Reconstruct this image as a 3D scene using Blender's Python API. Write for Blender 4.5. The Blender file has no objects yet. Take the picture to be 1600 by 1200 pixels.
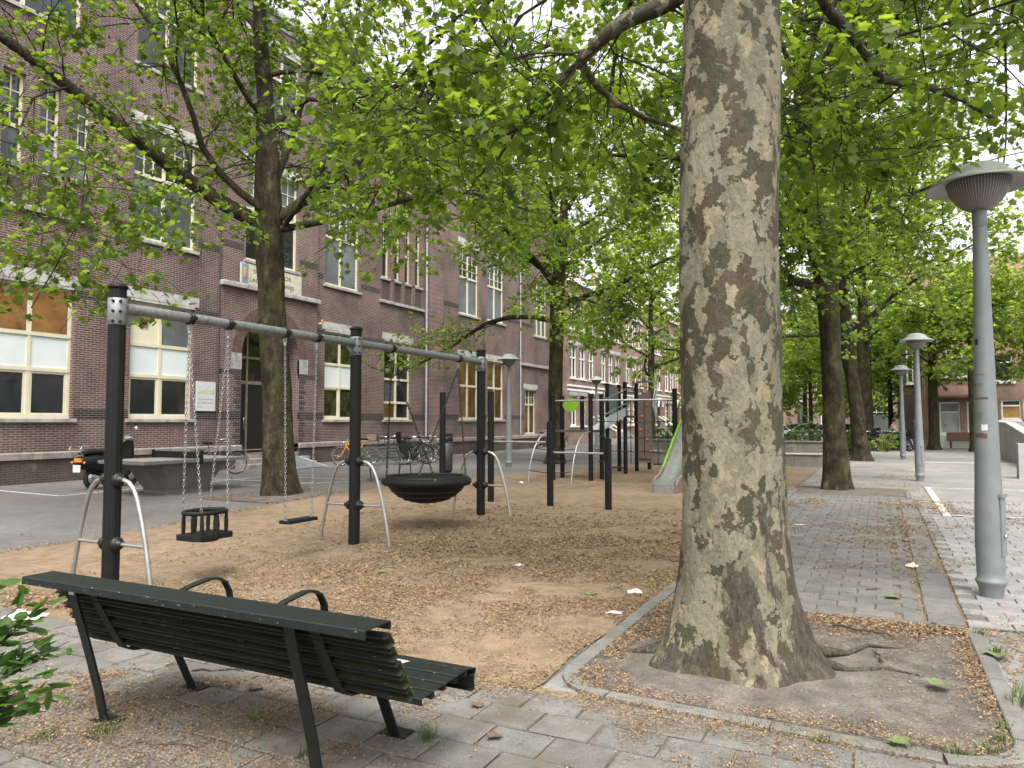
import bpy, bmesh, math, random
import numpy as np
from mathutils import Vector, Matrix, Euler

R = math.radians
SC = bpy.context.scene
COL = SC.collection
random.seed(7)
RNG = np.random.default_rng(7)

# ---------------------------------------------------------------- camera
YAW, PITCH, HEYE = 26.6, 2.912, 1.6
cd = bpy.data.cameras.new('camera')
cam = bpy.data.objects.new('camera', cd)
COL.objects.link(cam)
cam.location = (0, 0, HEYE)
cam.rotation_euler = (R(90 + PITCH), 0, R(YAW))
cd.sensor_fit = 'HORIZONTAL'
cd.sensor_width = 36.0
cd.lens = 1150.0 / 1600.0 * 36.0
cd.clip_start = 0.05
cd.clip_end = 2000
SC.camera = cam
SC.render.resolution_x, SC.render.resolution_y = 1024, 768

# ---------------------------------------------------------------- sky, sun, exposure
SUN_EL, SUN_AZ = 58.0, 150.0        # overcast: high, diffuse
w = bpy.data.worlds.new('World'); SC.world = w; w.use_nodes = True
nt = w.node_tree
bg = nt.nodes['Background']
sky = nt.nodes.new('ShaderNodeTexSky')
sky.sky_type = 'NISHITA'; sky.sun_disc = False
sky.sun_elevation = R(SUN_EL); sky.sun_rotation = R(SUN_AZ)
sky.air_density = 1.6; sky.dust_density = 6.0; sky.ozone_density = 1.0
hs = nt.nodes.new('ShaderNodeHueSaturation')
hs.inputs['Saturation'].default_value = 0.16      # cloud cover: nearly white light
hs.inputs['Value'].default_value = 1.0
nt.links.new(sky.outputs[0], hs.inputs['Color'])
nt.links.new(hs.outputs[0], bg.inputs['Color'])
bg.inputs['Strength'].default_value = 0.15
sd = bpy.data.lights.new('sun', 'SUN')
sd.energy = 1.3; sd.angle = R(25); sd.color = (1.0, 0.97, 0.92)
sun = bpy.data.objects.new('sun', sd); COL.objects.link(sun)
sun.rotation_euler = (R(90 - SUN_EL), 0, R(180 - SUN_AZ))
sun.location = (0, 0, 40)
SC.view_settings.view_transform = 'Standard'
SC.view_settings.look = 'None'
SC.view_settings.exposure = 1.45
SC.view_settings.gamma = 1.0
SC.view_settings.use_curve_mapping = False
SC.render.engine = 'CYCLES'
try:
    SC.cycles.use_denoising = True
    SC.cycles.max_bounces = 6
    SC.cycles.diffuse_bounces = 3
    SC.cycles.glossy_bounces = 2
    SC.cycles.transmission_bounces = 4
    SC.cycles.transparent_max_bounces = 8
    SC.cycles.caustics_reflective = False
    SC.cycles.caustics_refractive = False
except Exception:
    pass

# ---------------------------------------------------------------- helpers
class MB:
    """collects shapes into one mesh"""
    def __init__(s):
        s.v, s.f, s.s = [], [], []
    def add(s, verts, faces, smooth=False, M=None):
        o = len(s.v)
        if M is not None:
            verts = [tuple(M @ Vector(p)) for p in verts]
        s.v.extend([tuple(p) for p in verts])
        for f in faces:
            s.f.append(tuple(i + o for i in f)); s.s.append(smooth)
        return s
    def box(s, c, d, rz=0, M=None, ch=0.0):
        x, y, z = d[0] / 2, d[1] / 2, d[2] / 2
        if ch <= 0:
            V = [(-x, -y, -z), (x, -y, -z), (x, y, -z), (-x, y, -z), (-x, -y, z), (x, -y, z), (x, y, z), (-x, y, z)]
            Fc = [(0, 3, 2, 1), (4, 5, 6, 7), (0, 1, 5, 4), (1, 2, 6, 5), (2, 3, 7, 6), (3, 0, 4, 7)]
        else:   # chamfered on all four top edges
            k = ch
            V = [(-x, -y, -z), (x, -y, -z), (x, y, -z), (-x, y, -z), (-x, -y, z - k), (x, -y, z - k), (x, y, z - k), (-x, y, z - k),
                 (-x + k, -y + k, z), (x - k, -y + k, z), (x - k, y - k, z), (-x + k, y - k, z)]
            Fc = [(0, 3, 2, 1), (8, 9, 10, 11), (0, 1, 5, 4), (1, 2, 6, 5), (2, 3, 7, 6), (3, 0, 4, 7),
                  (4, 5, 9, 8), (5, 6, 10, 9), (6, 7, 11, 10), (7, 4, 8, 11)]
        T = Matrix.Translation(c) @ Matrix.Rotation(rz, 4, 'Z')
        if M is not None: T = M @ T
        return s.add(V, Fc, False, T)
    def bb(s, x0, x1, y0, y1, z0, z1, ch=0.0):
        return s.box(((x0 + x1) / 2, (y0 + y1) / 2, (z0 + z1) / 2), (abs(x1 - x0), abs(y1 - y0), abs(z1 - z0)), ch=ch)
    def tube(s, pts, r, n=8, caps=True, M=None, closed=False, rmod=None):
        P = [Vector(p) for p in pts]; m = len(P)
        rr = [r] * m if isinstance(r, (int, float)) else list(r)
        T = []
        for i in range(m):
            if closed: d = P[(i + 1) % m] - P[i - 1]
            else: d = P[min(i + 1, m - 1)] - P[max(i - 1, 0)]
            if d.length < 1e-9: d = Vector((0, 0, 1))
            T.append(d.normalized())
        a = Vector((0, 0, 1)) if abs(T[0].z) < .9 else Vector((1, 0, 0))
        N = T[0].cross(a).normalized()
        V = []
        for i in range(m):
            N = (N - T[i] * N.dot(T[i]))
            if N.length < 1e-6: N = T[i].orthogonal()
            N.normalize(); B = T[i].cross(N)
            for k in range(n):
                an = 2 * math.pi * k / n
                q = rr[i] * (1 if rmod is None else rmod(i, k))
                V.append(P[i] + (N * math.cos(an) + B * math.sin(an)) * q)
        Fc = []
        for i in range(m if closed else m - 1):
            j = (i + 1) % m
            for k in range(n):
                l = (k + 1) % n
                Fc.append((i * n + k, i * n + l, j * n + l, j * n + k))
        s.add(V, Fc, True, M)
        if caps and not closed:
            s.add([V[k] for k in range(n)], [tuple(reversed(range(n)))], False, M)
            s.add([V[(m - 1) * n + k] for k in range(n)], [tuple(range(n))], False, M)
        return s
    def lathe(s, prof, c=(0, 0, 0), n=24, M=None, smooth=True):
        V, Fc = [], []
        for (r, z) in prof:
            for k in range(n):
                an = 2 * math.pi * k / n
                V.append((c[0] + r * math.cos(an), c[1] + r * math.sin(an), c[2] + z))
        for i in range(len(prof) - 1):
            for k in range(n):
                l = (k + 1) % n
                Fc.append((i * n + k, i * n + l, (i + 1) * n + l, (i + 1) * n + k))
        if prof[0][0] > 1e-5: Fc.append(tuple(reversed(range(n))))
        if prof[-1][0] > 1e-5: Fc.append(tuple((len(prof) - 1) * n + k for k in range(n)))
        return s.add(V, Fc, smooth, M)
    def prism(s, poly, z0, z1, M=None, smooth=False):
        n = len(poly)
        V = [(p[0], p[1], z0) for p in poly] + [(p[0], p[1], z1) for p in poly]
        Fc = [tuple(reversed(range(n))), tuple(range(n, 2 * n))]
        s.add(V, Fc, False, M)
        s.add(V, [(i, (i + 1) % n, n + (i + 1) % n, n + i) for i in range(n)], smooth, M)
        return s
    def ribbon(s, pts, b, wid, th, M=None):
        """flat bar swept along pts; b = constant width direction"""
        P = [Vector(p) for p in pts]; b = Vector(b).normalized(); V = []
        m = len(P)
        for i in range(m):
            d = (P[min(i + 1, m - 1)] - P[max(i - 1, 0)]).normalized()
            nn = d.cross(b).normalized()
            for (u, q) in ((-1, -1), (1, -1), (1, 1), (-1, 1)):
                V.append(P[i] + b * (u * wid / 2) + nn * (q * th / 2))
        Fc = [(3, 2, 1, 0), tuple((m - 1) * 4 + k for k in range(4))]
        for i in range(m - 1):
            for k in range(4):
                l = (k + 1) % 4
                Fc.append((i * 4 + k, i * 4 + l, (i + 1) * 4 + l, (i + 1) * 4 + k))
        return s.add(V, Fc, False, M)
    def mesh(s, name, mat=None):
        me = bpy.data.meshes.new(name)
        me.from_pydata(s.v, [], s.f)
        me.polygons.foreach_set('use_smooth', s.s)
        if mat: me.materials.append(mat)
        me.update()
        return me
    def build(s, name, mat, parent=None, loc=None, rz=0):
        return link(name, s.mesh(name, mat), parent, loc, rz)

def link(name, me, parent=None, loc=None, rz=0):
    o = bpy.data.objects.new(name, me)
    COL.objects.link(o)
    if loc is not None: o.location = loc
    if rz: o.rotation_euler.z = rz
    if parent is not None: o.parent = parent
    return o

def np_mesh(name, V, F, mat, smooth=False, attr=None):
    """V (n,3) float, F (m,k) int"""
    me = bpy.data.meshes.new(name)
    V = np.ascontiguousarray(V, dtype=np.float32); F = np.ascontiguousarray(F, dtype=np.int32)
    m, k = F.shape
    me.vertices.add(len(V)); me.vertices.foreach_set('co', V.ravel())
    me.loops.add(m * k); me.loops.foreach_set('vertex_index', F.ravel())
    me.polygons.add(m)
    me.polygons.foreach_set('loop_start', np.arange(0, m * k, k, dtype=np.int32))
    try: me.polygons.foreach_set('loop_total', np.full(m, k, dtype=np.int32))
    except Exception: pass
    me.polygons.foreach_set('use_smooth', np.full(m, smooth, dtype=bool))
    if attr is not None:
        at = me.attributes.new('rnd', 'FLOAT', 'FACE'); at.data.foreach_set('value', np.ascontiguousarray(attr, dtype=np.float32))
    me.materials.append(mat)
    me.update(calc_edges=True)
    return me

def empty(name, loc=(0, 0, 0), rz=0, parent=None):
    o = bpy.data.objects.new(name, None); COL.objects.link(o)
    o.location = loc; o.rotation_euler.z = rz; o.empty_display_size = .2
    if parent is not None: o.parent = parent
    return o

def tag(o, label=None, cat=None, group=None, kind=None):
    if label: o['label'] = label
    if cat: o['category'] = cat
    if group: o['group'] = group
    if kind: o['kind'] = kind
    return o

def copy_tree(o, parent=None, loc=None, rz=None, label=None):
    c = o.copy(); COL.objects.link(c); c.parent = parent
    if loc is not None: c.location = loc
    if rz is not None: c.rotation_euler.z = rz
    if label: c['label'] = label
    for ch in list(o.children): copy_tree(ch, c)
    return c

# ---------------------------------------------------------------- materials
class NB:
    def __init__(s, name):
        s.m = bpy.data.materials.new(name); s.m.use_nodes = True
        s.t = s.m.node_tree; s.b = s.t.nodes['Principled BSDF']; s.out = s.t.nodes['Material Output']
        s.geo = None
    def n(s, typ, **kw):
        q = s.t.nodes.new('ShaderNode' + typ)
        for k, v in kw.items():
            if hasattr(q, k): setattr(q, k, v)
            else: s.set(q, k, v)
        return q
    def set(s, q, k, v):
        k = k.replace('_', ' ')
        if isinstance(v, bpy.types.NodeSocket): s.t.links.new(v, q.inputs[k])
        else: q.inputs[k].default_value = v
    def l(s, a, b): s.t.links.new(a, b)
    def pos(s):
        if s.geo is None: s.geo = s.n('NewGeometry')
        return s.geo.outputs['Position']
    def objc(s): return s.n('TexCoord').outputs['Object']
    def scaled(s, v, sc):
        q = s.n('VectorMath', operation='MULTIPLY'); s.l(v, q.inputs[0]); q.inputs[1].default_value = sc
        return q.outputs[0]
    def noise(s, v, scale, detail=4, rough=.55, dist=0.0):
        q = s.n('TexNoise'); s.l(v, q.inputs['Vector'])
        q.inputs['Scale'].default_value = scale; q.inputs['Detail'].default_value = detail
        q.inputs['Roughness'].default_value = rough; q.inputs['Distortion'].default_value = dist
        return q.outputs['Fac']
    def ramp(s, fac, stops, interp='LINEAR'):
        q = s.n('ValToRGB'); s.l(fac, q.inputs[0]); cr = q.color_ramp; cr.interpolation = interp
        while len(cr.elements) < len(stops): cr.elements.new(.5)
        for e, (p, c) in zip(cr.elements, stops):
            e.position = p; e.color = tuple(c) + (1,) if len(c) == 3 else c
        return q.outputs[0]
    def mix(s, a, b, fac, mode='MIX'):
        q = s.n('Mix', data_type='RGBA', blend_type=mode)
        for sock, val in ((q.inputs[0], fac), (q.inputs[6], a), (q.inputs[7], b)):
            if isinstance(val, bpy.types.NodeSocket): s.l(val, sock)
            elif isinstance(val, (int, float)): sock.default_value = val
            else: sock.default_value = tuple(val) + (1,) if len(val) == 3 else val
        return q.outputs[2]
    def math(s, op, a, b=0.0):
        q = s.n('Math', operation=op)
        for sock, val in ((q.inputs[0], a), (q.inputs[1], b)):
            if isinstance(val, bpy.types.NodeSocket): s.l(val, sock)
            else: sock.default_value = val
        return q.outputs[0]
    def sep(s, v):
        q = s.n('SeparateXYZ'); s.l(v, q.inputs[0]); return q.outputs
    def comb(s, x, y, z):
        q = s.n('CombineXYZ')
        for i, val in enumerate((x, y, z)):
            if isinstance(val, bpy.types.NodeSocket): s.l(val, q.inputs[i])
            else: q.inputs[i].default_value = val
        return q.outputs[0]
    def bump(s, h, strength=.3, dist=.01):
        q = s.n('Bump'); s.l(h, q.inputs['Height']); q.inputs['Strength'].default_value = strength
        q.inputs['Distance'].default_value = dist
        s.l(q.outputs[0], s.b.inputs['Normal']); return q
    def fin(s, col=None, rough=.6, metal=0.0, spec=None):
        if col is not None:
            if isinstance(col, bpy.types.NodeSocket): s.l(col, s.b.inputs['Base Color'])
            else: s.b.inputs['Base Color'].default_value = tuple(col) + (1,)
        if isinstance(rough, bpy.types.NodeSocket): s.l(rough, s.b.inputs['Roughness'])
        else: s.b.inputs['Roughness'].default_value = rough
        s.b.inputs['Metallic'].default_value = metal
        if spec is not None: s.b.inputs['Specular IOR Level'].default_value = spec
        return s.m

def plain(name, col, rough=.6, metal=0.0, var=.25, scale=6.0, bump=0.0, bscale=60., world=True, spec=None):
    k = NB(name); v = k.pos() if world else k.objc()
    n = k.noise(v, scale, 5)
    lo = tuple(c * (1 - var) for c in col); hi = tuple(min(1, c * (1 + var)) for c in col)
    c = k.ramp(n, [(.3, lo), (.7, hi)])
    if bump > 0: k.bump(k.noise(v, bscale, 3), bump, .004)
    return k.fin(c, rough, metal, spec)
def brick_mat(name, c1, c2, mortar, bw=.225, bh=.062, ms=.009, bumpd=.006, stain=True):
    k = NB(name); x, y, z = k.sep(k.pos())
    v = k.comb(k.math('ADD', x, y), z, 0.0)
    br = k.n('TexBrick'); k.l(v, br.inputs['Vector'])
    br.inputs['Color1'].default_value = c1 + (1,); br.inputs['Color2'].default_value = c2 + (1,)
    br.inputs['Mortar'].default_value = mortar + (1,)
    br.inputs['Scale'].default_value = 1.0; br.inputs['Mortar Size'].default_value = ms
    br.inputs['Brick Width'].default_value = bw; br.inputs['Row Height'].default_value = bh
    br.inputs['Bias'].default_value = -.1
    col = br.outputs[0]
    if stain:
        n = k.noise(k.pos(), .7, 6, .6)
        col = k.mix(col, k.ramp(n, [(.28, (.5, .49, .5)), (.5, (.98, .97, .97)), (.75, (1.32, 1.26, 1.22))]), 1.0, 'MULTIPLY')
        n2 = k.noise(k.scaled(k.pos(), (1, 1, .35)), 2.2, 6, .7)
        col = k.mix(col, (.42, .38, .36), k.ramp(n2, [(.62, (0, 0, 0)), (.8, (.42, .42, .42))]))
    k.bump(k.math('MULTIPLY', br.outputs['Fac'], -1.0), .6, bumpd)
    return k.fin(col, .82)

M = {}
M['brick'] = brick_mat('school_brick', (.072, .037, .035), (.118, .064, .058), (.27, .225, .205), ms=.008)
M['brickdark'] = brick_mat('dark_glazed_brick', (.008, .007, .007), (.018, .014, .013), (.13, .11, .10), stain=False)
M['brickold'] = brick_mat('plinth_brick', (.052, .036, .031), (.075, .05, .042), (.10, .083, .07))
M['brickred'] = brick_mat('far_red_brick', (.20, .10, .072), (.27, .14, .10), (.34, .28, .23))
M['brickpale'] = brick_mat('far_house_brick', (.16, .09, .075), (.22, .13, .105), (.33, .27, .23))
M['cream'] = plain('cream_paint', (.60, .56, .42), .45, var=.07, scale=3)
M['white'] = plain('white_paint', (.75, .75, .72), .45, var=.06, scale=3)
M['panelwhite'] = plain('white_panel', (.62, .66, .68), .35, var=.06, scale=1.2)
M['panelcream'] = plain('cream_panel', (.66, .62, .47), .5, var=.05, scale=2)
M['stone'] = plain('grey_stone', (.30, .29, .28), .8, var=.35, scale=4, bump=.3)
M['lintel'] = plain('pale_lintel', (.40, .39, .38), .8, var=.3, scale=3, bump=.2)
M['plinthstone'] = plain('plinth_stone', (.21, .19, .17), .85, var=.3, scale=5, bump=.3)
M['darkpaint'] = plain('dark_door', (.012, .012, .012), .4, var=.2)
M['zinc'] = plain('zinc', (.36, .38, .41), .45, .3, var=.2)
M['rooftile'] = plain('roof_tile', (.16, .09, .07), .8, var=.3, scale=3, bump=.3)

def glass_mat(name, col, rough=.04, var=.4, scale=.6):
    k = NB(name)
    n = k.noise(k.pos(), scale, 3)
    c = k.ramp(n, [(.35, tuple(q * (1 - var) for q in col)), (.65, tuple(q * (1 + var) for q in col))])
    m = k.fin(c, rough, 0.0, .8)
    return m
M['glass'] = glass_mat('window_glass', (.018, .02, .022))
M['glassgrey'] = glass_mat('window_grey_blind_and_sky', (.10, .11, .12), .2)  # grey of blinds and of sky reflected in upper panes, put into the colour
M['glassgreen'] = glass_mat('window_with_plants', (.03, .035, .012), .06, .8, 3.0)
M['glasspale'] = glass_mat('window_with_net_curtain', (.35, .36, .36), .12, .25, 2.0)

def clear_glass():
    k = NB('clear_glass')
    tr = k.n('BsdfTransparent'); gl = k.n('BsdfGlossy'); gl.inputs['Roughness'].default_value = .03
    fr = k.n('Fresnel'); fr.inputs[0].default_value = 1.5
    mx = k.n('MixShader'); k.l(fr.outputs[0], mx.inputs[0]); k.l(tr.outputs[0], mx.inputs[1]); k.l(gl.outputs[0], mx.inputs[2])
    k.l(mx.outputs[0], k.out.inputs['Surface']); return k.m
M['clear'] = clear_glass()

def lit_room(name, c, e):
    k = NB(name); n = k.noise(k.scaled(k.pos(), (1, 1, 1.5)), 1.6, 4)
    col = k.ramp(n, [(.3, tuple(q * .45 for q in c)), (.6, c), (.8, tuple(min(1, q * 1.3) for q in c))])
    k.l(col, k.b.inputs['Emission Color']); k.b.inputs['Emission Strength'].default_value = e
    return k.fin(col, .8)
M['orange'] = lit_room('orange_lit_classroom_wall', (.55, .27, .09), .16)
M['amber'] = lit_room('amber_lit_classroom_wall', (.30, .17, .055), .14)

# ---- ground
def asphalt():
    k = NB('court_asphalt'); p = k.pos()
    big = k.noise(p, .35, 6, .6); fine = k.noise(p, 90, 3)
    c = k.ramp(big, [(.3, (.075, .073, .070)), (.5, (.11, .108, .104)), (.72, (.15, .147, .14))])
    c = k.mix(c, k.ramp(fine, [(.3, (.6, .6, .6)), (.7, (1.35, 1.35, 1.32))]), 1.0, 'MULTIPLY')
    dirt = k.ramp(k.noise(p, 1.3, 8, .75), [(.50, (0, 0, 0)), (.68, (.75, .75, .75))])
    c = k.mix(c, (.12, .09, .064), dirt)
    c = k.mix(c, k.ramp(k.noise(p, 6, 5, .7), [(.3, (.72, .72, .72)), (.7, (1.18, 1.18, 1.18))]), 1.0, 'MULTIPLY')
    k.bump(fine, .35, .004)
    return k.fin(c, .85)
M['asphalt'] = asphalt()

def sand():
    k = NB('play_sand'); p = k.pos()
    big = k.noise(p, .55, 6, .6); mid = k.noise(p, 5, 5, .65); fine = k.noise(p, 120, 2)
    c = k.ramp(big, [(.28, (.150, .104, .064)), (.5, (.205, .146, .090)), (.75, (.245, .178, .112))])
    c = k.mix(c, k.ramp(mid, [(.3, (.60, .57, .54)), (.55, (1, 1, 1)), (.8, (1.16, 1.14, 1.10))]), 1.0, 'MULTIPLY')
    c = k.mix(c, k.ramp(fine, [(.25, (.66, .64, .62)), (.7, (1.22, 1.22, 1.22))]), 1.0, 'MULTIPLY')
    dirt = k.ramp(k.noise(p, 1.1, 8, .75), [(.58, (0, 0, 0)), (.74, (.65, .65, .65))])
    c = k.mix(c, (.085, .06, .04), dirt)
    h = k.math('ADD', k.math('ADD', k.math('MULTIPLY', mid, 2.6), k.math('MULTIPLY', k.noise(p, 1.6, 4), 5.0)), fine)
    k.bump(h, .7, .018)
    return k.fin(c, .95)
M['sand'] = sand()

def soil():
    k = NB('pit_soil'); p = k.pos()
    mid = k.noise(p, 4.5, 6, .65); fine = k.noise(p, 70, 3)
    c = k.ramp(mid, [(.3, (.055, .046, .038)), (.5, (.10, .086, .074)), (.72, (.155, .137, .122))])
    c = k.mix(c, k.ramp(fine, [(.25, (.6, .58, .56)), (.7, (1.25, 1.22, 1.2))]), 1.0, 'MULTIPLY')
    k.bump(k.math('ADD', k.math('MULTIPLY', mid, 3.0), fine), .7, .015)
    return k.fin(c, .95)
M['soil'] = soil()

def piece(name, base, var=.2, fine_s=140., moss=None):
    """paving piece: own tone from the object's random number, speckle and dirt in world space"""
    k = NB(name); p = k.pos()
    oi = k.n('ObjectInfo')
    c = k.ramp(oi.outputs['Random'], [(0, tuple(q * (1 - var) for q in base)), (.5, base), (1, tuple(q * (1 + var) for q in base))])
    fine = k.noise(p, fine_s, 2); mid = k.noise(p, 6, 6, .7)
    c = k.mix(c, k.ramp(fine, [(.3, (.68, .68, .68)), (.7, (1.3, 1.3, 1.28))]), 1.0, 'MULTIPLY')
    c = k.mix(c, k.ramp(mid, [(.3, (.74, .72, .70)), (.6, (1.06, 1.06, 1.06))]), 1.0, 'MULTIPLY')
    if moss: c = k.mix(c, moss, k.ramp(k.noise(p, 2.3, 7, .7), [(.46, (0, 0, 0)), (.66, (.8, .8, .8))]))
    k.bump(fine, .3, .003)
    return k.fin(c, .85)
M['slab'] = piece('concrete_slab', (.128, .125, .116), .15, moss=(.075, .058, .042))
M['paver'] = piece('grey_paver', (.130, .125, .117), .16)
M['paverpale'] = piece('pale_grey_paver', (.21, .207, .20), .12)
M['kerb'] = piece('kerb_concrete', (.135, .132, .122), .1, moss=(.085, .075, .055))
M['joint'] = plain('joint_fill_of_plane_tree_fluff', (.165, .118, .072), .95, var=.5, scale=30, bump=.6)
M['fluff'] = None
def fluff():
    k = NB('plane_tree_fluff')
    a = k.n('Attribute'); a.attribute_name = 'rnd'
    c = k.ramp(a.outputs['Fac'], [(0, (.035, .022, .014)), (.3, (.115, .068, .034)), (.6, (.205, .128, .064)), (1, (.32, .215, .112))])
    return k.fin(c, .95)
M['fluff'] = fluff()

def road_brick():
    """pavers too far away to be built one by one"""
    k = NB('far_pavers'); x, y, z = k.sep(k.pos())
    br = k.n('TexBrick'); k.l(k.comb(x, y, 0.0), br.inputs['Vector'])
    br.inputs['Color1'].default_value = (.15, .148, .142, 1); br.inputs['Color2'].default_value = (.20, .197, .19, 1)
    br.inputs['Mortar'].default_value = (.19, .16, .12, 1); br.inputs['Scale'].default_value = 1
    br.inputs['Brick Width'].default_value = .3; br.inputs['Row Height'].default_value = .2; br.inputs['Mortar Size'].default_value = .006
    n = k.noise(k.pos(), .5, 6, .65)
    c = k.mix(br.outputs[0], k.ramp(n, [(.3, (.75, .74, .72)), (.7, (1.2, 1.2, 1.2))]), 1.0, 'MULTIPLY')
    dirt = k.ramp(k.noise(k.pos(), .8, 7, .7), [(.55, (0, 0, 0)), (.72, (.6, .6, .6))])
    c = k.mix(c, (.24, .16, .10), dirt)
    return k.fin(c, .85)
M['farpaver'] = road_brick()
def worn_white():
    k = NB('worn_white_marking'); n = k.noise(k.pos(), 9, 6, .7)
    return k.fin(k.ramp(n, [(.35, (.20, .195, .19)), (.5, (.55, .55, .53)), (.8, (.68, .68, .66))]), .7)
M['marking'] = worn_white()
M['whitepaver'] = piece('white_paver', (.52, .50, .45), .12)

# ---- trees
def plane_bark():
    k = NB('plane_bark'); p = k.pos()
    d = k.n('TexNoise'); k.l(p, d.inputs['Vector']); d.inputs['Scale'].default_value = 9; d.inputs['Detail'].default_value = 5
    d.inputs['Roughness'].default_value = .6
    off = k.n('VectorMath', operation='SCALE'); k.l(d.outputs['Color'], off.inputs[0]); off.inputs['Scale'].default_value = .26
    pv = k.n('VectorMath', operation='ADD'); k.l(p, pv.inputs[0]); k.l(off.outputs[0], pv.inputs[1])
    v = k.scaled(pv.outputs[0], (1, 1, .5))
    def cells(sc):
        q = k.n('TexVoronoi'); k.l(v, q.inputs['Vector']); q.inputs['Scale'].default_value = sc
        return q
    c1 = cells(6.5); c2 = cells(16.0)
    s1 = k.sep(c1.outputs['Color']); s2 = k.sep(c2.outputs['Color'])
    base = k.ramp(s1[0], [(0, (.165, .150, .104)), (.30, (.125, .116, .078)), (.46, (.045, .044, .026)), (.68, (.148, .136, .094)), (.86, (.064, .050, .031))], 'CONSTANT')
    top = k.ramp(s2[0], [(0, (.175, .158, .112)), (.22, (.042, .042, .025)), (.44, (.060, .045, .029)), (.66, (.205, .17, .112)), (.82, (.128, .118, .080)), (.999, (.20, .10, .045))], 'CONSTANT')
    use = k.ramp(s2[1], [(0, (0, 0, 0)), (.55, (1, 1, 1))], 'CONSTANT')
    c = k.mix(base, top, use)
    x, y, z = k.sep(p)
    # old grey-brown corky bark that the tree keeps at its foot and on one side
    n0 = k.noise(k.scaled(p, (1, 1, .35)), 3.2, 6, .65)
    foot = k.math('ADD', n0, k.math('MULTIPLY', k.math('MINIMUM', z, .9), -.24))
    m0 = k.ramp(foot, [(.43, (0, 0, 0)), (.45, (1, 1, 1))])
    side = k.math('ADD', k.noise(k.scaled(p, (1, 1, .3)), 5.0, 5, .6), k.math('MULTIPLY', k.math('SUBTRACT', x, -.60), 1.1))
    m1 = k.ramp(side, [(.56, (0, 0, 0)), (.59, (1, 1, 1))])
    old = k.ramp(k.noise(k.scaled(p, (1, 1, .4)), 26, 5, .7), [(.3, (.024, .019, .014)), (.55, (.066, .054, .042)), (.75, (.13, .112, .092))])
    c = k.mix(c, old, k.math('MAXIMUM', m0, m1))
    specks = k.ramp(k.noise(p, 40, 5, .7), [(.30, (.5, .47, .45)), (.42, (.88, .88, .87)), (.7, (1.12, 1.12, 1.1))])
    c = k.mix(c, specks, 1.0, 'MULTIPLY')
    h = k.math('ADD', k.math('MULTIPLY', s1[0], .8), k.math('MULTIPLY', s2[0], .5))
    h = k.math('ADD', h, k.math('MULTIPLY', k.noise(k.scaled(p, (1, 1, .4)), 26, 5, .7), 1.1))
    k.bump(h, .9, .022)
    return k.fin(c, .85, 0, .25)
M['planebark'] = plane_bark()
def bark2():
    k = NB('mossy_plane_bark'); p = k.pos()
    n = k.noise(k.scaled(p, (1, 1, .5)), 6, 6, .65); f = k.noise(k.scaled(p, (1, 1, .4)), 30, 4, .7)
    c = k.ramp(n, [(.3, (.012, .010, .006)), (.46, (.028, .023, .014)), (.58, (.055, .046, .027)), (.72, (.12, .10, .062))])
    c = k.mix(c, (.05, .06, .015), k.ramp(k.noise(p, 2.1, 5, .6), [(.5, (0, 0, 0)), (.7, (.6, .6, .6))]))
    c = k.mix(c, k.ramp(f, [(.3, (.55, .55, .55)), (.7, (1.3, 1.3, 1.3))]), 1.0, 'MULTIPLY')
    k.bump(f, 1.0, .03)
    return k.fin(c, .9, 0, .2)
M['bark'] = bark2()
M['twig'] = plain('twig_bark', (.045, .036, .024), .9, var=.35, scale=8)

def leaf(name, d0, d1, t0, t1, tmix=.5):
    k = NB(name)
    a = k.n('Attribute'); a.attribute_name = 'rnd'
    dc = k.mix(d0, d1, a.outputs['Fac']); tc = k.mix(t0, t1, a.outputs['Fac'])
    k.l(dc, k.b.inputs['Base Color']); k.b.inputs['Roughness'].default_value = .5
    k.b.inputs['Specular IOR Level'].default_value = .35
    tr = k.n('BsdfTranslucent'); k.l(tc, tr.inputs['Color'])
    mx = k.n('MixShader'); mx.inputs[0].default_value = tmix
    k.l(k.b.outputs[0], mx.inputs[1]); k.l(tr.outputs[0], mx.inputs[2]); k.l(mx.outputs[0], k.out.inputs['Surface'])
    return k.m
M['leaf'] = leaf('plane_leaf', (.033, .062, .010), (.088, .135, .022), (.13, .235, .013), (.36, .49, .040), .56)
M['leaffar'] = leaf('far_plane_leaf', (.058, .098, .018), (.12, .175, .034), (.22, .345, .024), (.45, .58, .058), .57)
M['leafbush'] = leaf('bush_leaf', (.032, .072, .014), (.065, .13, .024), (.07, .17, .016), (.14, .28, .032), .35)
M['grass'] = leaf('grass_blade', (.05, .095, .02), (.12, .16, .045), (.08, .14, .02), (.14, .2, .04), .3)

# ---- metal and furniture
M['post'] = plain('black_post_coating', (.006, .0068, .0068), .5, var=.3, scale=7, bump=.05, bscale=200, spec=.22)
M['rubber'] = plain('black_rubber', (.007, .007, .0075), .65, var=.3, scale=12, bump=.15, bscale=150, spec=.25)
M['galv'] = plain('galvanised_steel', (.20, .21, .215), .5, .5, var=.28, scale=24, bump=.05)
M['stainless'] = plain('stainless_tube', (.36, .355, .34), .38, .8, var=.16, scale=9)
M['chain'] = plain('steel_chain', (.30, .30, .30), .45, .7, var=.3, scale=30)
M['chainblack'] = plain('black_chain', (.02, .02, .02), .5, .2, var=.3, scale=30)
M['rope'] = plain('black_rope', (.018, .017, .017), .85, var=.3, scale=50)
M['green'] = plain('green_plastic', (.17, .34, .015), .45, var=.08)
M['brownpanel'] = plain('brown_play_panel', (.155, .115, .095), .5, var=.12)
M['bluepanel'] = plain('grey_blue_panel', (.15, .18, .20), .45, var=.1)
M['greypanel'] = plain('pale_grey_panel', (.42, .45, .47), .35, var=.1)
M['holdorange'] = plain('orange_hold', (.55, .18, .02), .6, var=.1)
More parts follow.
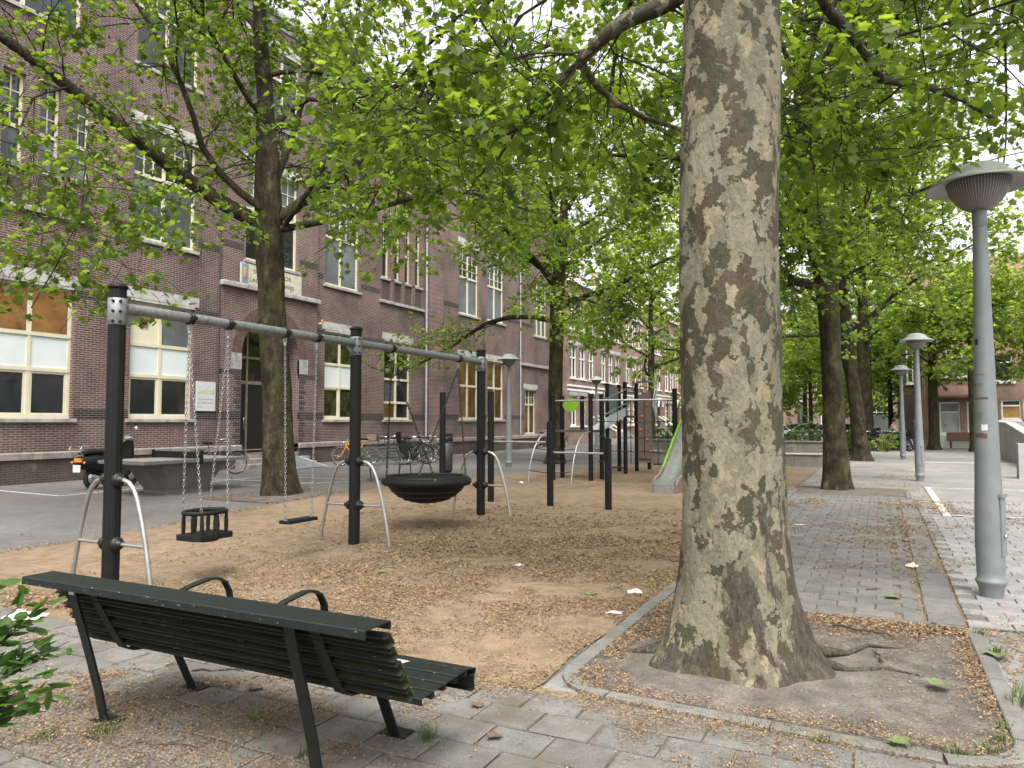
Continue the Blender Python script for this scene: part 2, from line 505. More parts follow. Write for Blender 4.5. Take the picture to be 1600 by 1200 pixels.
M['lamp'] = plain('lamp_grey_paint', (.155, .17, .172), .45, var=.12, scale=5, bump=.05)
M['lamphead'] = plain('lamp_hood_paint', (.25, .265, .24), .45, var=.14, scale=9)
def lampglass():
    k = NB('ribbed_lamp_glass'); x, y, z = k.sep(k.objc())
    ang = k.math('ARCTAN2', y, x)
    wv = k.math('SINE', k.math('MULTIPLY', ang, 64.0))
    c = k.ramp(wv, [(0, (.10, .095, .09)), (.8, (.26, .25, .24))])
    k.bump(wv, .5, .004)
    return k.fin(c, .25, 0, .6)
M['lampglass'] = lampglass()
M['concrete'] = plain('concrete', (.28, .277, .27), .85, var=.2, scale=3, bump=.25, bscale=50)
M['concretedark'] = plain('weathered_concrete', (.135, .125, .105), .85, var=.3, scale=2.5, bump=.3, bscale=50)
M['tableconc'] = plain('table_concrete', (.14, .133, .115), .8, var=.2, scale=3, bump=.2, bscale=60)
M['tabletop'] = plain('table_top_concrete', (.24, .235, .222), .6, var=.15, scale=4, bump=.1, bscale=60)
def bench_paint(name, algae=False, edge=None):
    """paint on a folded slat: object space runs along the slat (x), across (y) and into the fold (z)"""
    k = NB(name); p = k.objc(); x, y, z = k.sep(p)
    n = k.noise(p, 30, 5, .7)
    c = k.ramp(n, [(.35, (.005, .0070, .0066)), (.6, (.009, .0120, .0113)), (.8, (.022, .026, .025))])
    if algae:
        inside = k.ramp(k.math('ABSOLUTE', y), [(.014, (1, 1, 1)), (.028, (0, 0, 0))])
        g = k.noise(k.scaled(p, (1.0, 14, 14)), 2.6, 6, .65)
        c = k.mix(c, (.075, .078, .020), k.mix((0, 0, 0), k.ramp(g, [(.36, (0, 0, 0)), (.62, (.9, .9, .9))]), inside))
    chip = k.noise(k.scaled(p, (.4, 1, 1)), 70, 6, .75)
    if edge:
        near = k.math('MULTIPLY', k.ramp(k.math('ABSOLUTE', y), [(edge - .016, (0, 0, 0)), (edge - .002, (1, 1, 1))]), .055)
        chip = k.math('ADD', chip, near)
    c = k.mix(c, (.24, .24, .235), k.ramp(chip, [(.685, (0, 0, 0)), (.715, (.85, .85, .85))]))
    k.bump(k.noise(p, 80, 4), .25, .002)
    return k.fin(c, .5, 0, .3)
M['benchpaint'] = bench_paint('flaking_dark_green_paint')
M['benchalgae'] = bench_paint('algae_stained_green_paint', True, .029)
M['benchrail'] = bench_paint('edge_worn_green_paint', False, .0825)
M['benchseat'] = bench_paint('seat_worn_green_paint', False, .047)
M['bikeblack'] = plain('black_bicycle_paint', (.014, .014, .015), .4, var=.2)
M['bikegrey'] = plain('grey_bicycle_paint', (.16, .17, .18), .4, .3, var=.2)
M['bikeorange'] = plain('orange_bicycle_paint', (.72, .28, .02), .45, var=.1)
M['tyre'] = plain('tyre_rubber', (.016, .016, .016), .8, var=.2)
M['chrome'] = plain('chrome', (.6, .6, .6), .2, .95, var=.1)
M['plastic'] = plain('black_plastic', (.009, .009, .0095), .45, var=.2, spec=.3)
M['wicker'] = plain('brown_basket', (.16, .09, .06), .8, var=.3, scale=40)
M['taillight'] = plain('orange_lens', (.62, .20, .02), .25, var=.1)
M['redlens'] = plain('red_lens', (.4, .02, .01), .25, var=.1)
M['plate'] = plain('pale_number_plate', (.55, .54, .48), .4, var=.05)
M['carwhite'] = plain('white_car_paint', (.62, .64, .65), .25, var=.03)
M['cargrey'] = plain('silver_car_paint', (.33, .35, .37), .25, .4, var=.05)
M['carblack'] = plain('black_car_paint', (.02, .021, .023), .2, var=.1)
M['skin'] = plain('skin', (.42, .25, .18), .6, var=.08)
M['coatdark'] = plain('dark_grey_jacket', (.045, .055, .06), .85, var=.2)
M['coatbeige'] = plain('beige_jacket', (.46, .36, .27), .85, var=.12)
M['trousers'] = plain('dark_trousers', (.03, .032, .04), .85, var=.2)
M['hairdark'] = plain('dark_hair', (.018, .013, .01), .7, var=.2)
M['orangehat'] = plain('orange_headwear', (.60, .19, .02), .8, var=.1)
M['paper'] = plain('white_paper', (.52, .53, .54), .8, var=.06)
M['yellowed'] = plain('yellowed_paper', (.55, .50, .38), .8, var=.1)
M['bin'] = plain('dark_grey_bin', (.055, .053, .05), .5, .2, var=.15)
M['leafdead'] = plain('fallen_leaf', (.10, .135, .045), .7, var=.3, scale=30)
M['leafbrown'] = plain('dead_brown_leaf', (.10, .06, .04), .85, var=.3, scale=30)
def ink(name, c): return plain(name, c, .7, var=.08)
M['inkblack'] = ink('dark_lettering', (.05, .05, .055))
M['inkgrey'] = ink('grey_lettering', (.30, .31, .33))
M['inkgreen'] = ink('green_lettering', (.38, .48, .10))
M['tilecream'] = plain('cream_glazed_tile', (.50, .47, .38), .4, var=.2, scale=5)
M['tileblue'] = plain('blue_glazed_tile', (.16, .24, .30), .4, var=.2, scale=5)
M['tileochre'] = plain('ochre_glazed_tile', (.42, .24, .12), .4, var=.2, scale=5)
# ================================================================ ground
_F = Vector((-math.sin(R(YAW)) * math.cos(R(PITCH)), math.cos(R(YAW)) * math.cos(R(PITCH)), math.sin(R(PITCH))))
_Rt = Vector((math.cos(R(YAW)), math.sin(R(YAW)), 0)); _U = _Rt.cross(_F)
def view_px(x, y, z=0.0):
    """where the camera sees a point (only used to decide which of many pieces show largest)"""
    q = Vector((x, y, z - HEYE)); d = q.dot(_F)
    if d < .1: return None
    return (800 + 1150 * q.dot(_Rt) / d, 600 - 1150 * q.dot(_U) / d, d)
def seen(x, y, z=0.0, pad=60):
    p = view_px(x, y, z)
    return p is not None and -pad < p[0] < 1600 + pad and -pad < p[1] < 1200 + pad

_L = RNG.random((64, 64))
def vnoise(x, y, s):
    x = np.asarray(x) * s + 31.7; y = np.asarray(y) * s + 17.3
    i = np.floor(x).astype(int); j = np.floor(y).astype(int); u = x - i; v = y - j
    u = u * u * (3 - 2 * u); v = v * v * (3 - 2 * v)
    g = lambda a, b: _L[a % 64, b % 64]
    return (g(i, j) * (1 - u) + g(i + 1, j) * u) * (1 - v) + (g(i, j + 1) * (1 - u) + g(i + 1, j + 1) * u) * v
def fbm(x, y, s, o=4):
    t = 0; a = .5; n = 0
    for k in range(o):
        t = t + a * vnoise(x + k * 7.1, y - k * 3.3, s * 2 ** k); n += a; a *= .55
    return t / n

g = MB().add([(-260, -60, 0), (260, -60, 0), (260, 400, 0), (-260, 400, 0)], [(0, 1, 2, 3)])
tag(g.build('ground', M['asphalt']), 'grey asphalt of the school square', kind='structure')

# --- plaza pavers, far part as a sheet
pz = MB().add([(-1.86, 2.0, .004), (30, 2.0, .004), (30, 62, .004), (-1.86, 62, .004)], [(0, 1, 2, 3)])
plaza = tag(pz.build('pavement', M['farpaver']), 'grey paver plaza beside the play sand', kind='structure')

def poly_sheet(name, pts, z, mat, label, jitter=.05, step=.25):
    out = []
    for a, b in zip(pts, pts[1:] + pts[:1]):
        L = math.dist(a, b); n = max(1, int(L / step))
        for k in range(n):
            t = k / n
            nx, ny = -(b[1] - a[1]) / L, (b[0] - a[0]) / L
            j = random.uniform(-jitter, jitter) if k else 0
            out.append((a[0] + (b[0] - a[0]) * t + nx * j, a[1] + (b[1] - a[1]) * t + ny * j, z))
    me = bpy.data.meshes.new(name); bm = bmesh.new()
    f = bm.faces.new([bm.verts.new(p) for p in out]); bmesh.ops.triangulate(bm, faces=[f])
    bmesh.ops.recalc_face_normals(bm, faces=bm.faces)
    bm.to_mesh(me); bm.free(); me.materials.append(mat)
    if me.polygons and me.polygons[0].normal.z < 0: me.flip_normals()
    return tag(link(name, me), label, kind='structure')

SAND = [(-9.6, 5.3), (-9.6, 6.1), (-9.75, 7.4), (-10.05, 8.85), (-10.4, 10.2), (-10.75, 12), (-10.9, 14), (-10.85, 16), (-10.5, 18.2),
        (-9.9, 20.5), (-9.1, 23.4), (-8.1, 26.4), (-1.89, 26.8), (-1.87, 15), (-1.87, 4.2), (-1.9, 3.95), (-2.6, 3.80), (-4.0, 3.66), (-5.2, 3.52), (-6.8, 3.46), (-8.4, 3.6), (-9.3, 4.3)]
poly_sheet('play_sand', SAND, .012, M['sand'], 'tan sand play surface under the swings')

# --- slab paving in the foreground: joint bed + single slabs
bed = MB().add([(-9.5, .2, .008), (-1.88, .2, .008), (-1.88, 4.02, .008), (-9.5, 3.72, .008)], [(0, 1, 2, 3)])
bed.add([(-1.88, .2, .008), (3.6, .2, .008), (3.6, 4.10, .008), (-1.88, 4.10, .008)], [(0, 1, 2, 3)])
slabbed = tag(bed.build('slab_paving', M['joint']), 'concrete slab paving around the bench', kind='structure')

def piece_mesh(name, lx, ly, h, mat, ch=.006, n=4):
    out = []
    for k in range(n):
        b = MB(); b.box((0, 0, h / 2), (lx, ly, h), ch=ch)
        v = []
        for p in b.v: v.append((p[0] + random.uniform(-.004, .004), p[1] + random.uniform(-.004, .004), p[2] + (random.uniform(-.0015, .0015) if p[2] > h * .5 else 0)))
        b.v = v; out.append(b.mesh(name, mat))
    return out
def lay(parent, name, cells, meshes, z, lx, ly, h, mat, maxn=300):
    """cells nearest the viewer become parts, the rest one joined part"""
    cells = sorted(cells, key=lambda c: (not seen(c[0], c[1]), c[0] ** 2 + c[1] ** 2))
    rest = MB()
    for i, (x, y) in enumerate(cells):
        dz = random.uniform(-.0025, .0025)
        if i < maxn and seen(x, y):
            o = link(name, random.choice(meshes), parent, (x, y, z + dz), random.uniform(-.008, .008))
            o.rotation_euler.x = random.uniform(-.004, .004); o.rotation_euler.y = random.uniform(-.004, .004)
        else:
            rest.box((x, y, z + dz + h / 2), (lx, ly, h), rz=random.uniform(-.008, .008))
    if rest.v:
        tag(rest.build(name + '_field', mat, parent), kind='stuff')

LX, LY = .333, .262
sm = piece_mesh('slab', LX - .016, LY - .016, .02, M['slab'])
cells = []
for j in range(15):
    y = 3.861 - j * LY
    for i in range(-24, 11):
        x = -1.154 - LX / 2 + i * LX + (LX / 2 if j % 2 else 0)
        lim = 3.72 + (x + 9.5) / 7.62 * .3 if x < -1.9 else 4.06
        if y + LY / 2 > lim + .03: continue
        if x < -1.75 and y + LY > lim and random.random() < .35: continue
        cells.append((x, y))
lay(slabbed, 'slab', cells, sm, .006, LX - .016, LY - .016, .02, M['slab'], 280)

# --- pavers of the walk beside the tree row
bed = MB().add([(-1.74, 6.75, .008), (.28, 6.75, .008), (.28, 17.3, .008), (-1.74, 17.3, .008)], [(0, 1, 2, 3)])
walk = tag(bed.build('paver_walk', M['joint']), 'grey paver walk between the tree pits', kind='structure')
pm = piece_mesh('paver', .286, .19, .02, M['paver'])
cells = []
for j in range(53):
    for i in range(8):
        x = -1.60 + i * .3 + (.15 if j % 2 else 0) + .02; y = 6.85 + j * .198
        if x + .15 > .28 or x - .15 < -1.76: continue
        cells.append((x, y))
hm = piece_mesh('half_paver', .136, .19, .02, M['paver'], n=2)
for j in range(53):
    y = 6.85 + j * .198
    if j % 2: link('half_paver', random.choice(hm), walk, (-1.675, y, .006))
    else: link('half_paver', random.choice(hm), walk, (.195, y, .006))
lay(walk, 'paver', cells, pm, .006, .286, .19, .02, M['paver'])
bed = MB().add([(.285, 6.75, .008), (9.5, 6.75, .008), (9.5, 17.3, .008), (.285, 17.3, .008)], [(0, 1, 2, 3)])
band = tag(bed.build('paver_band', M['joint']), 'pale grey paver field around the lamp posts', kind='structure')
bm_ = piece_mesh('band_slab', .25, .295, .02, M['paver'], n=3)
lay(band, 'band_slab', [(.42, 6.9 + j * .305) for j in range(34)], bm_, .006, .25, .295, .02, M['paver'])
pp = piece_mesh('pale_paver', .292, .192, .02, M['paverpale'])
cells = []
for j in range(53):
    for i in range(29):
        x = .72 + i * .3 + (.15 if j % 2 else 0); y = 6.85 + j * .198
        if 14.25 < y < 20.3 and .86 < x < 1.06: continue
        cells.append((x, y))
for j in range(0, 53):
    if j % 2: link('half_paver', random.choice(hm), band, (.645, 6.85 + j * .198, .006))
lay(band, 'pale_paver', cells, pp, .006, .292, .192, .02, M['paverpale'], 240)
# white paver line of a marked playing field and thin painted lines
wl = empty('white_marking', (0, 0, 0)); tag(wl, 'white paver and paint lines marked on the plaza', kind='structure')
wm = piece_mesh('white_paver', .12, .29, .02, M['whitepaver'], n=2)
for j in range(20): link('white_paver', random.choice(wm), wl, (.955, 14.5 + j * .3, .0075), random.uniform(-.01, .01))
MB().add([(1.02, 14.39, .0295), (9, 15.3, .0295), (9, 15.36, .0295), (1.02, 14.45, .0295)], [(0, 1, 2, 3)]).build('painted_line', M['marking'], wl)
MB().add([(.9, 20.38, .009), (12, 20.9, .009), (12, 20.98, .009), (.9, 20.46, .009)], [(0, 1, 2, 3)]).build('painted_line', M['marking'], wl)
MB().add([(1.2, 33.0, .009), (12, 33.6, .009), (12, 33.9, .009), (1.2, 33.3, .009)], [(0, 1, 2, 3)]).build('painted_line', M['marking'], wl)
cl = empty('court_line', (0, 0, 0)); tag(cl, 'worn white court lines on the asphalt by the school', kind='structure')
for a, b in (((-18.3, 10.0), (-15.8, 9.87)), ((-15.8, 9.87), (-16.0, 16.1)), ((-16.0, 16.1), (-12.6, 16.3)), ((-14.2, 13.4), (-12.4, 16.0)), ((-18.0, 14.6), (-13, 14.9))):
    d = Vector((b[0] - a[0], b[1] - a[1], 0)); n = Vector((-d.y, d.x, 0)).normalized() * .035
    A, B = Vector((*a, .005)), Vector((*b, .005))
    MB().add([A - n, B - n, B + n, A + n], [(0, 1, 2, 3)]).build('painted_line', M['marking'], cl)

# --- tree pit: kerb stones + soil
def kerb_run(parent, pts, wid=.1, h=.034, name='kerb_stone'):
    """one kerb stone swept along a short run of points"""
    P = [Vector((p[0], p[1], 0)) for p in pts]; m = len(P); V = []
    for i in range(m):
        d = (P[min(i + 1, m - 1)] - P[max(i - 1, 0)]).normalized(); nn = Vector((-d.y, d.x, 0))
        for (u, z) in ((-wid / 2, 0), (-wid / 2, h - .006), (-wid / 2 + .007, h), (wid / 2 - .007, h), (wid / 2, h - .006), (wid / 2, 0)):
            V.append(P[i] + nn * u + Vector((0, 0, z)))
    Fc = [tuple(range(6)), tuple(reversed([(m - 1) * 6 + k for k in range(6)]))]
    for i in range(m - 1):
        for k in range(5):
            Fc.append((i * 6 + k, (i + 1) * 6 + k, (i + 1) * 6 + k + 1, i * 6 + k + 1))
    b = MB().add(V, Fc); return b.build(name, M['kerb'], parent)
def arc(cx, cy, r, a0, a1, n=7): return [(cx + r * math.cos(R(a0 + (a1 - a0) * k / n)), cy + r * math.sin(R(a0 + (a1 - a0) * k / n))) for k in range(n + 1)]
pit = empty('tree_pit', (0, 0, 0)); tag(pit, 'kerbed soil pit of the big plane tree', kind='structure')
x0, x1, y0, y1, rr = -1.80, .60, 4.12, 6.66, .38
kerb_run(pit, arc(x0 + rr, y0 + rr, rr, 180, 265))
kerb_run(pit, [(x0 + rr - .02, y0 - .001), (-.55, y0 - .03)]); kerb_run(pit, [(-.54, y0 - .032), (x1 - rr, y0 - .06)])
kerb_run(pit, arc(x1 - rr, y0 + rr - .06, rr, 272, 357))
kerb_run(pit, [(x1, y0 + rr - .05), (x1 - .005, 5.4)]); kerb_run(pit, [(x1 - .005, 5.41), (x1 - .01, y1 - .27)])
kerb_run(pit, arc(x1 - .27, y1 - .27, .26, 3, 86))
kerb_run(pit, [(x1 - .29, y1), (-.75, y1 + .02)]); kerb_run(pit, [(-.76, y1 + .02), (-1.72, y1 + .03)])
kerb_run(pit, [(x0, y0 + rr + .01), (x0 - .005, 5.5)]); kerb_run(pit, [(x0 - .005, 5.51), (x0 - .01, 6.5)])
for k in range(12):
    kerb_run(pit, [(-1.81, 6.51 + k), (-1.81, 7.5 + k)], .09, .026, 'edging_stone')

def soil_patch(name, cx, cy, hx, hy, mound, label, r=.35, n=44, z0=.012):
    X, Y = np.meshgrid(np.linspace(-1, 1, n), np.linspace(-1, 1, n))
    # squash the square into a rounded rectangle
    p = 8.0; s = (np.abs(X) ** p + np.abs(Y) ** p) ** (1 / p) / np.maximum(np.maximum(np.abs(X), np.abs(Y)), 1e-6)
    s = 1 / np.maximum(s, 1e-6); s = np.clip(s, .8, 1)
    x = X * hx * s; y = Y * hy * s
    d2 = (x - mound[0]) ** 2 + (y - mound[1]) ** 2
    edge = np.clip((1 - np.maximum(np.abs(X), np.abs(Y))) * 6, 0, 1)
    z = z0 + edge * (mound[2] * np.exp(-d2 / .5) + .022 * (fbm(x + cx, y + cy, 3.0) - .4))
    z = np.maximum(z, .010)
    V = np.stack([x + cx, y + cy, z], -1).reshape(-1, 3)
    i = np.arange(n - 1); a = (i[:, None] * n + i[None, :]).ravel()
    F = np.stack([a, a + 1, a + n + 1, a + n], -1)
    return tag(link(name, np_mesh(name, V, F, M['soil'], True)), label, kind='structure')
soil_patch('pit_soil', -.6, 5.37, 1.17, 1.24, (-.27, -.35, .07), 'bare trodden soil around the big plane tree')
soil_patch('soil_strip', -.65, 18.5, 1.2, 1.15, (-.2, 0, .05), 'soil patch at the foot of the second plane tree')
soil_patch('soil_ring', -11.7, 12.1, 1.1, 1.3, (.1, 0, .05), 'dark soil around the plane tree by the school')
p2 = empty('second_tree_pit'); tag(p2, 'kerb stones of the second tree pit', kind='structure')
kerb_run(p2, [(-1.86, 17.5), (-1.84, 18.6)]); kerb_run(p2, [(.48, 17.3), (.5, 18.9)]); kerb_run(p2, [(-.4, 17.2), (.42, 17.22)])
def in_poly(x, y, poly):
    c = np.zeros(x.shape, bool); n = len(poly)
    for i in range(n):
        (ax, ay), (bx, by) = poly[i], poly[i - 1]
        t = ((ay > y) != (by > y)) & (x < (bx - ax) * (y - ay) / (by - ay + 1e-12) + ax); c ^= t
    return c

# --- relief of the sand: trodden dents, scuffed hollows under the swings
_dent = [(random.uniform(-9.5, -2), random.uniform(4.2, 20), random.uniform(.05, .11)) for _ in range(420)]
_seg = [(SAND[i], SAND[(i + 1) % len(SAND)]) for i in range(len(SAND))]
def sand_edge(x, y):
    d = np.full(np.shape(x), 9.0)
    for (ax, ay), (bx, by) in _seg:
        vx, vy = bx - ax, by - ay; t = np.clip(((x - ax) * vx + (y - ay) * vy) / (vx * vx + vy * vy), 0, 1)
        d = np.minimum(d, np.hypot(x - ax - t * vx, y - ay - t * vy))
    return np.where(in_poly(x, y, SAND), d, -d)
def sand_h(x, y):
    x = np.asarray(x, float); y = np.asarray(y, float)
    z = .030 + .045 * (fbm(x, y, 1.1, 3) - .5) + .026 * (fbm(x + 5, y, 5.0, 3) - .5)
    for cy_, r_, dp in ((5.29, .42, .024), (6.62, .42, .024), (9.33, .8, .02)):
        z = z - dp * np.exp(-(((x + 6.1) / (r_ * 1.5)) ** 2 + ((y - cy_) / r_) ** 2))
    for dx_, dy_, r_ in _dent:
        m = (np.abs(x - dx_) < .35) & (np.abs(y - dy_) < .35)
        if m.any(): z = np.where(m, z - .012 * np.exp(-((x - dx_) ** 2 + (y - dy_) ** 2) / r_ ** 2), z)
    e_ = np.clip((sand_edge(x, y) - .05) / .5, 0, 1)
    return .0125 + np.clip(z - .0125, .0, .05) * e_
gx, gy = np.arange(-11.0, -1.8, .07), np.arange(3.4, 27.0, .07)
GX, GY = np.meshgrid(gx, gy); ED = sand_edge(GX, GY); nx_ = len(gx)
Vs = np.stack([GX, GY, sand_h(GX, GY)], -1).reshape(-1, 3)
ii = (np.arange(len(gy) - 1)[:, None] * nx_ + np.arange(nx_ - 1)[None, :]).ravel()
Fs = np.stack([ii, ii + 1, ii + nx_ + 1, ii + nx_], -1); inside = (ED.ravel() > .04); Fs = Fs[inside[Fs].all(1)]
tag(link('sand_relief', np_mesh('sand_relief', Vs, Fs, M['sand'], True)), 'trodden tan play sand with dents and scuffed hollows', kind='structure')

# --- fallen plane-tree fluff: tiny flakes, nobody could count them
def flakes(n, x0, x1, y0, y1, dens, size, z):
    x = RNG.uniform(x0, x1, n); y = RNG.uniform(y0, y1, n)
    keep = RNG.random(n) < dens(x, y); x = x[keep]; y = y[keep]; n = len(x)
    zz = z(x, y) if callable(z) else np.full(n, z)
    d = np.hypot(x, y); s = size * RNG.uniform(.5, 1.4, n) * np.clip(d / 6.0, .7, 2.2)
    a = RNG.uniform(0, 2 * math.pi, n); ux, uy = np.cos(a), np.sin(a); asp = RNG.uniform(.25, .6, n)
    t1, t2 = RNG.uniform(-.45, .45, n), RNG.uniform(-.5, .5, n)
    c = np.stack([x, y, zz + s * .25 + RNG.uniform(0, .004, n)], -1)
    u = np.stack([ux * s, uy * s, t1 * s], -1) / 2; v = np.stack([-uy * s * asp, ux * s * asp, t2 * s * asp], -1) / 2
    V = np.stack([c - u, c + v, c + u, c - v], 1).reshape(-1, 3)
    F = np.arange(4 * n).reshape(n, 4)
    return V, F, RNG.random(n)
def smooth(a, lo, hi): return np.clip((a - lo) / (hi - lo), 0, 1)
parts = []
def dA(x, y):
    n = fbm(x, y, 1.6, 5); n2 = fbm(x + 40, y, 5, 3)
    b = np.exp(-(((x + 3.2) / 1.5) ** 2 + ((y - 2.55) / .42) ** 2)) * .40 + np.exp(-((y - 3.95) / .16) ** 2) * .22 + np.exp(-((y - 4.1) / .1) ** 2) * .2 * (x > -1.6)
    return smooth(n * .6 + n2 * .4 + b * .8, .55, .72) * .95 + .02
parts.append(flakes(250000, -6.6, 1.2, 1.9, 4.12, dA, .017, .028))
def dB(x, y):
    e = np.maximum(np.exp(-((x + 1.75) / .3) ** 2), np.maximum(np.exp(-((y - 4.15) / .15) ** 2), np.maximum(np.exp(-((y - 6.55) / .38) ** 2), np.exp(-((x - .52) / .1) ** 2))))
    e = np.maximum(e, np.exp(-(((x + 1.4) / .4) ** 2 + ((y - 5.0) / .8) ** 2)))
    return np.clip(e * 1.0 * smooth(fbm(x, y, 2.5), .25, .5) + .05, 0, 1)
parts.append(flakes(60000, -1.74, .54, 4.16, 6.6, dB, .021, .03))
def dC(x, y):
    n = fbm(x, y, 1.3, 4)
    b = np.exp(-(((x - .15) / .6) ** 2 + ((y - 10.8) / 1.6) ** 2)) * .34 + np.exp(-((x - .28) / .06) ** 2) * .2 + np.exp(-((x - .57) / .05) ** 2) * .16 + np.exp(-((y - 7.0) / .35) ** 2) * .2 * (x > .2)
    return smooth(n + b, .58, .8) * .9 * (x < 2.4) + .015
parts.append(flakes(70000, -1.75, 3.0, 6.72, 17, dC, .017, .028))
parts.append(flakes(14000, .66, 2.2, 4.4, 6.8, lambda x, y: smooth(fbm(x, y, 1.5) + .15, .4, .6), .021, .012))
def dD(x, y):
    ok = in_poly(x, y, SAND)
    g_ = smooth(x, -6.6, -2.8) * smooth(12 - y, 0, 6) * 1.0 + np.exp(-((y - 4.0) / .3) ** 2) * .5 + .04
    return ok * np.clip(g_ * smooth(fbm(x, y, 2.1, 4), .28, .6), 0, 1)
parts.append(flakes(330000, -8, -1.88, 3.7, 13, dD, .021, sand_h))
def dE(x, y): return np.exp(-((x + 19.0) / .55) ** 2) * smooth(fbm(x, y, .9), .25, .5)
parts.append(flakes(20000, -19.3, -17.2, 8.5, 24, dE, .012, .002))
parts.append(flakes(26000, -1.9, .9, 17.2, 30, lambda x, y: smooth(fbm(x, y, 1.0) + np.exp(-((y - 18.3) / 1.2) ** 2) * .2, .5, .75), .012, .01))
parts.append(flakes(12000, -13, -10.4, 10.6, 14, lambda x, y: .5 * smooth(fbm(x, y, 2), .4, .6), .012, .02))
def dF(x, y):
    xb = np.interp(y, [4.3, 5.3, 7.4, 8.85, 10.2, 12, 14, 16, 18.2], [-9.4, -9.6, -9.75, -10.05, -10.4, -10.75, -10.9, -10.85, -10.5])
    return np.exp(-((x - xb) / .13) ** 2) * smooth(fbm(x, y, 1.5), .3, .6) + .012
parts.append(flakes(40000, -11.8, -8.8, 4.4, 18, dF, .016, .012))
parts.append(flakes(9000, -18, -11, 9, 24, lambda x, y: smooth(fbm(x, y, .7), .55, .75), .016, .003))
o_ = 0; VV, FF, AA = [], [], []
for V, F, A in parts:
    VV.append(V); FF.append(F + o_); AA.append(A); o_ += len(V)
tag(link('leaf_litter', np_mesh('leaf_litter', np.concatenate(VV), np.concatenate(FF), M['fluff'], False, np.concatenate(AA))),
    'tan plane-tree fluff lying in drifts over paving, soil and sand', 'litter', kind='stuff')
# ================================================================ school building
def wall_x(b, X, ya, yb, za, zb, ops, depth=.28):
    """wall facing +x at x=X with rectangular openings and their reveals"""
    ys = sorted({ya, yb, *[o[0] for o in ops], *[o[1] for o in ops]}); zs = sorted({za, zb, *[o[2] for o in ops], *[o[3] for o in ops]})
    ys = [q for q in ys if ya <= q <= yb]; zs = [q for q in zs if za <= q <= zb]
    for i in range(len(ys) - 1):
        for j in range(len(zs) - 1):
            cy, cz = (ys[i] + ys[i + 1]) / 2, (zs[j] + zs[j + 1]) / 2
            if any(o[0] < cy < o[1] and o[2] < cz < o[3] for o in ops): continue
            b.add([(X, ys[i], zs[j]), (X, ys[i + 1], zs[j]), (X, ys[i + 1], zs[j + 1]), (X, ys[i], zs[j + 1])], [(0, 1, 2, 3)])
    for (a, c, d, e) in ops:
        x = X - depth
        b.add([(X, a, d), (X, a, e), (x, a, e), (x, a, d)], [(0, 1, 2, 3)]); b.add([(X, c, d), (x, c, d), (x, c, e), (X, c, e)], [(0, 1, 2, 3)])
        b.add([(X, a, e), (X, c, e), (x, c, e), (x, a, e)], [(0, 1, 2, 3)]); b.add([(X, a, d), (x, a, d), (x, c, d), (X, c, d)], [(0, 1, 2, 3)])

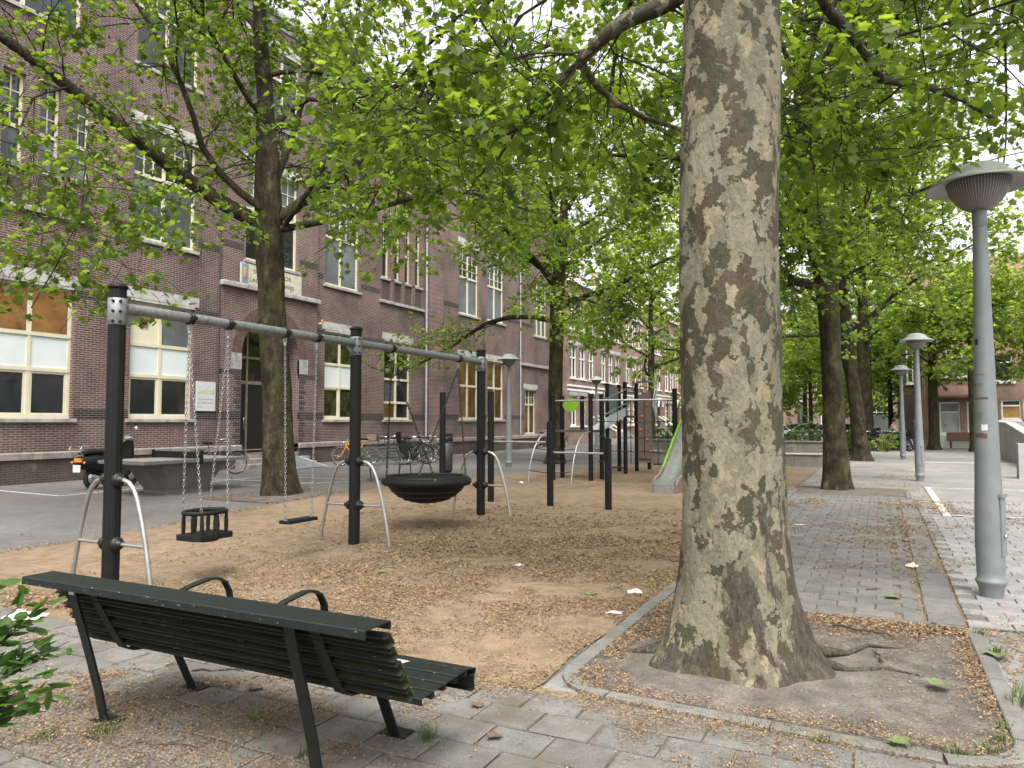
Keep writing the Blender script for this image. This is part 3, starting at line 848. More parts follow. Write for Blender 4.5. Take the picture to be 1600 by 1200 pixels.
def window(parent, X, y0, y1, z0, z1, cols, rows, cells, mun=None, fmat='cream', sill=True, lintel=None, fr=.085, depth=.13, sillmat='stone'):
    """frame (with glazing bars) > panes/panels, sill; cells[row][col] = material key, rows from below; mun {(r,c):(nx,nz)}"""
    xf = X - depth
    b = MB()
    b.bb(xf - .08, xf, y0, y0 + fr, z0, z1); b.bb(xf - .08, xf, y1 - fr, y1, z0, z1)
    b.bb(xf - .081, xf + .001, y0, y1, z1 - fr, z1 + .002); b.bb(xf - .081, xf + .012, y0, y1, z0 - .002, z0 + fr * 1.2)
    ye = [y0 + fr] + [y0 + (y1 - y0) * c for c in cols] + [y1 - fr]
    ze = [z0 + fr] + list(rows) + [z1 - fr]
    for q in ye[1:-1]: b.bb(xf - .082, xf + .006, q - .05, q + .05, z0 + .01, z1 - .01)
    for q in ze[1:-1]: b.bb(xf - .083, xf + .014, y0 + .01, y1 - .01, q - .05, q + .05)
    w_ = MB(); fo = None
    todo = []
    for r in range(len(ze) - 1):
        for c in range(len(ye) - 1):
            a0 = ye[c] + (.05 if c else 0); a1 = ye[c + 1] - (.05 if c < len(ye) - 2 else 0)
            b0 = ze[r] + (.05 if r else 0); b1 = ze[r + 1] - (.05 if r < len(ze) - 2 else 0)
            kd = cells[r][c]
            if (r, c) in (mun or {}):
                nx, nz = mun[(r, c)]
                for k in range(1, nx): q = a0 + (a1 - a0) * k / nx; b.bb(xf - .05, xf - .012, q - .014, q + .014, b0, b1)
                for k in range(1, nz): q = b0 + (b1 - b0) * k / nz; b.bb(xf - .051, xf - .011, a0, a1, q - .014, q + .014)
            if kd.startswith('sash:'):      # inner opening light with its own frame
                kd = kd[5:]; t = .06
                b.bb(xf - .07, xf - .01, a0, a0 + t, b0, b1); b.bb(xf - .07, xf - .01, a1 - t, a1, b0, b1)
                b.bb(xf - .071, xf - .009, a0, a1, b0, b0 + t); b.bb(xf - .071, xf - .009, a0, a1, b1 - t, b1)
            todo.append((kd, a0, a1, b0, b1))
    f = b.build('window', M[fmat], parent)
    for (kd, a0, a1, b0, b1) in todo:
        p = MB()
        if kd in ('orange', 'amber'):
            p.add([(xf - .045, a0 - .01, b0 - .01), (xf - .045, a1 + .01, b0 - .01), (xf - .045, a1 + .01, b1 + .01), (xf - .045, a0 - .01, b1 + .01)], [(0, 1, 2, 3)]); p.build('pane', M['clear'], f)
            xr_ = xf - .42 - len(f.children) * .011; q = MB(); q.add([(xr_, a0 - .05, b0 - .2), (xr_, a1 + 1.1, b0 - .2), (xr_, a1 + 1.1, b1 + .25), (xr_, a0 - .05, b1 + .25)], [(0, 1, 2, 3)])
            q.build('lit_room_wall', M[kd], f)
        elif kd in ('panelwhite', 'panelcream'):
            p.bb(xf - .06, xf - .02, a0 - .01, a1 + .01, b0 - .01, b1 + .01); p.build('panel', M[kd], f)
        else:
            p.bb(xf - .05, xf - .038, a0 - .01, a1 + .01, b0 - .01, b1 + .01); p.build('pane', M[kd], f)
    if sill:
        s = MB(); s.bb(X - .26, X + .07, y0 - .1, y1 + .1, z0 - .10, z0 - .004, ch=.01); s.build('sill', M[sillmat], f)
    if lintel:
        s = MB(); s.bb(X - .2, X + .012, y0 - .16, y1 + .16, z1 + .06, z1 + .06 + lintel); s.bb(X - .24, X + .004, y0 - .002, y1 + .002, z1 - .02, z1 + .06)
        s.build('lintel', M['lintel'], f)
    return f

school = empty('school_building', (-19.63, 20, 0))
tag(school, 'three-storey dark brick school with cream windows and arched doorway', 'building')
off = (19.63, -20, 0)
class _Par:          # children keep world coordinates
    pass
def to_local(o, par):
    o.parent = par; o.matrix_parent_inverse = par.matrix_world.inverted() if False else Matrix.Translation(-Vector(par.location))
XF = -19.63
grp0 = len(COL.objects)
TOP = 16.4
GF = [(10.95 - 2.7, 12.52), (14.2, 16.44), (22.65, 24.77), (26.55, 28.65)]
ops_l = []
for a, c in GF: ops_l.append((a, c, 1.68, 5.2))
N0 = [(9.55, 10.1), (10.47, 11.05), (11.41, 11.98), (12.26, 12.83)]
for a, c in N0: ops_l.append((a, c, 8.2, 10.6))
for a, c in ((14.2, 16.44), (22.6, 24.77)): ops_l.append((a, c, 7.06, 10.5))
N5 = [(26.32 + k * .84, 26.32 + k * .84 + .58) for k in range(4)]
for a, c in N5: ops_l.append((a, c, 8.0, 10.75))
S2 = [(14.2, 16.44), (22.7, 24.77), (9.5, 12.5), (26.5, 29.3)]
for a, c in S2: ops_l.append((a, c, 12.35, 15.2))
b = MB()
wall_x(b, XF, 2.0, 17.42, .62, TOP, [o for o in ops_l if o[1] < 17.4])
b.build('wall', M['brick'], school)
b = MB(); wall_x(b, XF, 22.05, 29.88, .62, TOP, [o for o in ops_l if o[0] > 22])
b.build('wall', M['brick'], school)
# entrance bay, standing a little proud, with the arched doorway
XE = XF + .12
b = MB(); D0, D1, DZ, SP = 18.3, 21.1, .48, 3.88
wall_x(b, XE, 17.42, 22.05, .62, TOP, [(D0, D1, .62, 5.32), (18.4, 20.95, 7.2, 10.6), (18.4, 20.95, 12.35, 15.2)], .3)
b.add([(XE, 17.42, .62), (XE, 17.42, TOP), (XF - .02, 17.42, TOP), (XF - .02, 17.42, .62)], [(0, 1, 2, 3)])
b.add([(XE, 22.05, .62), (XF - .02, 22.05, .62), (XF - .02, 22.05, TOP), (XE, 22.05, TOP)], [(0, 1, 2, 3)])
cy, rad = (D0 + D1) / 2, (D1 - D0) / 2
for sgn in (-1, 1):      # spandrels
    pts = [(XE, cy + sgn * rad, 5.32)] + [(XE, cy + sgn * rad * math.cos(R(t)), SP + rad * math.sin(R(t))) for t in range(0, 91, 9)] + [(XE, cy, 5.32)]
    n = len(pts); fan = [(0, i, i + 1) if sgn > 0 else (0, i + 1, i) for i in range(1, n - 1)]
    b.add(pts, fan)
for k in range(20):      # soffit of the arch
    t0, t1 = R(k * 9), R(k * 9 + 9)
    p = lambda t, x: (x, cy + rad * math.cos(t), SP + rad * math.sin(t))
    b.add([p(t0, XE), p(t1, XE), p(t1, XE - .75), p(t0, XE - .75)], [(0, 1, 2, 3)])
for yy, s_ in ((D0, 1), (D1, -1)):
    b.add([(XE - .3, yy, .62), (XE - .3, yy, SP), (XE - .75, yy, SP), (XE - .75, yy, .62)], [(0, 1, 2, 3)])
b.build('entrance_bay', M['brick'], school)
ring = MB()
for k in range(34):      # voussoirs: wedge bricks around the arch
    t0, t1 = R(k * 180 / 34 + .25), R((k + 1) * 180 / 34 - .25)
    xo = XE + .004 + random.uniform(0, .006)
    pr = [(cy + q * math.cos(t), SP + q * math.sin(t)) for q, t in ((rad - .002, t0), (rad + .42, t0), (rad + .42, t1), (rad - .002, t1))]
    V = [(XE - .1, *p) for p in pr] + [(xo, *p) for p in pr]
    ring.add(V, [(4, 5, 6, 7), (0, 1, 5, 4), (1, 2, 6, 5), (2, 3, 7, 6), (3, 0, 4, 7)])
k_ = plain('arch_brick', (.10, .056, .05), .85, var=.35, scale=9)
ring.build('arch', k_, school)
for yy in (D0 - .46, D1 - .0):   # stone blocks at the springing
    MB().bb(XE - .1, XE + .012, yy, yy + .46, SP - .5, SP + .05).build('springing_stone', M['stone'], school)
# doorway filling
xd = XE - .72
b = MB()
b.bb(xd - .05, xd, D0, D1, 2.93, 3.05)
for yy in (D0 + .001, 19.2, 20.15, D1 - .081): b.bb(xd - .052, xd + .003, yy, yy + .08, DZ, SP + .9 if 18.6 < yy < 21 else SP)
b.bb(xd - .051, xd + .001, D0, D1, SP - .04, SP + .04)
b.bb(xd - .054, xd + .0, 18.73, 18.79, 3.0, SP + .9); b.bb(xd - .054, xd + .0, 20.6, 20.66, 3.0, SP + .9)
dr = b.build('door_frame', plain('door_frame_paint', (.20, .17, .12), .5), school)
MB().bb(xd - .06, xd - .03, D0 + .08, 19.2, DZ, 2.93).build('door_leaf', M['darkpaint'], dr)
MB().bb(xd - .06, xd - .03, 19.28, 20.15, DZ, 2.93).build('door_leaf', M['darkpaint'], dr)
MB().bb(xd - .06, xd - .03, 20.23, D1 - .08, DZ, 2.93).build('door_leaf', M['darkpaint'], dr)
b = MB(); pts = [(xd - .045, D0, 3.05)] + [(xd - .045, cy - rad * math.cos(R(t)), SP + rad * math.sin(R(t))) for t in range(0, 181, 9)] + [(xd - .045, D1, 3.05)]
b.add(pts, [tuple(range(len(pts)))]); b.build('fanlight', M['glass'], dr)
MB().tube([(xd, 19.08, 1.3), (xd + .05, 19.08, 1.3), (xd + .05, 19.08, 1.75), (xd, 19.08, 1.75)], .012, 6).build('door_handle', M['chrome'], dr)
st = MB(); st.bb(XE - .75, XE + .02, D0, D1, 0, DZ); st.bb(XE + .02, XE + .36, D0 - .25, D1 + .25, 0, .32, ch=.01); st.bb(XE + .36, XE + .7, D0 - .25, D1 + .25, 0, .16, ch=.01)
st.build('doorstep', M['plinthstone'], school)
# plinth, string courses and dark brick bands
for ya, yb, X in ((2.0, 17.42, XF), (17.42, D0, XE), (D1, 22.05, XE), (22.05, 29.88, XF)):
    MB().bb(X - .3, X + .07, ya, yb, 0, .62).build('plinth', M['brickold'], school)
    MB().bb(X - .3, X + .12, ya, yb + .001, .62, .80, ch=.03).build('plinth_course', M['plinthstone'], school)
def band(X, ya, yb, z0, z1):
    MB().bb(X - .05, X + .006, ya, yb, z0, z1).build('dark_brick_band', M['brickdark'], school)
for z0, z1 in ((1.68, 1.94), (5.02, 5.2)):
    for ya, yb in ((2, 8.2), (12.56, 14.16), (16.48, 17.42), (22.05, 22.61), (24.81, 26.51), (28.69, 29.88)): band(XF, ya, yb, z0, z1)
for ya, yb in ((13.3, 14.1), (16.54, 17.42), (22.05, 22.5), (24.87, 26.2)): band(XF, ya, yb, 7.22, 7.44)
for ya, yb in ((17.42, 18.3), (21.05, 22.05)): band(XE, ya, yb, 7.5, 7.72); 
for ya, yb in ((17.42, 18.3), (21.1, 22.05)): band(XE, ya, yb, 3.2, 3.36); band(XE, ya, yb, 1.68, 1.94)
for k in range(12):   # toothed dark quoins beside the doorway
    for yy, dd in ((D0 - .22 - (.1 if k % 2 else 0), 0), (D1, .1 if k % 2 else 0)):
        MB().bb(XE - .05, XE + .008, yy if yy < 19 else D1 + .002, (D0 - .002) if yy < 19 else D1 + .24 + dd, .84 + k * .2, .84 + k * .2 + .13).build('dark_quoin', M['brickdark'], school)
MB().bb(XE - .1, XE + .14, 17.36, 22.1, 6.16, 6.32, ch=.03).build('string_course', M['stone'], school)
MB().bb(XF - .1, XF + .1, 26.15, 29.66, 6.86, 6.99, ch=.02).build('string_course', M['stone'], school)
MB().bb(XF - .1, XF + .1, 8.6, 13.0, 7.06, 7.19, ch=.02).build('string_course', M['stone'], school)
# pilasters between and recessed panels under the narrow windows
for N_, zb in ((N5, 6.99), (N0, 7.19)):
    for a, c in N_:
        MB().bb(XF - .02, XF + .004, a, c, zb, 7.85).build('recessed_panel', M['brickold'], school)
    for (a, c), (d, e) in zip(N_, N_[1:]):
        MB().bb(XF - .02, XF + .07, c + .015, d - .015, zb, 10.7).build('pilaster', M['brick'], school)
MB().bb(XF - .3, XF + .16, 2.0, 29.9, TOP - .35, TOP, ch=.03).build('cornice', M['stone'], school)
MB().bb(XF - .5, XF + .3, 2.0, 29.95, TOP + .002, TOP + .2).build('gutter', M['zinc'], school)
rf = MB(); rf.add([(XF, 2, TOP + .2), (XF, 45, TOP + .2), (XF - 6, 45, TOP + 4.0), (XF - 6, 2, TOP + 4.0)], [(0, 1, 2, 3)]); rf.build('roof', M['rooftile'], school)
# body behind, so that nothing shows through
MB().bb(XF - 12, XF - 1.2, 2, 43.5, 0, TOP).build('rear_block', M['brickold'], school)
# ---- windows, left part
window(school, XF, *GF[0], 1.68, 5.2, [.26, .49, .74], [2.97, 3.9], [['sash:glass'] * 4, ['panelwhite'] * 4, ['orange'] * 4], lintel=.3)
window(school, XF, *GF[1], 1.68, 5.2, [.49], [2.97, 3.9], [['sash:glass'] * 2, ['panelwhite'] * 2, ['panelcream', 'glassgrey']], lintel=.3)
window(school, XF, *GF[2], 1.68, 5.2, [.49], [2.97, 3.9], [['sash:glassgreen', 'glassgreen'], ['panelwhite'] * 2, ['glassgreen'] * 2], lintel=.3)
window(school, XF, *GF[3], 1.68, 5.2, [.5], [2.45, 3.5], [['amber', 'glass'], ['glassgrey', 'glass'], ['glassgreen', 'glass']], lintel=.3)
U = dict(sillmat='stone')
for a, c in ((14.2, 16.44), (22.6, 24.77)):
    window(school, XF, a, c, 7.06, 10.5, [.49], [9.05], [['glassgrey'] * 2, ['glass'] * 2], {(1, 0): (3, 3), (1, 1): (3, 3)}, lintel=.3)
window(school, XE, 18.4, 20.95, 7.2, 10.6, [.34, .67], [9.05], [['glass'] * 3, ['glassgrey'] * 3], {(1, 0): (2, 3), (1, 1): (2, 3), (1, 2): (2, 3)}, lintel=.3)
window(school, XE, 18.4, 20.95, 12.35, 15.2, [.34, .67], [14.2], [['glass'] * 3, ['glass'] * 3], {(1, 0): (2, 2), (1, 1): (2, 2), (1, 2): (2, 2)}, lintel=.3)
for a, c in N0: window(school, XF, a, c, 8.2, 10.6, [], [9.2], [['glassgrey'], ['glass']], {(1, 0): (2, 3)}, fr=.07)
for a, c in N5: window(school, XF, a, c, 8.0, 10.75, [], [9.3], [['glass'], ['glass']], {(1, 0): (2, 3)}, fr=.08)
for a, c in S2: window(school, XF, a, c, 12.35, 15.2, [.49], [14.2], [['glass'] * 2, ['glass'] * 2], {(1, 0): (3, 2), (1, 1): (3, 2)}, lintel=.3)
# fan in the cream panel
fan = MB(); fan.lathe([(.0, 0), (.05, .012), (.06, 0)], n=12)
fo = MB()
Mx = Matrix.Translation((XF - .145, 14.72, 4.62)) @ Matrix.Rotation(R(90), 4, 'Y')
fo.prism([(-.17, -.15), (.17, -.15), (.17, .15), (-.17, .15)], 0, .03, Mx)
fobj = fo.build('extractor_fan', plain('fan_grey', (.20, .17, .15), .5), school)
bl = MB(); bl.lathe([(.13, .031), (.13, .036), (0, .036)], n=20, M=Mx); bl.build('fan_opening', M['plastic'], fobj)
bl = MB()
for k in range(7): bl.add([(.03, -.01, .04), (.12, -.03, .045), (.12, .03, .04), (.03, .01, .045)], [(0, 1, 2, 3)], False, Mx @ Matrix.Rotation(R(k * 51.4), 4, 'Z'))
bl.build('fan_blade', M['bin'], fobj)
bl = MB(); bl.lathe([(.045, .036), (.04, .055), (0, .058)], n=12, M=Mx); bl.build('fan_hub', M['taillight'], fobj)
# ---- projecting right part
XR = -18.65; YE = 43.4
RW = [(31.4, 33.42), (34.32, 36.29)]
ops = [(a, c, 1.7, 4.85) for a, c in RW] + [(a, c, 7.0, 10.5) for a, c in RW] + [(40.25, 42.2, 6.8, 10.2), (38.92, 40.54, .84, 3.5)] + [(a, c, 12.2, 15.0) for a, c in RW]
b = MB(); wall_x(b, XR, 29.88, YE, .62, TOP - .4, ops)
b.add([(XR, 29.88, .0), (XR, 29.88, TOP - .4), (XF - .3, 29.88, TOP - .4), (XF - .3, 29.88, .0)], [(0, 1, 2, 3)])
b.add([(XR, YE, .0), (XR - 10, YE, 0), (XR - 10, YE, TOP), (XR, YE, TOP - .4)], [(0, 1, 2, 3)])
b.build('wing_wall', M['brick'], school)
MB().bb(XR - .3, XR + .07, 29.8, YE + .05, 0, .62).build('plinth', M['brickold'], school)
MB().bb(XR - .3, XR + .12, 29.76, YE + .08, .62, .80, ch=.03).build('plinth_course', M['plinthstone'], school)
for ya, yb in ((29.9, 31.36), (33.46, 34.28), (36.33, 38.8)): band(XR, ya, yb, 1.7, 1.94)
for ya, yb in ((29.9, 31.3), (36.4, 40.1)): band(XR, ya, yb, 7.2, 7.42)
MB().bb(XR - .1, XR + .12, 38.3, YE + .04, 4.86, 5.02, ch=.02).build('string_course', M['stone'], school)
MB().bb(XR - .3, XR + .2, 29.8, YE + .1, TOP - .42, TOP + .1, ch=.03).build('cornice', M['stone'], school)
for a, c in RW:
    window(school, XR, a, c, 1.7, 4.85, [.5], [3.4], [['amber', 'amber'], ['amber', 'amber']], lintel=.26)
    window(school, XR, a, c, 7.0, 10.5, [.5], [8.9], [['glassgrey'] * 2, ['glass'] * 2], {(1, 0): (2, 4), (1, 1): (2, 4)}, lintel=.28)
    window(school, XR, a, c, 12.2, 15.0, [.5], [14.0], [['glass'] * 2, ['glass'] * 2], lintel=.28)
window(school, XR, 40.25, 42.2, 6.8, 10.2, [.34, .67], [8.8], [['glassgrey'] * 3, ['glass'] * 3], {(1, 0): (2, 3), (1, 1): (2, 3), (1, 2): (2, 3)})
window(school, XR, 38.92, 40.54, .84, 3.5, [.5], [2.6], [['amber', 'amber'], ['glass', 'glass']], {(1, 0): (2, 2), (1, 1): (2, 2)}, lintel=.25)
# re-centre children under the Empty
inv = Matrix.Translation(-Vector(school.location))
for o in list(COL.objects):
    if o.parent is school: o.matrix_parent_inverse = inv

# downpipes
def pipe(x, y, z0, z1, r, label, mat='zinc'):
    b = MB(); b.tube([(0, 0, z0), (0, 0, z1)], r, 10)
    o = b.build('downpipe', M[mat], None, (x, y, 0))
    for z in np.arange(z0 + 1.2, z1, 2.4):
        MB().lathe([(r + .001, 0), (r + .012, .005), (r + .012, .035), (r + .001, .04)], (0, 0, float(z)), 10).build('pipe_bracket', M[mat], o)
    return tag(o, label, 'downpipe')
pipe(XF + .16, 29.70, .0, TOP - .4, .055, 'grey zinc downpipe in the corner where the brick wall steps forward')
pipe(XR + .1, 38.16, .85, TOP - .5, .04, 'thin pale downpipe beside the small ground-floor window')
pipe(XE - .05, 17.36, .82, TOP - .4, .022, 'thin pipe running up the seam left of the arched doorway', 'bin')

# tiled name plaque above the door and the white notice board: the lettering stands a hair proud
def text_mesh(body, size, name='lettering'):
    cu = bpy.data.curves.new(name, 'FONT'); cu.body = body; cu.size = size; cu.align_x = 'LEFT'; cu.align_y = 'BOTTOM_BASELINE'; cu.extrude = .002
    o = bpy.data.objects.new(name, cu); COL.objects.link(o)
    dg = bpy.context.evaluated_depsgraph_get(); me = bpy.data.meshes.new_from_object(o.evaluated_get(dg))
    bpy.data.objects.remove(o); bpy.data.curves.remove(cu); return me
def put_text(body, size, x, y, z, mat, parent, width=None):
    """reads along +y on a wall facing +x; parent sits at the origin of its own board"""
    me = text_mesh(body, size); me.materials.clear(); me.materials.append(M[mat])
    o = link('lettering', me, parent); wd = max(v.co.x for v in me.vertices) - min(v.co.x for v in me.vertices)
    s = (width / wd) if width else 1.0
    o.rotation_euler = (R(90), 0, R(90)); o.location = (x, y, z); o.scale = (s, 1, 1); return o
pl = MB(); pl.bb(0, .05, 0, 2.95, 0, .72); plq = pl.build('name_plaque', M['tilecream'], None, (XE - .005, 18.16, 6.35))
tag(plq, 'cream tiled school name plaque above the arched doorway', 'plaque')
for yy in (.05,):
    MB().bb(.05, .058, yy, yy + .28, .04, .68).build('tile_border', M['tileblue'], plq)
    t = MB(); t.lathe([(.0, .0), (.10, .0), (.09, .006), (0, .008)], n=14, M=Matrix.Translation((.058, yy + .14, .36)) @ Matrix.Rotation(R(90), 4, 'Y') @ Matrix.Diagonal((2.2, 1, 1, 1)))
    t.build('tile_figure', M['tileochre'], plq)
put_text('SCHOOL VOOR', .22, .053, .55, .41, 'inkblack', plq, 1.85)
put_text('LAGER ONDERWIJS', .22, .053, .38, .10, 'inkblack', plq, 2.15)
nb = MB(); nb.bb(0, .03, 0, .76, 0, .95); nb = nb.build('notice_board', M['paper'], None, (XF + .006, 16.54, 1.94))
tag(nb, 'white school notice board on brick beside the arched doorway', 'sign')
put_text('montessori', .10, .031, .18, .64, 'inkgreen', nb, .46)
put_text('kinderopvang', .10, .031, .07, .56, 'inkgreen', nb, .56)
MB().tube([(.031, .38, .70), (.031, .44, .76), (.031, .52, .83)], .006, 5).build('logo_stroke', M['inkgrey'], nb)
MB().tube([(.031, .66, .68), (.031, .68, .62), (.031, .66, .55)], .007, 5).build('logo_stroke', M['inkblack'], nb)
put_text('Kinderdagverblijf', .09, .031, .05, .36, 'inkgrey', nb, .62)
put_text('De Meidoorntje', .09, .031, .05, .24, 'inkgrey', nb, .62)
put_text('terij', .09, .031, .05, .12, 'inkgrey', nb, .18)
al = MB(); al.lathe([(.0, 0), (.05, 0), (.05, .06), (.04, .1), (0, .11)], n=12); al = al.build('alarm_light', M['taillight'], None, (XE + .12, 22.2, 5.45))
tag(al, 'small orange alarm light on the brick beside the entrance bay', 'alarm light')
MB().bb(-.16, .03, -.04, .04, -.05, 0).build('bracket', M['paper'], al)

# loose ramp plate at the doorstep
rp = MB(); rp.add([(0, 0, .02), (1.3, 0, .02), (0, 0, .36), (0, 1.5, .36), (0, 1.5, .02), (1.3, 1.5, .02)], [(1, 5, 3, 2), (0, 1, 2), (4, 3, 5), (0, 2, 3, 4)])
rp = rp.build('access_ramp', plain('ramp_plate', (.17, .19, .21), .5, .3), None, (XE + .72, 18.9, 0))
tag(rp, 'grey metal access ramp with white edges at the arched door', 'ramp')
for yy in (0, 1.44): MB().add([(0, yy, .364), (1.3, yy, .024), (1.3, yy + .06, .024), (0, yy + .06, .364)], [(0, 1, 2, 3)]).build('edge_strip', M['marking'], rp)

# ================================================================ houses further on
def house_x(name, X, y0, y1, H, mat, wins, label, gable=False, trim='white', door=None):
    """house with its front facing +x"""
    e = empty(name, (X, (y0 + y1) / 2, 0)); tag(e, label, 'house', 'houses along the street')
    L = MB(); ops = [(w_[0], w_[1], w_[2], w_[3]) for w_ in wins] + ([door] if door else [])
    c0 = len(COL.objects)
    wall_x(L, X, y0, y1, 0, H, ops, .2); L.bb(X - 8, X - .5, y0, y1, 0, H - .02)
    L.add([(X, y0, 0), (X, y0, H), (X - 1, y0, H), (X - 1, y0, 0)], [(0, 1, 2, 3)])
    kids = [L.build('wall', M[mat], e)]
    for w_ in wins: kids.append(window(e, X, *w_[:4], [.5] if w_[1] - w_[0] > .9 else [], [w_[2] + (w_[3] - w_[2]) * .62], [['glass'] * 2, ['glass'] * 2], {(1, 0): (2, 2)}, fmat=trim, fr=.1, lintel=.22, sillmat='white'))
    if door:
        kids.append(MB().bb(X - .2, X - .15, *door).build('door', M['darkpaint'], e))
    kids.append(MB().bb(X - .2, X + .25, y0, y1, H - .4, H, ch=.04).build('cornice', M['white'], e))
    r = MB(); r.add([(X + .2, y0, H + .002), (X + .2, y1, H + .002), (X - 4, y1, H + 3), (X - 4, y0, H + 3)], [(0, 1, 2, 3)]); kids.append(r.build('roof', M['rooftile'], e))
    for z in (3.7, 4.0): kids.append(MB().bb(X - .1, X + .02 + z * .005, y0 + .05, y1 - .05, z, z + .13).build('stone_band', M['white'], e))
    for q in kids: q.matrix_parent_inverse = Matrix.Translation(-Vector(e.location))
    return e
yy = 46.0
specs = [(6.2, 'brickpale', 11.6, 'narrow brown brick house with white bands next to the school'), (6.0, 'brickpale', 12.4, 'brown brick house with white balcony band, second after the school'),
         (6.4, 'brickred', 11.8, 'reddish brick house, third after the school'), (6.0, 'brickpale', 12.6, 'brown brick house, fourth after the school'), (7.0, 'brickred', 12.0, 'reddish brick house at the far end of the school street')]
for i, (wd, mt, hh, lb) in enumerate(specs):
    a, c = yy, yy + wd; wins = []
    for (z0, z1) in ((1.3, 3.4), (4.6, 6.9), (8.0, 10.2)):
        n = 3
        for k in range(n):
            if z0 < 2 and k == 2: continue
            q = a + .5 + k * (wd - 1.0) / n
            wins.append((q + .15, q + .15 + (wd - 1) / n - .45, z0, z1))
    h_ = house_x('terraced_house', -18.9, a, c, hh, mt, wins, lb, door=(c - 1.9, c - .8, .5, 3.2))
    for k in range(2):   # arched stone porch and outside stair
        b = MB(); cyy = c - 1.35; 
        for s_ in range(12):
            t0, t1 = R(s_ * 15), R(s_ * 15 + 15)
            V = [(q, cyy + r_ * math.cos(t), 3.0 + r_ * math.sin(t)) for q in (-18.88, -18.75) for r_, t in ((.62, t0), (.85, t0), (.85, t1), (.62, t1))]
            b.add(V, [(4, 5, 6, 7), (0, 1, 5, 4), (1, 2, 6, 5), (2, 3, 7, 6), (3, 0, 4, 7)])
        break
    o = b.build('porch_arch', M['white'], h_); o.matrix_parent_inverse = Matrix.Translation(-Vector(h_.location))
    if i in (0, 1, 3):
        b = MB()
        for k in range(6): b.bb(-18.9 + .0, -18.9 + 1.9 - k * .3, c - 2.0, c - .7, k * .17, k * .17 + .168)
        o = b.build('stair', M['stone'], h_); o.matrix_parent_inverse = Matrix.Translation(-Vector(h_.location))
        for y_ in (c - 2.05, c - .65):
            o = MB().tube([(-16.8, y_, .9), (-18.85, y_, 2.1)], .045, 6).build('handrail', M['panelcream'], h_); o.matrix_parent_inverse = Matrix.Translation(-Vector(h_.location))
    yy = c + .02

def house_y(name, Y, x0, x1, H, mat, wins, label, trim='white', roof=True, z_off=0):
    """house with its front facing -y (towards the square)"""
    e = empty(name, ((x0 + x1) / 2, Y, 0)); tag(e, label, 'house', 'houses behind the square')
    b = MB(); ops = [w_[:4] for w_ in wins]
    xs = sorted({x0, x1, *[o[0] for o in ops], *[o[1] for o in ops]}); zs = sorted({0, H, *[o[2] for o in ops], *[o[3] for o in ops]})
    for i in range(len(xs) - 1):
        for j in range(len(zs) - 1):
            cx, cz = (xs[i] + xs[i + 1]) / 2, (zs[j] + zs[j + 1]) / 2
            if any(o[0] < cx < o[1] and o[2] < cz < o[3] for o in ops): continue
            b.add([(xs[i], Y, zs[j]), (xs[i + 1], Y, zs[j]), (xs[i + 1], Y, zs[j + 1]), (xs[i], Y, zs[j + 1])], [(0, 1, 2, 3)])
    b.bb(x0, x1, Y + .35, Y + 9, 0, H - .02)
    for (a, c, d, f_) in ops:
        for q in ((a, c, d, d), (a, c, f_, f_)): b.add([(q[0], Y, q[2]), (q[1], Y, q[2]), (q[1], Y + .2, q[2]), (q[0], Y + .2, q[2])], [(0, 1, 2, 3)])
        for q in (a, c): b.add([(q, Y, d), (q, Y, f_), (q, Y + .2, f_), (q, Y + .2, d)], [(0, 1, 2, 3)])
    kids = [b.build('wall', M[mat], e)]
    for w_ in wins:
        a, c, d, f_ = w_[:4]; kd = w_[4] if len(w_) > 4 else 'glass'
        q = MB(); t = .09
        q.bb(a, a + t, Y + .08, Y + .16, d, f_); q.bb(c - t, c, Y + .08, Y + .16, d, f_); q.bb(a, c, Y + .079, Y + .161, f_ - t, f_); q.bb(a, c, Y + .079, Y + .161, d, d + t)
        q.bb(a, c, Y + .078, Y + .162, d + (f_ - d) * .66, d + (f_ - d) * .66 + .08)
        if c - a > 1.6: q.bb((a + c) / 2 - .04, (a + c) / 2 + .04, Y + .077, Y + .163, d, f_)
        wf = q.build('window', M[trim], e); kids.append(wf)
        MB().bb(a + t, c - t, Y + .12, Y + .13, d + t, d + (f_ - d) * .66).build('pane', M[kd], wf); MB().bb(a + t, c - t, Y + .12, Y + .13, d + (f_ - d) * .66 + .08, f_ - t).build('pane', M['glass' if kd != 'glasspale' else 'glassgrey'], wf)
        MB().bb(a - .1, c + .1, Y - .08, Y + .1, d - .12, d - .003).build('sill', M[trim], wf)
    kids.append(MB().bb(x0, x1, Y - .22, Y + .2, H - .35, H).build('cornice', M[trim], e))
    if roof:
        r = MB(); r.add([(x0, Y - .25, H + .002), (x1, Y - .25, H + .002), (x1, Y + 4, H + 3), (x0, Y + 4, H + 3)], [(0, 1, 2, 3)]); kids.append(r.build('roof', M['rooftile'], e))
    for q in kids: q.matrix_parent_inverse = Matrix.Translation(-Vector(e.location))
    return e
YH = 52.0
house_y('corner_house', YH + .3, 1.2, 2.25, 9.3, 'brickold', [(1.5, 1.9, 4.0, 6.6)], 'dark brick corner house with a tall narrow window')
hb = house_y('corner_house', YH, 2.3, 5.8, 9.0, 'brickred', [(3.2, 4.3, .86, 2.78, 'glasspale'), (4.65, 5.6, .86, 2.78, 'glasspale'), (3.6, 5.4, 4.3, 6.1, 'glassgrey')], 'red brick house with white windows and a tiled awning over the ground floor')
aw = MB(); aw.add([(2.7, YH - .02, 3.75), (5.78, YH - .02, 3.75), (5.78, YH - .65, 3.15), (2.7, YH - .65, 3.15)], [(0, 3, 2, 1)]); aw.bb(2.7, 5.78, YH - .66, YH - .02, 3.02, 3.14)
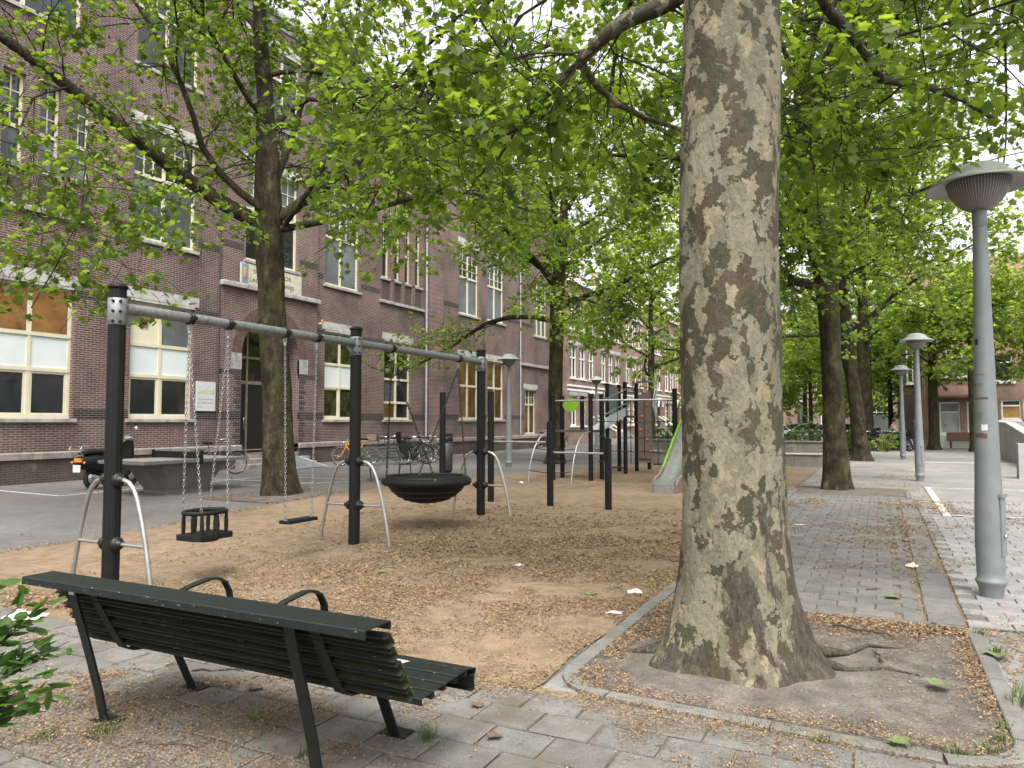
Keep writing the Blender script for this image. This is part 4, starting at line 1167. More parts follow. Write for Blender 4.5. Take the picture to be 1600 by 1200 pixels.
o = aw.build('awning_roof', M['rooftile'], hb); o.matrix_parent_inverse = Matrix.Translation(-Vector(hb.location))
o = MB().bb(2.9, 5.75, YH - .3, YH - .02, .0, .72).build('white_base', M['white'], hb); o.matrix_parent_inverse = Matrix.Translation(-Vector(hb.location))
for x_ in (3.75, 5.12):
    for s_ in (-1, 1):
        o = MB().bb(x_ + s_ * .24 - .19, x_ + s_ * .24 + .19, YH + .135, YH + .15, .95, 2.1).build('curtain', M['white'], hb); o.matrix_parent_inverse = Matrix.Translation(-Vector(hb.location))
house_y('row_house', YH - .3, 5.9, 12.4, 9.2, 'brickred', [(6.35, 7.35, 1.72, 2.88, 'amber'), (7.45, 8.9, 1.72, 2.88, 'amber'), (5.98, 7.0, 3.95, 5.6), (8.4, 9.6, 3.95, 5.6), (10.2, 11.6, 1.2, 2.9)], 'red brick house with amber ground-floor windows behind the concrete ramp')
house_y('row_house', YH - .5, 12.5, 24, 9.4, 'brickred', [(13.5, 15, 3.9, 5.8), (17, 18.5, 3.9, 5.8), (13.5, 15.5, 1, 2.9), (18, 20, 1, 2.9)], 'red brick house at the end of the row behind the ramp')
house_y('far_house', 92, -19, -9.6, 12, 'brickred', [(-18, -16.6, 5, 7.4), (-15, -13.4, 5, 7.4), (-12, -10.5, 5, 7.4), (-18, -16.5, 1, 3.6), (-14.5, -13.2, .4, 3.6), (-12, -10.6, 1, 3.6), (-18, -16.6, 8.6, 10.8), (-12, -10.5, 8.6, 10.8)], 'pink-red brick house closing the street behind the climbing frame')
house_y('far_house', 104, -9, 4, 12.5, 'brickpale', [(-7.5, -5.5, 5, 7.6), (-4, -2, 5, 7.6), (0, 2, 5, 7.6), (-7, -4, 1, 3.6), (-2.5, 1.5, 1, 3.6)], 'pale brick house far behind the parked bicycles')
house_y('far_house', 112, 4.2, 17, 12, 'brickred', [(6, 8, 5, 7.6), (10, 12, 5, 7.6), (14, 16, 5, 7.6), (6, 9, 1, 3.6)], 'red brick house far down the tree-lined street')
# ================================================================ trees
def unit(a): return a / np.maximum(np.linalg.norm(a, axis=-1, keepdims=True), 1e-9)
def resample(pts, n=9):
    P = np.asarray(pts, float); d = np.r_[0, np.cumsum(np.linalg.norm(np.diff(P, axis=0), axis=1))]
    t = np.linspace(0, d[-1], n); return np.stack([np.interp(t, d, P[:, k]) for k in range(3)], -1)
def grow(p0, d0, L, nseg, wander, grav):
    """polylines (K,nseg+1,3) from starts, directions and lengths"""
    K = len(p0); out = [p0]; p = p0.copy(); d = unit(d0)
    for k in range(nseg):
        d = unit(d + RNG.normal(0, wander, (K, 3)) + np.array([0, 0, grav]))
        p = p + d * (L / nseg)[:, None]; out.append(p)
    return np.stack(out, 1)
def spawn(poly, rad, n, t0, t1, ang, Lr, wander, grav, nseg=4, rfac=.6, flat=.5, lref=.01):
    """n children per parent line"""
    K, m, _ = poly.shape; k = np.repeat(np.arange(K), n); Q = len(k)
    t = RNG.uniform(t0, t1, Q) * (m - 1); t[::n] = (m - 1) * .999
    i = np.minimum(t.astype(int), m - 2); f = (t - i)[:, None]
    p = poly[k, i] * (1 - f) + poly[k, i + 1] * f
    tan = unit(poly[k, i + 1] - poly[k, i])
    rnd = RNG.normal(0, 1, (Q, 3)); rnd[:, 2] *= flat
    per = unit(rnd - tan * (rnd * tan).sum(1, keepdims=True))
    a = np.radians(RNG.uniform(*ang, Q))[:, None]; a[::n] *= .3
    d = tan * np.cos(a) + per * np.sin(a)
    L = RNG.uniform(*Lr, Q) * (1.15 - .45 * (t / (m - 1))) * np.clip(np.linalg.norm(np.diff(poly, axis=1), axis=2).sum(1)[k] / lref, .35, 1.0)
    r0 = np.minimum((rad[k, i] * (1 - f[:, 0]) + rad[k, i + 1] * f[:, 0]) * rfac, .009 * L + .003)
    q = grow(p, d, L, nseg, wander, grav)
    rr = r0[:, None] * np.linspace(1, .35, nseg + 1)[None, :]
    return q, rr
def tubes(poly, rad, n):
    K, m, _ = poly.shape
    T = unit(np.gradient(poly, axis=1)); ref = np.zeros_like(T); ref[..., 2] = 1
    ref[np.abs(T[..., 2]) > .93] = (1, 0, 0)
    N = unit(np.cross(T, ref)); B = np.cross(T, N)
    a = np.arange(n) * 2 * math.pi / n
    V = poly[:, :, None, :] + rad[:, :, None, None] * (N[:, :, None, :] * np.cos(a)[None, None, :, None] + B[:, :, None, :] * np.sin(a)[None, None, :, None])
    base = (np.arange(K) * m * n)[:, None, None] + (np.arange(m - 1) * n)[None, :, None]
    k0 = np.arange(n)[None, None, :]; k1 = (k0 + 1) % n
    F = np.stack([base + k0, base + k1, base + n + k1, base + n + k0], -1).reshape(-1, 4)
    return V.reshape(-1, 3), F
LEAF5 = np.array([(.0, 0), (.04, .16), (-.02, .40), (.28, .37), (.62, .50), (.64, .27), (1.0, 0), (.64, -.27), (.62, -.50), (.28, -.37), (-.02, -.40), (.04, -.16)])
def leaf_template(kind):
    if kind == 'full':
        V = np.array([(.36, 0, 0)] + [(x, y, -.16 * abs(y)) for x, y in LEAF5]); n = len(LEAF5)
        F = np.array([(0, 1 + i, 1 + (i + 1) % n) for i in range(n)])
    elif kind == 'mid':
        V = np.array([(0, 0, 0), (.12, .42, -.07), (.60, .45, -.08), (1, 0, 0), (.60, -.45, -.08), (.12, -.42, -.07)]); F = np.array([(0, 3, 2), (0, 2, 1), (0, 4, 3), (0, 5, 4)])
    elif kind == 'oval':
        V = np.array([(0, 0, 0), (.22, .21, -.02), (.55, .27, -.03), (.84, .16, -.02), (1, 0, -.03), (.84, -.16, -.02), (.55, -.27, -.03), (.22, -.21, -.02), (.5, 0, .025)])
        F = np.array([(8, i, (i + 1) % 8) for i in range(8)])
    else:
        V = np.array([(0, 0, 0), (.5, .44, -.06), (1, 0, 0), (.5, -.44, -.06)]); F = np.array([(0, 2, 1), (0, 3, 2)])
    return V, F
def leaves(pos, dirs, size, kind, droop=.9, spread=.62):
    n = len(pos)
    u = RNG.normal(0, 1, (n, 3)) * np.array([1, 1, .35]) + dirs * .6; u[:, 2] -= droop * RNG.random(n); u = unit(u)
    z = np.zeros((n, 3)); z[:, 2] = 1; z += RNG.normal(0, spread, (n, 3))
    nn = unit(z - u * (z * u).sum(1, keepdims=True)); v = np.cross(nn, u)
    T, F = leaf_template(kind); s = (size * RNG.uniform(.62, 1.3, n))[:, None, None]
    V = pos[:, None, :] + s * (T[None, :, 0:1] * u[:, None, :] + T[None, :, 1:2] * v[:, None, :] + T[None, :, 2:3] * nn[:, None, :])
    k = len(T); FF = (np.arange(n) * k)[:, None, None] + F[None]
    rnd = np.repeat(np.clip(RNG.normal(.5, .26, n), 0, 1), len(F))
    return V.reshape(-1, 3), FF.reshape(-1, 3), rnd
def bumpy_trunk(pts, rad, n=28, flare=None, seed=0, lump=.04, ridges=5, rough=.010):
    """trunk skin with root flare and lumps; pts (m,3), rad (m)"""
    P = np.asarray(pts, float); m = len(P); rs = np.random.default_rng(seed); ph = rs.uniform(0, 6.28, 8)
    a = np.arange(n) * 2 * math.pi / n
    V = np.zeros((m, n, 3)); h = P[:, 2] - P[0, 2]
    for i in range(m):
        r = rad[i] * (1 + lump * np.sin(2 * a + ph[0] + h[i] * 1.3) * .6 + lump * np.sin(3 * a + ph[1] - h[i] * 2.1) * .6 + lump * .35 * np.sin(7 * a + ph[2] + 5 * h[i]))
        if flare: 
            e = math.exp(-h[i] / flare[1])
            r = r + flare[0] * e * (1 + .32 * np.sin(ridges * a + ph[3]) + .28 * np.sin(3 * a + ph[4]))
        u_ = np.stack([np.cos(a), np.sin(a)]) * 1.0
        r = r + rough * ((fbm(u_[0] * 1.3 + 9 + ph[5], u_[1] * 1.3 + h[i] * .9, 1.1, 3) - .5) * 5.0 + (fbm(a * 3.0 + ph[6], np.full(n, h[i] * 2.4), 2.2, 4) - .5) * 2.2)
        V[i, :, 0] = P[i, 0] + r * np.cos(a); V[i, :, 1] = P[i, 1] + r * np.sin(a); V[i, :, 2] = P[i, 2]
    b = (np.arange(m - 1) * n)[:, None]; k0 = np.arange(n)[None]; k1 = (k0 + 1) % n
    F = np.stack([b + k0, b + k1, b + n + k1, b + n + k0], -1).reshape(-1, 4)
    return V.reshape(-1, 3), F

def plane_tree(name, label, base, trunk, trad, limbs, lrads, n_auto, kind, lsize, counts, leafmat='leaf', bark='bark', flare=(.25, .35),
               keep=None, wood_tw=True, auto=(5.5, 7.5), zfork=5.0, ztop=10.5, extra=None, limbbark=None, tn=28, shape=(.9, .5), twigleaf=6, grav=-.03, limbr=1.0, limbmat=None):
    """trunk + crown (limbs, branches, twigs, leaves)"""
    e = empty(name, base); tag(e, label, 'tree', 'trees of the square and street'); inv = Matrix.Translation(-Vector(base))
    tr = resample(trunk, 200 if tn > 40 else 40); rt = np.interp(np.linspace(0, 1, len(tr)), np.linspace(0, 1, len(trad)), trad)
    V, F = bumpy_trunk(tr, rt, tn, flare, seed=int(sum(ord(c_) for c_ in label)) % 1000)
    o = link('trunk', np_mesh('trunk', V, F, M[bark], True), e); o.matrix_parent_inverse = inv
    lines, rads = [], []
    for L, (ra, rb) in zip(limbs, lrads):
        lines.append(resample(L)); rads.append(np.linspace(ra, rb, 9))
    az0 = random.uniform(0, 6.28)
    for k in range(n_auto):
        f = k / max(1, n_auto - 1); z = zfork + (ztop - zfork) * f ** shape[0]
        zz = tr[:, 2]; p = np.array([np.interp(z, zz, tr[:, c]) for c in range(3)])
        az = az0 + k * 2.4; el = R(random.uniform(12, 34) + 30 * f)
        Ln = random.uniform(*auto) * (1 - shape[1] * f)
        d = np.array([[math.cos(az) * math.cos(el), math.sin(az) * math.cos(el), math.sin(el)]])
        lines.append(grow(p[None], d, np.array([Ln]), 8, .13, grav)[0]); r0 = (.013 * Ln + .012) * limbr; rads.append(np.linspace(r0, r0 * .25, 9))
    poly = np.stack(lines); rad = np.stack(rads)
    n1, n2, n3 = counts
    WV, WF = tubes(poly, rad, 9); allw = [] if limbmat else [(WV, WF)]
    if limbmat:
        o = link('limbs', np_mesh('limbs', WV, WF, M[limbmat], True), e); o.matrix_parent_inverse = inv
    s1, r1 = spawn(poly, rad, n1, .22, 1, (35, 75), (1.5, 3.0), .16, -.02, 5, lref=4.5)
    k1 = np.ones(len(s1), bool) if keep is None else keep(s1[:, -1]); s1, r1 = s1[k1], r1[k1]
    allw.append(tubes(s1, r1, 6))
    s2, r2 = spawn(s1, r1, n2, .2, 1, (30, 75), (.6, 1.35), .2, -.05, 4, flat=.7)
    def ok(p): return np.ones(len(p), bool) if keep is None else keep(p)
    k2 = ok(s2[:, -1]); s2, r2 = s2[k2], r2[k2]
    allw.append(tubes(s2, np.maximum(r2, .004), 4))
    s3, r3 = spawn(s2, r2, n3, .25, 1, (25, 70), (.22, .5), .2, -.12, 3, flat=.8)
    k3 = ok(s3[:, -1]); s3, r3 = s3[k3], r3[k3]
    if wood_tw: allw.append(tubes(s3, np.maximum(r3, .0025), 3))
    if extra is not None: pass
    o_ = 0; VV, FF = [], []
    for V, F in allw: VV.append(V); FF.append(F + o_); o_ += len(V)
    o = link('branches', np_mesh('branches', np.concatenate(VV), np.concatenate(FF), M[limbbark or 'bark'], True), e); o.matrix_parent_inverse = inv
    m = s3.shape[1]; K = len(s3); t = RNG.uniform(.25, 1.0, (K, twigleaf)) * (m - 1); i = np.minimum(t.astype(int), m - 2); f = (t - i)[..., None]
    kk = np.arange(K)[:, None]; pos = (s3[kk, i] * (1 - f) + s3[kk, i + 1] * f).reshape(-1, 3); dr = np.repeat(unit(s3[:, -1] - s3[:, 0]), twigleaf, 0)
    pos = pos + RNG.normal(0, .05, pos.shape)
    kp = ok(pos); pos, dr = pos[kp], dr[kp]
    V, F, A = leaves(pos, dr, lsize, kind)
    o = link('crown', np_mesh('crown', V, F, M[leafmat], False, A), e); o.matrix_parent_inverse = inv
    o['kind'] = 'stuff'
    return e, len(pos)

RNG = np.random.default_rng(21); random.seed(21)
stat = {}
# --- the big plane in the foreground
T0b = (-.87, 5.02, 0)
trunk0 = [(-.87, 5.02, .0), (-.875, 5.02, .4), (-.89, 5.03, 1.2), (-.895, 5.05, 2.4), (-.88, 5.06, 3.6), (-.86, 5.06, 4.6), (-.84, 5.08, 6.2), (-.8, 5.1, 8.5), (-.8, 5.1, 12)]
T0A = [(-1.04, 5.07, 4.72), (-1.29, 5.01, 4.54), (-1.47, 4.98, 4.5), (-1.67, 4.99, 4.46), (-1.83, 5.03, 4.38), (-1.97, 5.07, 4.31)]
T0A1 = [(-1.97, 5.07, 4.31), (-2.32, 5.19, 4.14), (-2.64, 5.26, 3.95), (-2.94, 5.34, 3.93), (-3.4, 5.6, 4.0)]
T0A2 = [(-1.97, 5.07, 4.31), (-1.88, 5.3, 4.14), (-1.69, 5.51, 4.02), (-1.49, 5.73, 3.98), (-1.31, 5.93, 3.93), (-1.0, 6.6, 3.95)]
T0B = [(-.85, 5.1, 5.5), (-.45, 5.62, 5.02), (-.3, 5.94, 4.75), (-.22, 6.1, 4.64), (-.1, 6.28, 4.61), (-.05, 6.42, 4.46), (.04, 6.58, 4.38), (.27, 6.81, 4.4), (.56, 7.06, 4.39), (.97, 7.5, 4.2)]
T0B2 = [(-.23, 6.1, 4.62), (-.4, 6.25, 4.38), (-.46, 6.46, 4.14), (-.49, 6.68, 3.84)]
T0C = [(-.85, 5.05, 5.2), (-.2, 4.9, 5.6), (.7, 5.4, 5.7), (1.8, 6.2, 5.5), (2.8, 7.2, 5.0)]
T0D = [(-.85, 5.05, 5.4), (-1.8, 5.6, 5.9), (-3.2, 6.4, 6.1), (-4.8, 7.4, 5.9), (-6.0, 8.4, 5.4)]
T0E = [(-.85, 5.1, 5.6), (-.9, 6.6, 6.0), (-1.0, 8.4, 6.1), (-.8, 10.2, 5.8), (-.5, 11.6, 5.2)]
T0F = [(-.85, 5.1, 5.6), (.4, 6.8, 6.2), (1.6, 8.4, 6.2), (2.9, 9.8, 5.7)]
T0G = [(-.85, 5.1, 5.7), (-2.0, 7.0, 6.3), (-3.0, 9.0, 6.4), (-3.8, 10.8, 6.0)]
def keep0(p):
    d = np.hypot(p[:, 0] + .87, p[:, 1] - 5.05)
    bad = ((d < .75) & (p[:, 2] < 6.5)) | ((p[:, 1] < 4.75) & (p[:, 2] < 7) & (p[:, 0] > -2.2)) | ((p[:, 1] < 4.3) & (p[:, 2] < 6)) | (p[:, 2] < 3.62) | ((p[:, 0] > 1.7) & (p[:, 2] < 5.2))
    # the crown is open over the swings
    return ~bad
e, n = plane_tree('plane_tree', 'thick plane tree with peeling camouflage bark in the kerbed pit', T0b, trunk0, [.35, .325, .315, .305, .305, .313, .26, .2, .12],
    [T0A, T0A1, T0A2, T0B, T0B2, T0C, T0D, T0E, T0F, T0G], [(.075, .045), (.03, .008), (.028, .008), (.055, .018), (.022, .006), (.05, .015), (.055, .015), (.055, .015), (.05, .015), (.05, .015)],
    5, 'full', .092, (9, 9, 4), 'leaf', 'planebark', (.19, .33), keep0, zfork=6.5, ztop=10.5, tn=96, limbbark='bark', limbmat='planebark', twigleaf=6, grav=-.05)
stat['T0'] = n
# --- left plane before the school
T1L1 = [(-11.76, 11.45, 5.81), (-12.31, 10.82, 6.23), (-12.79, 10.1, 6.73), (-13.14, 9.34, 7.31), (-13.54, 8.54, 7.84), (-13.88, 7.9, 8.31), (-14.08, 7.45, 8.57), (-14.55, 6.85, 9.03)]
T1L2 = [(-11.41, 11.73, 5.97), (-10.4, 12.19, 6.79), (-9.91, 12.64, 7.21), (-9.44, 13.15, 8.23), (-8.96, 13.57, 9.03), (-8.13, 14.28, 9.6), (-7.3, 14.91, 9.96), (-6.48, 15.62, 10.59)]
T1L3 = [(-11.27, 11.6, 5.67), (-10.4, 11.8, 5.77), (-9.55, 11.99, 5.87), (-8.49, 12.29, 6.14), (-7.73, 12.55, 6.29), (-6.99, 12.81, 6.14), (-6.15, 13.14, 5.79)]
T1L4 = [(-11.56, 11.43, 6.05), (-11.98, 10.85, 6.5), (-12.22, 10.37, 7.05), (-12.19, 10.12, 7.62), (-12.26, 9.7, 8.51), (-12.36, 9.4, 9.03), (-12.57, 8.92, 9.67)]
T1L6 = [(-11.54, 11.63, 6.66), (-11.47, 12.05, 7.77), (-11.47, 12.43, 8.93), (-11.46, 12.81, 10.29), (-11.42, 13.29, 11.91)]
T1L7 = [(-11.13, 11.55, 5.75), (-10.41, 11.32, 6.14), (-9.72, 11.19, 6.72), (-9.05, 11.05, 7.25), (-8.53, 11.05, 7.78), (-7.75, 11.18, 8.53)]
T1L8 = [(-11.55, 11.55, 7.89), (-11.26, 12.1, 8.68), (-10.57, 12.56, 8.73), (-9.81, 12.95, 8.49), (-9.06, 13.34, 8.23), (-8.18, 13.8, 7.88)]
T1H = [(-13.3, 9.0, 7.5), (-12.6, 8.2, 6.9), (-11.6, 7.5, 5.8), (-11.0, 7.2, 5.1), (-11.4, 7.0, 4.1), (-11.75, 6.8, 3.35)]
T1H2 = [(-13.6, 8.4, 7.9), (-12.9, 7.4, 7.2), (-12.4, 6.8, 6.0), (-12.4, 6.7, 4.9)]
trunk1 = [(-11.58, 12.0, 0), (-11.59, 11.92, 1.03), (-11.59, 11.85, 2.4), (-11.64, 11.73, 4.05), (-11.66, 11.63, 5.42), (-11.65, 11.6, 6.11), (-11.65, 11.54, 7.2), (-11.67, 11.45, 8.58), (-11.73, 11.34, 9.95), (-11.77, 11.24, 12.5)]
e, n = plane_tree('plane_tree', 'mossy plane tree with low spreading limbs in front of the school door', (-11.58, 12, 0), trunk1, [.34, .32, .305, .265, .30, .27, .17, .15, .12, .07],
    [T1L1, T1L2, T1L3, T1L4, T1L6, T1L7, T1L8, T1H, T1H2], [(.17, .08), (.13, .045), (.08, .02), (.085, .03), (.08, .03), (.06, .02), (.07, .02), (.03, .007), (.028, .007)],
    6, 'full', .108, (11, 9, 4), 'leaf', 'bark', (.10, .4), lambda p: (p[:, 2] > 3.0) & ((p[:, 2] > 4.4) | (p[:, 1] < 8.2)), zfork=7.0, ztop=11.5, auto=(4, 6.5), tn=36, twigleaf=4)
stat['T1'] = n
# --- second plane of the school row
trunk2 = [(-11.11, 25.88, 0), (-11.07, 25.8, 1.81), (-11.03, 25.72, 3.51), (-10.94, 25.66, 5.45), (-10.86, 25.61, 6.91), (-10.7, 25.61, 8.37), (-10.5, 25.6, 11.5)]
T2a = [(-10.8, 25.7, 5.94), (-9.48, 25.22, 6.25), (-8.32, 24.68, 6.31), (-7.15, 24.68, 6.88), (-5.73, 24.79, 7.43)]
T2b = [(-10.96, 25.58, 6.67), (-11.34, 24.78, 7.54), (-11.64, 24.04, 8.01), (-11.93, 23.31, 8.47)]
T2c = [(-10.77, 25.74, 5.45), (-9.67, 25.72, 5.62), (-8.64, 25.65, 6.14)]
e, n = plane_tree('plane_tree', 'dark-trunked plane tree behind the climbing frame near the end of the school', (-11.11, 25.88, 0), trunk2, [.29, .27, .265, .27, .22, .16, .08],
    [T2a, T2b, T2c], [(.11, .04), (.12, .05), (.07, .03)], 15, 'mid', .118, (12, 10, 4), 'leaffar', 'bark', (.15, .4), lambda p: p[:, 2] > 3.7, False, zfork=5.4, ztop=11.5, auto=(5.5, 8), tn=24, twigleaf=4)
stat['T2'] = n
# --- second and third plane of the lamp row
trunk4 = [(-.92, 18.5, 0), (-.95, 18.5, .99), (-.99, 18.45, 2.46), (-1.01, 18.4, 3.94), (-1.07, 18.32, 4.83), (-1.18, 18.21, 5.71), (-1.36, 18.07, 6.6), (-1.46, 17.94, 7.93), (-1.52, 17.82, 11.5)]
T4a = [(-1.1, 18.21, 4.59), (-1.55, 17.52, 4.73), (-1.97, 16.99, 4.58), (-2.72, 16.18, 4.19)]
T4b = [(-1.16, 18.24, 5.42), (-1.38, 17.55, 5.73), (-1.67, 16.86, 5.54), (-2.18, 16.17, 5.17)]
e, n = plane_tree('plane_tree', 'plane tree with an old swollen fork, next along the lamp posts after the thick one', (-.92, 18.5, 0), trunk4, [.27, .245, .225, .235, .29, .2, .17, .14, .08],
    [T4a, T4b], [(.09, .04), (.08, .03)], 14, 'mid', .112, (12, 10, 4), 'leaf', 'bark', (.10, .3), lambda p: (p[:, 2] > 3.9) & (p[:, 0] < 3.2), zfork=4.7, ztop=11, auto=(5.5, 8), tn=28, twigleaf=4)
stat['T4'] = n
trunk5 = [(-.75, 33.2, 0), (-.85, 33.06, 1.56), (-.98, 32.91, 3.12), (-1.18, 32.72, 4.68), (-1.26, 32.6, 5.98), (-1.41, 32.44, 7.53), (-1.4, 32.4, 11)]
e, n = plane_tree('plane_tree', 'leaning dark plane tree beside the low concrete planter wall', (-.75, 33.2, 0), trunk5, [.32, .27, .26, .28, .22, .16, .08],
    [], [], 16, 'mid', .15, (11, 8, 4), 'leaffar', 'bark', (.12, .3), lambda p: p[:, 2] > 3.8, False, zfork=4.6, ztop=11, auto=(5.5, 8), tn=20, twigleaf=4)
stat['T5'] = n
# --- further trees, each with its own crown
def far_tree(x, y, label, h=10.5, r=.28, zf=4.0, n=12, size=.24, mat='leaffar', spread=(4.5, 6.5), counts=(7, 5, 3), lean=0):
    return plane_tree('plane_tree' if r > .15 else 'young_tree', label, (x, y, 0), [(x, y, 0), (x + lean * .4, y, h * .35), (x + lean, y, h)], [r, r * .85, r * .3], [], [], n, 'diamond', size, counts, mat, 'bark', (r * .5, .3), lambda p: p[:, 2] > zf - 1.0, False, zfork=zf, ztop=h * .93, auto=spread, tn=14, twigleaf=4)
far_tree(-11.3, 39.8, 'slender plane tree standing behind the planter near the terraced houses', 11, .2, 3.9, 14, .22)
far_tree(-.8, 47.3, 'stout dark plane tree among the parked bicycles', 12, .42, 5.0, 15, .26)
far_tree(2.65, 47.6, 'tree with a pale kinked trunk in front of the red brick corner house', 9.5, .27, 4.2, 11, .2, 'leaffar', (2.6, 4.0))
far_tree(7.6, 40.5, 'thin young tree standing behind the concrete ramp wall', 7.5, .09, 3.8, 10, .17, 'leaffar', (1.6, 2.4), (6, 5, 3))
far_tree(6.9, 46.6, 'bright tree crown before the amber windows of the row house', 8.8, .14, 4.2, 11, .19, 'leaffar', (2.4, 3.3), (8, 6, 3))
far_tree(4.3, 45.5, 'bright tree crown in front of the red brick corner house', 8.6, .16, 4.6, 11, .19, 'leaffar', (2.6, 3.6), (8, 6, 3))
far_tree(10.5, 44.0, 'bright young tree in front of the row houses behind the ramp', 8.8, .13, 4.4, 12, .19, 'leaffar', (2.4, 3.4), (8, 6, 3))
far_tree(-4.5, 57, 'low bright street tree behind the white car', 7.5, .15, 2.6, 12, .2, 'leaffar', (2.4, 3.4), (8, 6, 3))
far_tree(-8.5, 60, 'low bright street tree left of the parked cars', 8, .15, 2.6, 12, .2, 'leaffar', (2.6, 3.6), (8, 6, 3))
far_tree(.6, 58, 'low bright street tree behind the bicycle park', 8, .16, 2.8, 12, .2, 'leaffar', (2.4, 3.4), (8, 6, 3))
far_tree(-11.0, 54, 'plane tree further along the terraced houses', 12, .28, 4.5, 12, .28)
far_tree(-1.2, 62, 'plane tree down the street behind the bicycles', 12, .32, 4.2, 13, .3)
far_tree(-6.0, 70, 'bright green tree closing the view down the street', 9, .2, 3.0, 13, .3)
far_tree(3.4, 66, 'broad tree beside the corner house far down the street', 11, .28, 3.6, 12, .3)
far_tree(-11.5, 76, 'tree before the far pink brick house', 11, .25, 3.6, 12, .32)
far_tree(-2.0, 84, 'bright tree far down the street past the parked cars', 11, .25, 3.0, 14, .34)
far_tree(2.0, 96, 'farthest tree at the end of the street', 12, .3, 3.2, 13, .36)
print('leaves', stat)
# ================================================================ playground
def post_mesh(h, r=.072, n=16):
    """ribbed round post"""
    b = MB(); prof = []
    V = []; rows = [0, h]
    for z in rows:
        for k in range(48):
            a = 2 * math.pi * k / 48; q = r * (1 - (.05 if k % 6 == 0 else 0.0)); V.append((q * math.cos(a), q * math.sin(a), z))
    b.add(V, [(k, (k + 1) % 48, 48 + (k + 1) % 48, 48 + k) for k in range(48)], False); b.add(V[48:], [tuple(range(48))])
    return b
def cap(r=.072): return MB().lathe([(r * 1.16, 0), (r * 1.18, .015), (r * 1.12, .03), (r * .7, .045), (0, .05)], n=24)
def links(a, b_, ln=.042, th=.0042, wd=.011):
    """chain of interlocking links between two points"""
    a, b_ = Vector(a), Vector(b_); d = (b_ - a); L = d.length; d.normalize(); n = max(2, int(L / (ln * .74)))
    ref = d.orthogonal().normalized(); oth = d.cross(ref); out = MB()
    for k in range(n):
        c = a + d * (L * (k + .5) / n); s = ref if k % 2 else oth; pts = []
        for q in range(8):
            t = 2 * math.pi * q / 8
            pts.append(c + d * (math.sin(t) * ln / 2) + s * (math.cos(t) * wd))
        out.tube(pts, th, 4, closed=True)
    return out

SX = -6.1; SY = [4.28, 7.64, 11.0]
sw = empty('swing_frame', (SX, 7.64, 0)); tag(sw, 'black-posted swing frame with galvanised top beam and curved steel legs', 'swing frame')
HP = 2.79
pm_ = post_mesh(HP).mesh('post', M['post']); cp_ = cap().mesh('cap', M['post'])
leg_pts = [(.06, 1.085), (.15, 1.085), (.22, 1.065), (.285, 1.01), (.335, .92), (.40, .73), (.455, .53), (.505, .30), (.54, .12), (.555, 0)]
lg = {}
for s_ in (-1, 1):
    lg[s_] = MB().tube([(s_ * x, 0, z) for x, z in leg_pts], .0205, 10).mesh('leg', M['stainless'])
    lg[('r', s_)] = MB().tube([(s_ * .06, 0, .525), (s_ * .458, 0, .525)], .0165, 10).mesh('crossbar', M['stainless'])
    hb = MB()
    Mx = Matrix.Translation((s_ * .06, 0, 0)) @ Matrix.Rotation(s_ * R(90), 4, 'Y')
    hb.lathe([(.062, 0), (.066, .015), (.058, .035), (.034, .05), (.03, .085), (0, .086)], n=18, M=Mx)
    for a in range(4):
        an = R(45 + 90 * a); hb.lathe([(.009, .03), (.009, .045), (0, .046)], n=8, M=Mx @ Matrix.Translation((.046 * math.cos(an), .046 * math.sin(an), 0)))
    lg[('h', s_)] = hb.mesh('leg_socket', M['plastic'])
sleeve = MB(); sleeve.lathe([(.079, 2.46), (.081, 2.462), (.081, 2.698), (.079, 2.70)], n=24)
sleeve_me = sleeve.mesh('beam_clamp', M['galv'])
bolt = MB()
for z in (2.49, 2.58, 2.67):
    for a in (-60, -20, 200): 
        an = R(a); bolt.lathe([(.013, 0), (.013, .014), (.006, .02), (0, .021)], n=8, M=Matrix.Translation((.08 * math.cos(an), .08 * math.sin(an), z)) @ Matrix.Rotation(an, 4, 'Z') @ Matrix.Rotation(R(90), 4, 'Y'))
bolt_me = bolt.mesh('bolts', M['plastic'])
for y in SY:
    yo = y - 7.64
    p = link('post', pm_, sw, (0, yo, 0)); link('cap', cp_, p, (0, 0, HP)); c = link('beam_clamp', sleeve_me, p); tag(link('bolt_set', bolt_me, p), kind='stuff')
    for s_ in (-1, 1):
        link('leg', lg[s_], sw, (0, yo, 0)); link('crossbar', lg[('r', s_)], sw, (0, yo, 0))
        for z in (1.085, .525): link('leg_socket', lg[('h', s_)], sw, (0, yo, z))
for a, c in ((SY[0], SY[1]), (SY[1], SY[2])):
    MB().tube([(0, a - 7.64 + .07, 2.62), (0, c - 7.64 - .07, 2.62)], .052, 16).build('beam', M['galv'], sw)
    for yy_, s_ in ((a, 1), (c, -1)):
        y0_ = yy_ - 7.64
        MB().add([(.004, y0_ + s_ * .07, 2.56), (.004, y0_ + s_ * .22, 2.58), (.004, y0_ + s_ * .07, 2.44), (-.004, y0_ + s_ * .07, 2.56), (-.004, y0_ + s_ * .22, 2.58), (-.004, y0_ + s_ * .07, 2.44)], [(0, 1, 2), (5, 4, 3), (0, 3, 4, 1), (1, 4, 5, 2), (2, 5, 3, 0)]).build('gusset', M['galv'], sw)
HG = [5.05, 5.535, 6.36, 6.89, 8.42, 10.24]
